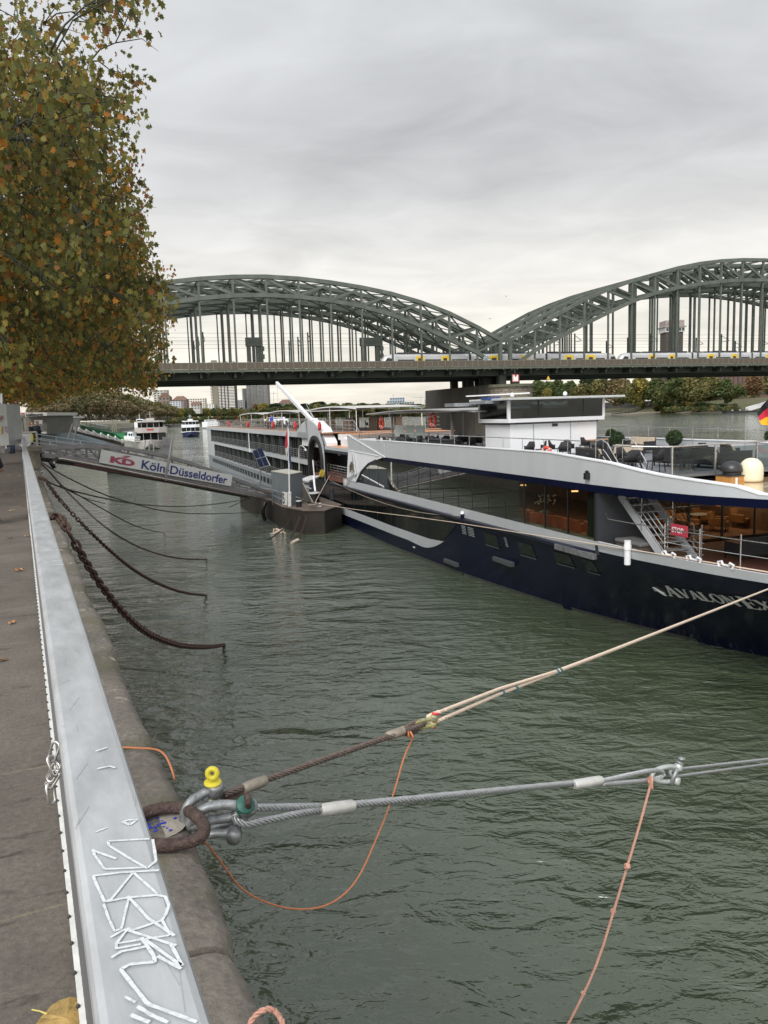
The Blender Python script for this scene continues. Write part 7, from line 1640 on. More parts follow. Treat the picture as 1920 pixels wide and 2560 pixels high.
o1=Vector(tuple(gn*.28)); pm=MB(); pm.tube(smoothloop([gpt(115,1160)+o1*2,gpt(126,1151)+o1,gpt(138,1146)+o1,gpt(160,1150)+o1]+[gpt(x,y)+o1 for x,y in ((261,1169),(380,1193),(500,1216),(605,1237),(642,1244))]+[gpt(650,1247)+o1,gpt(662,1256)+o1],False,1),.085,12); pm.build('service_pipe',mat('bright_pipe',(.5,.44,.4),.25,.9,.1,3),gw,world=True,smooth=2)
pm=MB(); pm.tube([gpt(118,1170)+o1*2,gpt(112,1158)+o1*1.6,gpt(134,1148)+o1],.12,10); pm.build('pipe_hose',black,gw,world=True,smooth=2)
pm=MB(); pm.bar(gpt(180,1160)+o1*.6,gpt(640,1243)+o1*.6,.08,.12); pm.build('lower_trim',mat('trim_maroon',(.13,.05,.05),.5),gw,world=True)
# sign
so_=Vector(tuple(gn*.22)); q=[gpt(242.5,1157)+so_,gpt(571.5,1215.5)+so_,gpt(575.5,1188)+so_,gpt(248,1124)+so_]
sgn=empty('company_sign',q[0],0,'long white company sign board with maroon and blue lettering on the gangway','sign')
MB().prism(q,-so_*.3).build('board',mat('sign_white2',(.62,.62,.60),.5,0,.05,1),sgn,world=True)
bx=(q[1]-q[0]); Lb=bx.length; bx.normalize(); byv=(q[3]-q[0]); hb=byv.length; byv=Vector((0,0,1)); nf=so_.normalized()*.02
def SB(u,v): return q[0]+bx*(u*Lb)+ (q[3]-q[0])*v + nf
mrn=mat('sign_maroon',(.34,.06,.09),.5); nvy=mat('sign_navy',(.02,.035,.17),.5)
# interpolate board lower edge and height in world
def SBoard(u,v):
    lo=q[0]+(q[1]-q[0])*u; hi=q[3]+(q[2]-q[3])*u; return lo+(hi-lo)*v+nf
def stext(name,body,u0,u1,v0,v1,mt,bold):
    cu=bpy.data.curves.new(name,'FONT'); cu.body=body; cu.size=1; cu.offset=bold; cu.extrude=.01
    ob=bpy.data.objects.new('t',cu); C.objects.link(ob); me=bpy.data.meshes.new_from_object(ob.evaluated_get(bpy.context.evaluated_depsgraph_get())); bpy.data.objects.remove(ob)
    xs=[v.co.x for v in me.vertices]; ys=[v.co.y for v in me.vertices]; x0,x1,y0,y1=min(xs),max(xs),min(ys),max(ys); mi=wmat(sgn).inverted()
    for v in me.vertices:
        u=u0+(u1-u0)*(v.co.x-x0)/(x1-x0); w_=v0+(v1-v0)*(v.co.y-y0)/(y1-y0); v.co=mi@(SBoard(u,w_)+nf*(v.co.z*60*.01))
    me.materials.clear(); me.materials.append(mt); o=bpy.data.objects.new(name,me); C.objects.link(o); o.parent=sgn; return o
stext('logo_kd','KD',.058,.215,.17,.66,mrn,.06)
for a,b in ((.70,.78),(.82,.92)): 
    MB().add([SBoard(.118+(a-.7)*.1,a),SBoard(.155+(a-.7)*.1,a),SBoard(.165+(b-.7)*.1,b),SBoard(.13+(b-.7)*.1,b)],[(0,1,2,3)]).build('logo_bar',mrn,sgn,world=True)
stext('company_name','Köln-Düsseldorfer',.262,.955,.12,.82,nvy,.018)
# access gate board standing on the gangway
ab=MB(); ab.prism([gpt(404,1136,.6),gpt(430,1140,.6),gpt(433,1096,.6),gpt(406,1092,.6)],(0,.05,0)); ab.build('gate_board',mat('gate_grey',(.34,.35,.35),.6,.3,.1,2),gw,world=True)
ab=MB(); ab.bar(gpt(432,1093,-.3),gpt(413,1202,-.3),.14,.1); 
for x in (410,416,422,428): ab.bar(gpt(x,1093,.4),gpt(x,1113,.4),.06,.03)
ab.bar(gpt(404,1113,.4),gpt(431,1116,.4),.06,.06); ab.build('gate_post',gm,gw,world=True)
for a,b in (((373,1102),(373,1127)),((363,1100),(361,1124)),((384,1105),(384,1128))): MB().bar(gpt(*a,off=-.1),gpt(*b,off=-.1),.07,.07).build('gate_upright',steel,gw,world=True)
# quay-side portal, plate and gate of the gangway
qg=empty('quay_gate',Q(-.3,48,0),0,'galvanised quay gate with wide plate and yellow tag at the gangway head','gate'); m_=MB(); m_.prism([ony(60,1122,44),ony(71,1122,44),ony(75,1112,44),ony(79,1104,44),ony(80,1083,44),ony(48,1083,44),ony(48,1112,44),ony(57,1120,44)],(0,.06,0)); m_.build('plate',steel,qg,world=True)
m_=MB(); m_.tube([ony(44,1083,44),ony(91,1080,44)],.05,8); m_.tube([ony(91,1080,44),ony(94,1116,44)],.06,8); m_.bar(ony(67,1083,45),ony(63.5,1045,45),.18,.18); m_.bar(ony(48,1083,44.5),ony(48,1112,44.5),.08,.08)
m_.build('frame',mat('gate_pale',(.36,.36,.31),.6,0,.1,3),qg,world=True)
m_=MB(); m_.prism([ony(77.5,1104,43.8),ony(82.5,1104,43.8),ony(82.5,1086,43.8),ony(77.5,1087,43.8)],(0,.03,0)); m_.build('yellow_tag',yel,qg,world=True)
mb_=empty('mooring_bitt',onz(86,1170,7.6),0,'weathered stone mooring bitt on the quay edge','bollard')
MB().lathe([(.28,0),(.24,.1),(.22,.5),(.3,.62),(.28,.75),(.1,.8)],(0,0,0),14).build('post',cs,mb_,smooth=True)
# ---------------- second gangway and boats ----------------
g2=empty('gangway',ony(110,1075,72),0,'blue-grey sided gangway with white zigzag railing behind the first','gangway')
y0,y1=70,98
def g2p(px,py,off=0): return V(ony(px,py,y0+(y1-y0)*(px-100)/210+off))
m_=MB(); m_.prism([g2p(100,1066),g2p(150,1075),g2p(200,1086),g2p(260,1103),g2p(310,1118),g2p(300,1130),g2p(200,1122),g2p(140,1112),g2p(104,1100)],(0,.25,0)); m_.build('side_panel',mat('gangway_blue',(.20,.25,.28),.6,0,.12,.5),g2,world=True)
m_=MB(); m_.prism([g2p(100,1056,2),g2p(200,1078,2),g2p(310,1108,2),g2p(310,1117,2),g2p(260,1102,2),g2p(150,1074,2),g2p(100,1065,2)],(0,.2,0)); m_.build('brown_beam',mat('beam_brown',(.12,.09,.075),.75,0,.3,1),g2,world=True)
m_=MB(); tp=[(142,1056),(160,1062),(178,1064),(197,1070),(215,1074),(233,1078),(252,1083),(270,1087),(288,1091),(305,1098)]
for (a,b) in zip(tp[:-1],tp[1:]): m_.bar(g2p(a[0],a[1],1.5),g2p(b[0],b[1]+10,1.5),.14,.14); m_.bar(g2p(b[0],b[1],1.5),g2p(b[0],b[1]+11,1.5),.14,.14); m_.bar(g2p(a[0],a[1]+4,1.5),g2p(b[0],b[1]+4,1.5),.1,.1); m_.bar(g2p(a[0],a[1]+8,1.5),g2p(b[0],b[1]+8,1.5),.1,.1)
m_.build('zigzag_rail',white,g2,world=True)
for a,b in (((182,1058),(170,1096)),((194,1050),(183,1112))): MB().bar(ony(a[0],a[1],62),ony(b[0],b[1],62),.12,.12).build('mast',gm,g2,world=True)
bft=mat('boat_beige',(.50,.47,.44),.5,0,.05,.3); bwh=mat('boat_white',(.70,.72,.74),.4); 
def tourboat(l_,px0,px1,pywl,Y,h,upm,hullc,long=22,name='tour_boat',red_=False):
    a=ony(px0,pywl,Y); b=ony(px1,pywl,Y); w=float(b[0]-a[0]); root=empty(name,((a[0]+b[0])/2,Y,0),rad(14),l_,'boat'); hw=w/2
    def ring(y,ws,z0,z1): return [(-hw*ws,y,z0),(hw*ws,y,z0),(hw*ws,y,z1),(-hw*ws,y,z1)]
    g=MB(); st=[(-3.8,.05,1.6,2.6),(-2.4,.5,.3,2.5),(0,.85,-.3,2.3),(3,1,-.5,2.2),(long,1,-.5,2.2)]; vs=[]
    for y,ws,z0,z1 in st: vs+=[(-hw*ws*.8,y,z0),(hw*ws*.8,y,z0),(hw*ws,y,z1),(-hw*ws,y,z1)]
    g.add(vs,[(i*4+j,i*4+(j+1)%4,i*4+4+(j+1)%4,i*4+4+j) for i in range(4) for j in range(4)]+[(3,2,1,0),(16,17,18,19)]); g.build('hull',hullc,root)
    g=MB(); g.box(-hw,hw,-.2,long,2.21,2.6); g.prism([(-hw,-.2,2.21),(0,-3.9,2.61),(hw,-.2,2.21)],(0,0,.35)); g.build('sheer_band',upm,root)
    k=h/9.
    g=MB(); g.prism([(-hw*.93,1,2.6),(-hw*.93,long,2.6),(hw*.93,long,2.6),(hw*.93,1,2.6),(hw*.5,.3,2.6),(-hw*.5,.3,2.6)],(0,0,2.2*k)); g.build('lower_glazing',blkglass,root)
    g=MB(); g.prism([(-hw*.97,.6,2.6+2.2*k),(-hw*.97,long,2.6+2.2*k),(hw*.97,long,2.6+2.2*k),(hw*.97,.6,2.6+2.2*k),(hw*.55,-.3,2.6+2.2*k),(-hw*.55,-.3,2.6+2.2*k)],(0,0,1.5*k)); g.build('deck_bulwark',upm,root)
    g=MB(); z=2.6+3.7*k; g.prism([(-hw*.78,2.4,z),(-hw*.78,long,z),(hw*.78,long,z),(hw*.78,2.4,z),(hw*.5,1.6,z),(-hw*.5,1.6,z)],(0,0,1.5*k)); g.build('bridge_glazing',blkglass,root)
    g=MB(); z+=1.5*k; g.prism([(-hw*.86,1.8,z),(-hw*.86,long,z),(hw*.86,long,z),(hw*.86,1.8,z),(hw*.55,1.0,z),(-hw*.55,1.0,z)],(0,0,.45)); g.build('upper_roof',upm,root)
    for x in (-.55,-.2,.2,.55): MB().box(hw*x-.06,hw*x+.06,1.52,1.6,2.6+3.7*k,z).build('window_post',upm,root)
    for x in (-.45,0,.45): MB().box(hw*x-.06,hw*x+.06,.22,.3,2.6,2.6+2.2*k).build('window_post',upm,root)
    g=MB(); g.tube([(0,5,z+.4),(0,5,z+3.4)],.09,6); g.bar((-1.1,5,z+2.6),(1.1,5,z+2.6),.08,.08); g.bar((-.7,5,z+3.2),(.7,5,z+3.2),.08,.08); g.box(-1.2,1.2,4,6.5,z+.4,z+1.3); g.build('mast',upm,root)
    if red_: g=MB(); g.box(-hw*.2,hw*.2,-.36,-.3,2.6+2.9*k,2.6+3.3*k); g.build('red_badge',red,root); g=MB(); g.box(-hw*.2,hw*.86,-.9,-.2,1.5,2.0); g.build('red_stripe',red,root)
    return root
tourboat('beige two deck tour boat moored beyond the gangways with dark wraparound windows',340,418,1122,250,10.0,bft,bft,20,red_=True)
tourboat('white tour boat with dark blue hull approaching down the river',455,501,1092,395,8.6,bwh,mat('boat_navy',(.02,.03,.08),.4),20)
# green workboat, small white launch, white moored boats
gb2=empty('work_barge',ony(270,1105,190),0,'long green hulled barge with deck rails left of the beige tour boat','barge'); a=ony(205,1060,210); m_=MB(); m_.prism([ony(200,1062,200),ony(240,1074,192),ony(285,1084,186),ony(312,1082,186),ony(312,1100,186),ony(280,1102,186),ony(240,1092,192),ony(200,1078,200)],(0,9,0)); m_.build('hull',mat('barge_green',(.03,.25,.09),.5,0,.15,.3),gb2,world=True)
m_=MB(); 
for i in range(10): x=205+i*11; y=1061+i*2.2; m_.bar(ony(x,y,195),ony(x,y-7,195),.12,.12); 
m_.bar(ony(205,1055,195),ony(304,1076,195),.12,.12); m_.bar(ony(205,1058,195),ony(304,1079,195),.12,.12); m_.build('deck_rail',mat('rail_greenish',(.25,.32,.2),.6),gb2,world=True)
for x in (281,286,291): MB().bar(ony(x,1080,187),ony(x-1,1048,187),.14,.14).build('mast',mat('mast_cream',(.5,.47,.35),.6),gb2,world=True)
tp_=empty('tarpaulin_frame',ony(245,1066,200),0,'white tarpaulin panel with dark fringe on the green barge','tarpaulin'); m_=MB(); m_.prism([ony(224,1059,198),ony(265,1066,198),ony(264,1073,198),ony(225,1067,198)],(0,3,0)); m_.build('sheet',white,tp_,world=True); m_=MB()
for i in range(9): m_.prism([ony(225+i*4.4,1067+i*.7,197.8),ony(229+i*4.4,1067.8+i*.7,197.8),ony(227+i*4.4,1071+i*.7+(i%3),197.8)],(0,.2,0))
m_.build('fringe',dark,tp_,world=True)
lb_=empty('launch',ony(324,1102,170),0,'small white cabin launch between the green barge and the beige tour boat','boat'); m_=MB(); m_.prism([ony(311,1100,170),ony(336,1104,170),ony(337,1092,170),ony(309,1090,170)],(0,4,0)); m_.build('hull',bwh,lb_,world=True); m_=MB(); m_.prism([ony(318,1091,170.5),ony(332,1092,170.5),ony(331,1081,170.5),ony(319,1080,170.5)],(0,2.5,0)); m_.build('cabin',bwh,lb_,world=True); m_=MB(); m_.prism([ony(321,1089,170.4),ony(325,1089.5,170.4),ony(325,1084,170.4),ony(321,1083.5,170.4)],(0,.1,0)); m_.build('window',blkglass,lb_,world=True); m_=MB(); m_.prism([ony(327,1090,170.4),ony(330,1090,170.4),ony(330,1084,170.4),ony(327,1084,170.4)],(0,.1,0)); m_.build('window',blkglass,lb_,world=True)
pn2=empty('landing_stage',ony(320,1112,150),0,'dark landing stage with rails at the foot of the second gangway','pontoon'); a=ony(282,1112,140); b=ony(345,1120,140); MB().box(a[0],b[0],136,150,-.4,1.4).build('hull',black,pn2,world=True); m_=MB()
for i in range(5): m_.bar(ony(284+i*14,1106-i*1.5,139),ony(310+i*10,1098,139),.1,.1)
m_.build('rails',mat('rail_pale',(.5,.48,.38),.6),pn2,world=True)
for i,(px0,px1,yb,yt,Y,l_) in enumerate(((336,360,1062,1048,300,'white moored boat superstructure left of the beige tour boat mast'),(505,545,1060,1050,700,'low white moored boat behind the aft sun deck rail'),(660,720,1052,1044,620,'white moored boats roof seen behind the aft canopies'))):
    r_=empty('moored_boat',ony(px0,yb,Y),0,l_,'boat'); a=ony(px0,yb,Y); b=ony(px1,yb,Y); t_=ony(px0,yt,Y); w_=b[0]-a[0]; hz=t_[2]-a[2]; MB().box(0,w_,0,8,-3,hz*.5).build('hull',bwh,r_); MB().box(w_*.15,w_*.85,1,7,hz*.5,hz).build('cabin',bwh,r_); MB().box(w_*.2,w_*.8,.95,1,hz*.6,hz*.85).build('window_band',blkglass,r_); MB().bar((w_*.4,2,hz),(w_*.4,2,hz*1.9),.15,.15).build('mast',white,r_)
# ---------------- things on the promenade at the left ----------------
kio=empty('ticket_kiosk',ony(90,1066,72),0,'grey ticket kiosk with a white lettered fascia under the trees','kiosk'); m_=MB(); m_.prism([ony(62,1085,70),ony(118,1085,70),ony(117,1040,70),ony(63,1040,70)],(0,6,0)); m_.build('wall',mat('kiosk_wall',(.12,.12,.11),.7,0,.2,1),kio,world=True)
m_=MB(); m_.prism([ony(62,1042,69.3),ony(117.5,1039,69.3),ony(117,1031,69.3),ony(62,1032,69.3)],(0,7,0)); m_.build('fascia',mat('fascia_white',(.5,.5,.48),.5),kio,world=True)
a_=V(ony(64,1040.5,69.25)); b_=V(ony(116,1038,69.25)); text('lettering','Schiffstouren',.32,dark,kio,a_,(b_-a_),(0,0,1),.004,.01,.9)
m_=MB(); m_.prism([ony(38,1040,70.5),ony(62,1041,70.5),ony(62,1031,70.5),ony(42,1031,70.5)],(0,3,0)); m_.build('side_fascia',mat('fascia_white',(.5,.5,.48),.5),kio,world=True)
m_=MB(); m_.prism([ony(52,1035,70.4),ony(61,1035,70.4),ony(61,1032.5,70.4),ony(52,1032.5,70.4)],(0,.05,0)); m_.build('red_logo',red,kio,world=True)
MB().prism([ony(20,1085,71),ony(62,1085,71),ony(62,1038,71),ony(20,1036,71)],(0,5,0)).build('dark_annex',mat('annex_dark',(.05,.052,.05),.7),kio,world=True)
MB().prism([ony(86,1060,69.2),ony(106,1060,69.2),ony(106,1050,69.2),ony(86,1050,69.2)],(0,.06,0)).build('counter_window',mat('window_pale',(.28,.28,.26),.4),kio,world=True)
for i,(a,b,t_,l_) in enumerate(((118,135,1042,'low pale stall right of the ticket kiosk'),(137,152,1040,'grey stall with box on its roof on the promenade'),(155,174,1044,'small white stall with flat white roof sign'))):
    r_=empty('stall',ony(a,1068,85),0,l_,'stall'); MB().prism([ony(a,1085,85),ony(b,1085,85),ony(b,t_,85),ony(a,t_,85)],(0,3,0)).build('wall',mat('stall_pale',(.33,.34,.33),.7,0,.2,2),r_,world=True); MB().prism([ony(a-2,t_+1,84.5),ony(b+2,t_+1,84.5),ony(b+2,t_-2,84.5),ony(a-2,t_-2,84.5)],(0,4,0)).build('roof',white if i==2 else steel,r_,world=True)
    MB().prism([ony((a+b)/2-3,t_-2,85),ony((a+b)/2+4,t_-2,85),ony((a+b)/2+4,t_-8,85),ony((a+b)/2-3,t_-8,85)],(0,.5,0)).build('roof_box',white if i else steel,r_,world=True)
    MB().prism([ony(a+3,1066,84.9),ony(b-3,1066,84.9),ony(b-3,t_+8,84.9),ony(a+3,t_+8,84.9)],(0,.05,0)).build('window',dgrey,r_,world=True)
rp=empty('red_portal',ony(40,1080,47),0,'dark red steel lamp portal with grey panel beside the utility cabinet','portal'); rdp=mat('dark_red_paint',(.17,.012,.02),.5)
m_=MB(); m_.bar(ony(43,1082,47),ony(37,998,47),.28,.22); m_.build('post',rdp,rp,world=True); m_=MB(); m_.prism([ony(9,1004,47),ony(38,1004,47),ony(38,998,47),ony(12,997,47)],(0,.3,0)); m_.build('crossbar',mat('portal_panel',(.3,.26,.25),.5),rp,world=True); MB().prism([ony(9,1004.5,46.9),ony(13,1004.5,46.9),ony(13,997,46.9),ony(9,997,46.9)],(0,.4,0)).build('crossbar_end',rdp,rp,world=True)
m_=MB()
for k in range(8): m_.prism([ony(35.6+k*.2,1000+k*2.6+2,46.85),ony(40.2+k*.2,1000+k*2.6+2,46.85),ony(40.2+k*.2,1000+k*2.6,46.85),ony(35.6+k*.2,1000+k*2.6,46.85)],(0,.03,0))
m_.build('lamp_strip',mat('lamp_strip',(.75,.5,.4),.5),rp,world=True)
uc=empty('utility_cabinet',ony(10,1117,33),0,'tall grey steel utility cabinet with faded graffiti at the left edge','cabinet'); m_=MB(); m_.prism([ony(-60,1122,31.5),ony(23,1113,31.5),ony(15,1010,31.5),ony(-60,1010,31.5)],(0,1.2,0)); m_.build('box',mat('cabinet_grey',(.34,.35,.34),.6,.2,.15,1.5),uc,world=True)
m_=MB()
for P_ in ([(0,1055),(3,1038),(5,1043),(2,1050)],[(0,1042),(2,1046),(4,1040)],[(12,1068),(15,1066),(14,1076),(18,1083)]):
    for a,b in zip(P_[:-1],P_[1:]): m_.bar(ony(a[0],a[1],31.45),ony(b[0],b[1],31.45),.04,.01)
m_.build('graffiti',mat('faded_pink',(.35,.12,.14),.7),uc,world=True)
m_=MB(); m_.prism([ony(0,1085,31.46),ony(4,1085,31.46),ony(5,1066,31.46),ony(0,1064,31.46)],(0,.01,0)); m_.build('yellow_smear',mat('smear_yellow',(.42,.33,.15),.7,0,.3,9),uc,world=True)
ub=empty('glass_board',ony(2,1008,34),0,'pale glass notice board standing above the utility cabinet','board'); MB().prism([ony(-30,1008,33.5),ony(5,1008,33.5),ony(4,984,33.5),ony(-30,984,33.5)],(0,.1,0)).build('pane',mat('board_pale',(.4,.46,.5),.3),ub,world=True); MB().bar(ony(5.3,1115,33.5),ony(4.5,984,33.5),.06,.06).build('frame',steel,ub,world=True)
def stand(l_,px,pyf,Y,rz,top,legs,h,hair,arm=0): 
    p=ony(px,1100,Y); return tiny_person((float(p[0]),Y,7.56),rz,l_,top,legs,h,hair,arm=arm)
stand('man in black jacket and cap standing beside the utility cabinet',29,1105,44,2.6,dark,jean,1.84,(.03,.02,.015)); stand('blond person in black top behind the quay gate',77,1100,56,.4,dark,dark,1.72,(.35,.22,.08)); stand('bald man in dark coat holding papers at the gangway head',96,1115,49,-1.2,navy,dark,1.80,(.28,.17,.12),arm=1); stand('person in red hidden partly behind the man with the cap',19,1100,50,2.9,redj,dark,1.72,(.25,.15,.07)); stand('dark haired person at the ticket kiosk counter, left',70,1090,66,3,dark,dark,1.75,(.02,.015,.01)); stand('dark haired person at the ticket kiosk counter, right',84,1090,66,3,dark,dark,1.72,(.02,.015,.01))
pap=empty('papers',ony(108,1082,48.6),0,'white sheets of paper held by the bald man','paper'); MB().prism([ony(104,1083,48.4),ony(112,1084,48.4),ony(110,1080.5,48.4),ony(104,1081,48.4)],(.05,.2,.03)).build('sheet',white,pap,world=True)
ba=empty('crowd_barrier',ony(30,1100,43),0,'galvanised crowd control barrier in front of the man with the cap','barrier'); m_=MB(); m_.tube([ony(20,1080,43),ony(46,1080,43)],.03,6); m_.tube([ony(22,1112,43),ony(46,1110,43)],.03,6)
for i in range(8): m_.tube([ony(22+i*3.3,1080,43),ony(22+i*3.3,1111,43)],.015,5)
m_.build('frame',steel,ba,world=True)
bb_=empty('white_bags',ony(32,1102,42.5),0,'white bags on the ground by the barrier','bag'); m_=MB(); m_.lathe([(.05,0),(.18,.05),(.16,.22),(.03,.28)],ony(31,1104,42.5),10); m_.build('bag',white,bb_,world=True,smooth=True); m_=MB(); m_.lathe([(.05,0),(.15,.05),(.13,.2),(.03,.24)],ony(35,1104,42.5),10); m_.build('bag',white,bb_,world=True,smooth=True)
cp=empty('bollard',ony(52,1078,50),0,'pale steel T-shaped bollard cap beyond the quay gate','bollard'); MB().lathe([(.22,0),(.16,.1),(.15,.9),(.32,1.0),(.34,1.2),(.1,1.25)],(0,0,-.2),14).build('cap',mat('gate_pale',(.36,.36,.31),.6,0,.1,3),cp,smooth=True)
# walker partly in view at the left edge
def walker():
    Y=12.9; gx=float(ony(2,1305,Y)[0]); root=empty('person',(gx-.24,Y,7.55),rad(-8),'passer-by in navy jacket, dark trousers and black shoes at the left edge','person')
    b=MB(); b.tube([(0,.0,.86),(0,0,1.05),(0,-.02,1.28),(0,-.02,1.42),(0,0,1.5)],[.15,.14,.18,.17,.06],12); b.tube([(0,0,1.46),(0,.01,1.56)],[.06,.055],10); b.lathe([(.03,-.13),(.075,-.08),(.09,0),(.088,.06),(.06,.105),(.01,.12)],(0,.02,1.67),14); b.tube([(.12,0,.9),(.10,.05,.5),(.09,-.05,.08)],[.1,.07,.05],10); b.tube([(-.1,0,.9),(-.1,.2,.5),(-.09,.25,.08)],[.1,.07,.05],10); b.tube([(.2,0,1.42),(.27,-.02,1.15),(.25,.12,.95),(.24,.18,.88)],[.06,.05,.04,.035],10); b.build('body',mat('skin',(.42,.26,.2),.6),root,smooth=2)
    c=MB(); c.tube([(0,0,.8),(0,0,1.0),(0,-.02,1.28),(0,-.02,1.42),(0,0,1.5)],[.2,.19,.21,.19,.09],14); c.tube([(.18,0,1.44),(.27,-.02,1.15),(.255,.12,.95)],[.085,.075,.06],12); c.tube([(-.18,0,1.44),(-.27,-.02,1.15),(-.25,-.1,.95)],[.085,.075,.06],12); c.build('jacket',navy,root,smooth=2)
    c=MB(); c.tube([(.11,0,.92),(.12,.04,.5),(.11,-.06,.07)],[.125,.095,.085],12); c.tube([(-.1,0,.92),(-.11,.2,.5),(-.1,.25,.07)],[.125,.095,.085],12); c.build('trousers',dark,root,smooth=2)
    for x,y in ((.11,-.06),(-.1,.25)):
        c=MB(); c.tube([(x,y-.1,.06),(x,y+.02,.065),(x+.02,y+.16,.045),(x+.03,y+.2,.035)],[.045,.055,.045,.025],10); o=c.build('shoe',navy,root,smooth=2); c=MB(); c.prism([(x-.045,y-.12,.0),(x+.045,y-.12,0),(x+.06,y+.14,0),(x+.03,y+.22,0),(x-.02,y+.18,0)],(0,0,.028)); c.build('sole',white,o)
    c=MB(); c.lathe([(.09,-.02),(.099,.03),(.085,.085),(.05,.12),(.01,.13)],(0,.0,1.68),12); c.build('hair',mat('hair_dark',(.03,.02,.015),.8),root,smooth=2)
walker()
# gulls
for i,(px,py,Y) in enumerate(((1266,741,160),(1225,797,200))):
    p=ony(px,py,Y); o=empty('gull',p,R.uniform(0,3),['gull flying above the bridge between the two arches','second smaller gull lower left over the bridge'][i],'bird'); m_=MB(); m_.lathe([(.01,-.25),(.07,-.1),(.08,.05),(.03,.2),(.01,.28)],(0,0,0),8,axis=(1,0,0)); m_.build('body',mat('gull_grey',(.25,.25,.25),.7),o,smooth=True)
    for s_ in (-1,1): m_=MB(); m_.add([(-.08,0,0),(.1,0,0),(.05,s_*.3,.16),(-.08,s_*.3,.16),(-.12,s_*.65,.05)],[(0,1,2,3),(3,2,4)]); m_.build('wing',mat('gull_grey',(.25,.25,.25),.7),o)
# plants on the quay wall
rng=np.random.default_rng(11)
for i,(px,py,Y) in enumerate(((118,1160,37),(140,1152,36),(150,1310,13))):
    base=V(ony(px,py,Y)); d=QM.inverted()@base; d.x=max(d.x,.03) if d.x<.3 else .1; d.x=.06; base=QM@Vector((d.x,d.y,-.3-.25*(i%3)))
    o=empty('wall_plant',base,0,['yellow-green weed at the gangway root on the quay wall','yellow leafed weed hanging beside the gangway pipe','dry grass tuft on the wall below the first chain','dry grass tuft lower on the near wall','moss and grass on the near wall edge','orange leafed weed on the wall','green weed on the wall near the bitt'][i],'plant')
    n=160; P_=rng.normal(size=(n,3))*np.array([.04,.3,.14]); col=np.array([[.25,.24,.04],[.12,.13,.04],[.2,.14,.06]])[rng.integers(3,size=n)]*rng.uniform(.5,1.3,size=(n,1)); leafmesh('leaves',P_*(1 if i<2 else .6),.045 if i<2 else .02,col,rng=rng,parent=o,droop=1)
    m_=MB(); 
    for k in range(8): m_.tube([(0,0,-.1),(R.uniform(-.1,.2),R.uniform(-.4,.4),R.uniform(-.3,.3))],.006,4)
    m_.build('stems',mat('stem_green',(.03,.06,.02),.7),o)
# ---------------- plane trees along the promenade ----------------
def proj_px(P):
    v=P-CP; z=v@fw; return 960+FP*(v@RR)/z,1280-FP*(v@UU)/z,z
BX=[(-400,470),(0,428),(60,425),(90,395),(110,330),(140,262),(170,330),(200,350),(250,345),(300,360),(330,338),(380,372),(430,375),(480,388),(540,350),(580,372),(640,395),(700,425),(760,440),(790,405),(830,440),(870,420),(920,432),(950,425),(985,400),(1010,330),(1100,300)]
BY=[(-600,1004),(0,1008),(60,1012),(120,1010),(170,990),(210,985),(260,975),(330,990),(370,990),(400,985),(450,980)]
palA=np.array([(.14,.14,.038),(.115,.12,.034),(.18,.165,.042),(.24,.185,.045),(.31,.17,.035),(.42,.18,.03),(.23,.095,.035),(.10,.115,.042)])
wA=np.array([.27,.24,.2,.11,.05,.025,.025,.08]); wA/=wA.sum()
plm=leafmat('plane_leaf',.5)
def plane_tree(l_,trunk,h,crown,nclump,nleaf,lsize,seed,pyr=(-2000,2000),orange=0,gap=True,sky=None):
    rng=np.random.default_rng(seed); root=empty('plane_tree',trunk,0,l_,'tree','plane trees along the promenade'); T=np.array(trunk,float)
    (cx,cy,cz),(rx,ry,rz)=crown; P_=[];cols=[]; tips=[]
    tries=0
    while len(tips)<nclump and tries<nclump*60:
        tries+=1; d=rng.normal(size=3); d/=np.linalg.norm(d); c=np.array([cx,cy,cz])+d*np.array([rx,ry,rz])*rng.uniform(.15,1)**.5
        if c[2]<cz-rz*.95: continue
        x,y,z=proj_px(c)
        if z<3: continue
        r_=rng.uniform(.55,1.1); rp=r_*FP/z*.9
        bx=np.interp(y,[a for a,b in BX],[b for a,b in BX]); by=np.interp(x,[a for a,b in BY],[b for a,b in BY])
        if x+rp*.75>bx+rng.uniform(-16,22) or y+rp*.75>by+8: continue
        if gap and x<250 and y<130 and rng.random()<.80: continue
        if gap and 230<x<330 and 95<y<185 and rng.random()<.93: continue
        if not(pyr[0]<y<pyr[1]): continue
        if (x<-500 or y<-500) and rng.random()<.75: continue
        tips.append((c,r_))
    for c,r_ in tips:
        k=int(nleaf*rng.uniform(.6,1.3)); d=rng.normal(size=(k,3)); d/=np.linalg.norm(d,axis=1)[:,None]; q=c+d*r_*(rng.uniform(.1,1.0,size=(k,1))**.55)*np.array([1,1,.8]); P_.append(q)
        w=wA.copy(); w[4:7]*=1+orange*rng.uniform(0,3); w/=w.sum(); ci=rng.choice(8,p=w,size=k); cols.append(palA[ci]*rng.uniform(.5,1.5,size=(k,1))*rng.uniform(.75,1.3)*(np.array([1.12,1.0,.85]) if T[1]>20 else 1))
    P_=np.concatenate(P_); cols=np.concatenate(cols)
    leafmesh('crown',P_,lsize,cols,shape='leaf',rng=rng,parent=None,droop=.9,m=plm); o=C.objects[-1] if False else bpy.context.scene.collection.objects[bpy.data.objects[-1].name] if False else None
    return root,P_,cols,tips,rng
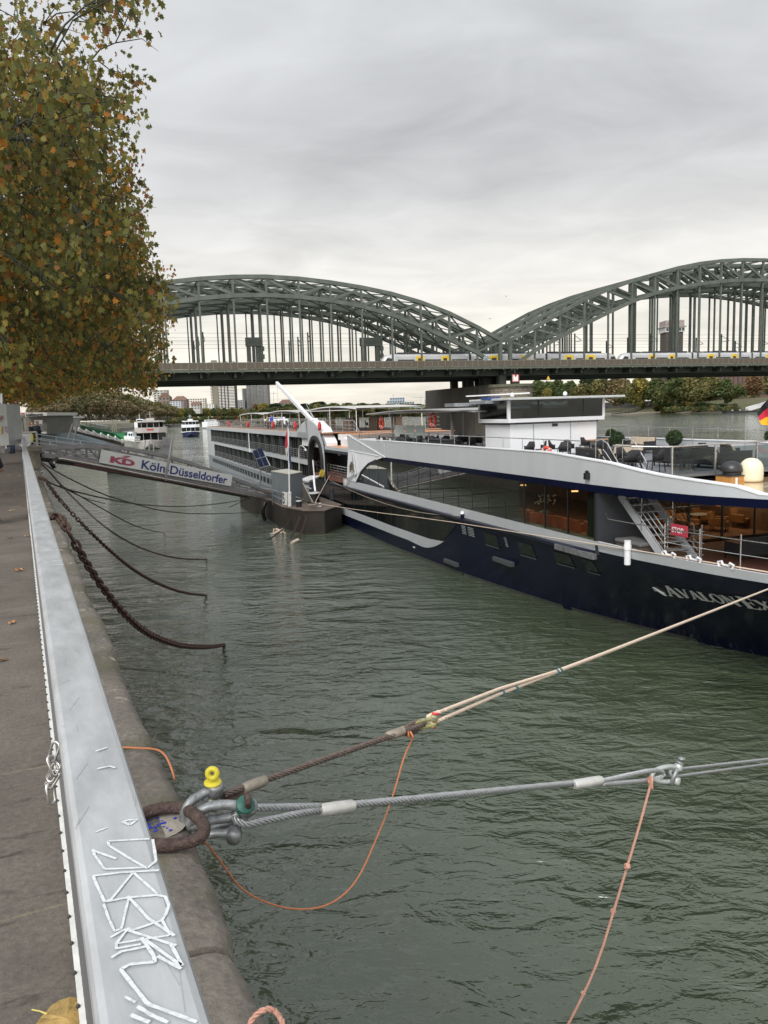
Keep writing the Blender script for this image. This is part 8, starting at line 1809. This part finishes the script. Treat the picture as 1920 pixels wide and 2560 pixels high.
def finish(root,T,tips,rng,h,crown,limbs):
    m_=MB(); T=V(T); (cx,cy,cz),_=crown; 
    m_.tube([T,T+Vector((.1,.1,2)),T+Vector((.3,0,4.5)),Vector((T.x*.6+cx*.4,T.y*.6+cy*.4,T.z+h*.55)),Vector((cx,cy,cz+2))],[.42,.34,.3,.22,.1],12); m_.build('trunk',barkm,root,world=True,smooth=2)
    hub=T+Vector((.3,0,4.5)); k=0; lm=MB(); order=sorted(range(len(tips)),key=lambda i:rng.random())
    # limbs: a few main limbs, then twigs to the clumps
    mains=[]
    for a in range(limbs):
        c=V(tips[order[a]][0]); hub2=hub+Vector((0,0,rng.uniform(0,h*.35))); mid=(hub2*.5+c*.5)+Vector((0,0,rng.uniform(.2,1.2))); pts=smoothloop([hub2,hub2*.7+mid*.3+Vector((rng.uniform(-.3,.3),rng.uniform(-.3,.3),.3)),mid,mid*.5+c*.5+Vector((0,0,rng.uniform(-.4,.4))),c],False,1); n=len(pts)
        lm.tube(pts,[.13*(1-i/(n-1))+.02 for i in range(n)],7); mains.append(pts)
    nodes=[p for pts in mains for p in pts[2:]]; rest=sorted(order[limbs:],key=lambda i:(V(tips[i][0])-hub).length)
    for a in rest:
        c=V(tips[a][0]); p=min(nodes,key=lambda q:(q-c).length); nodes.append(c); dd_=(c-p).length
        if dd_>4: continue
        mid=(p+c)/2+Vector((rng.uniform(-.2,.2),rng.uniform(-.2,.2),rng.uniform(-.1,.4))); lm.tube([p,p*.6+mid*.4+Vector((0,0,.1)),mid,c],[.022,.017,.013,.006],5)
        for _ in range(2): q=c+Vector((rng.uniform(-.8,.8),rng.uniform(-.8,.8),rng.uniform(-.7,.5))); lm.tube([mid,c*.5+q*.5,q],[.014,.01,.004],4)
    lm.build('limbs',mat('dark_limb',(.035,.038,.03),.9,0,.3,5),root,world=True,smooth=2)
specs=[('large plane tree nearest the camera, its upper boughs filling the top left',(-12.5,13.5,7.55),17,((-9.5,17.5,17.0),(6.5,5.5,8.5)),480,56,.165,31,(-2000,2000),.4,9),
 ('plane tree second in the row with orange tinted boughs over the water',(-17,24.5,7.55),17,((-13.5,27,15.5),(8,6,7.0)),620,64,.155,32,(150,2000),1.3,9),
 ('plane tree third in the row, low boughs reaching over the quay edge',(-22.5,36,7.55),16,((-19,39,14.6),(9.5,7,6.4)),700,64,.165,33,(400,2000),1.6,8),
 ('plane tree fourth in the row above the ticket kiosk',(-29,50,7.55),15,((-26,54,13.8),(11,9,6.0)),620,50,.20,34,(500,2000),1.0,7),
 ('plane tree fifth in the row behind the kiosk with yellow-green crown',(-38,70,7.55),15,((-34,75,14),(13,10,6.2)),520,46,.26,35,(500,2000),.1,6)]
for l_,T,h,cr_,nc,nl,ls,sd_,pyr,orr,limbs in specs:
    before=set(bpy.data.objects.keys())
    root,P_,cols,tips,rng_=plane_tree(l_,T,h,cr_,nc,nl,ls,sd_,pyr,orr,gap=(T[1]<30))
    new=[o for k_,o in bpy.data.objects.items() if k_ not in before and k_.startswith('crown')][0]
    new.parent=root; new.matrix_parent_inverse=Matrix.Translation(V(T)).inverted()
    finish(root,T,tips,rng_,h,cr_,limbs)
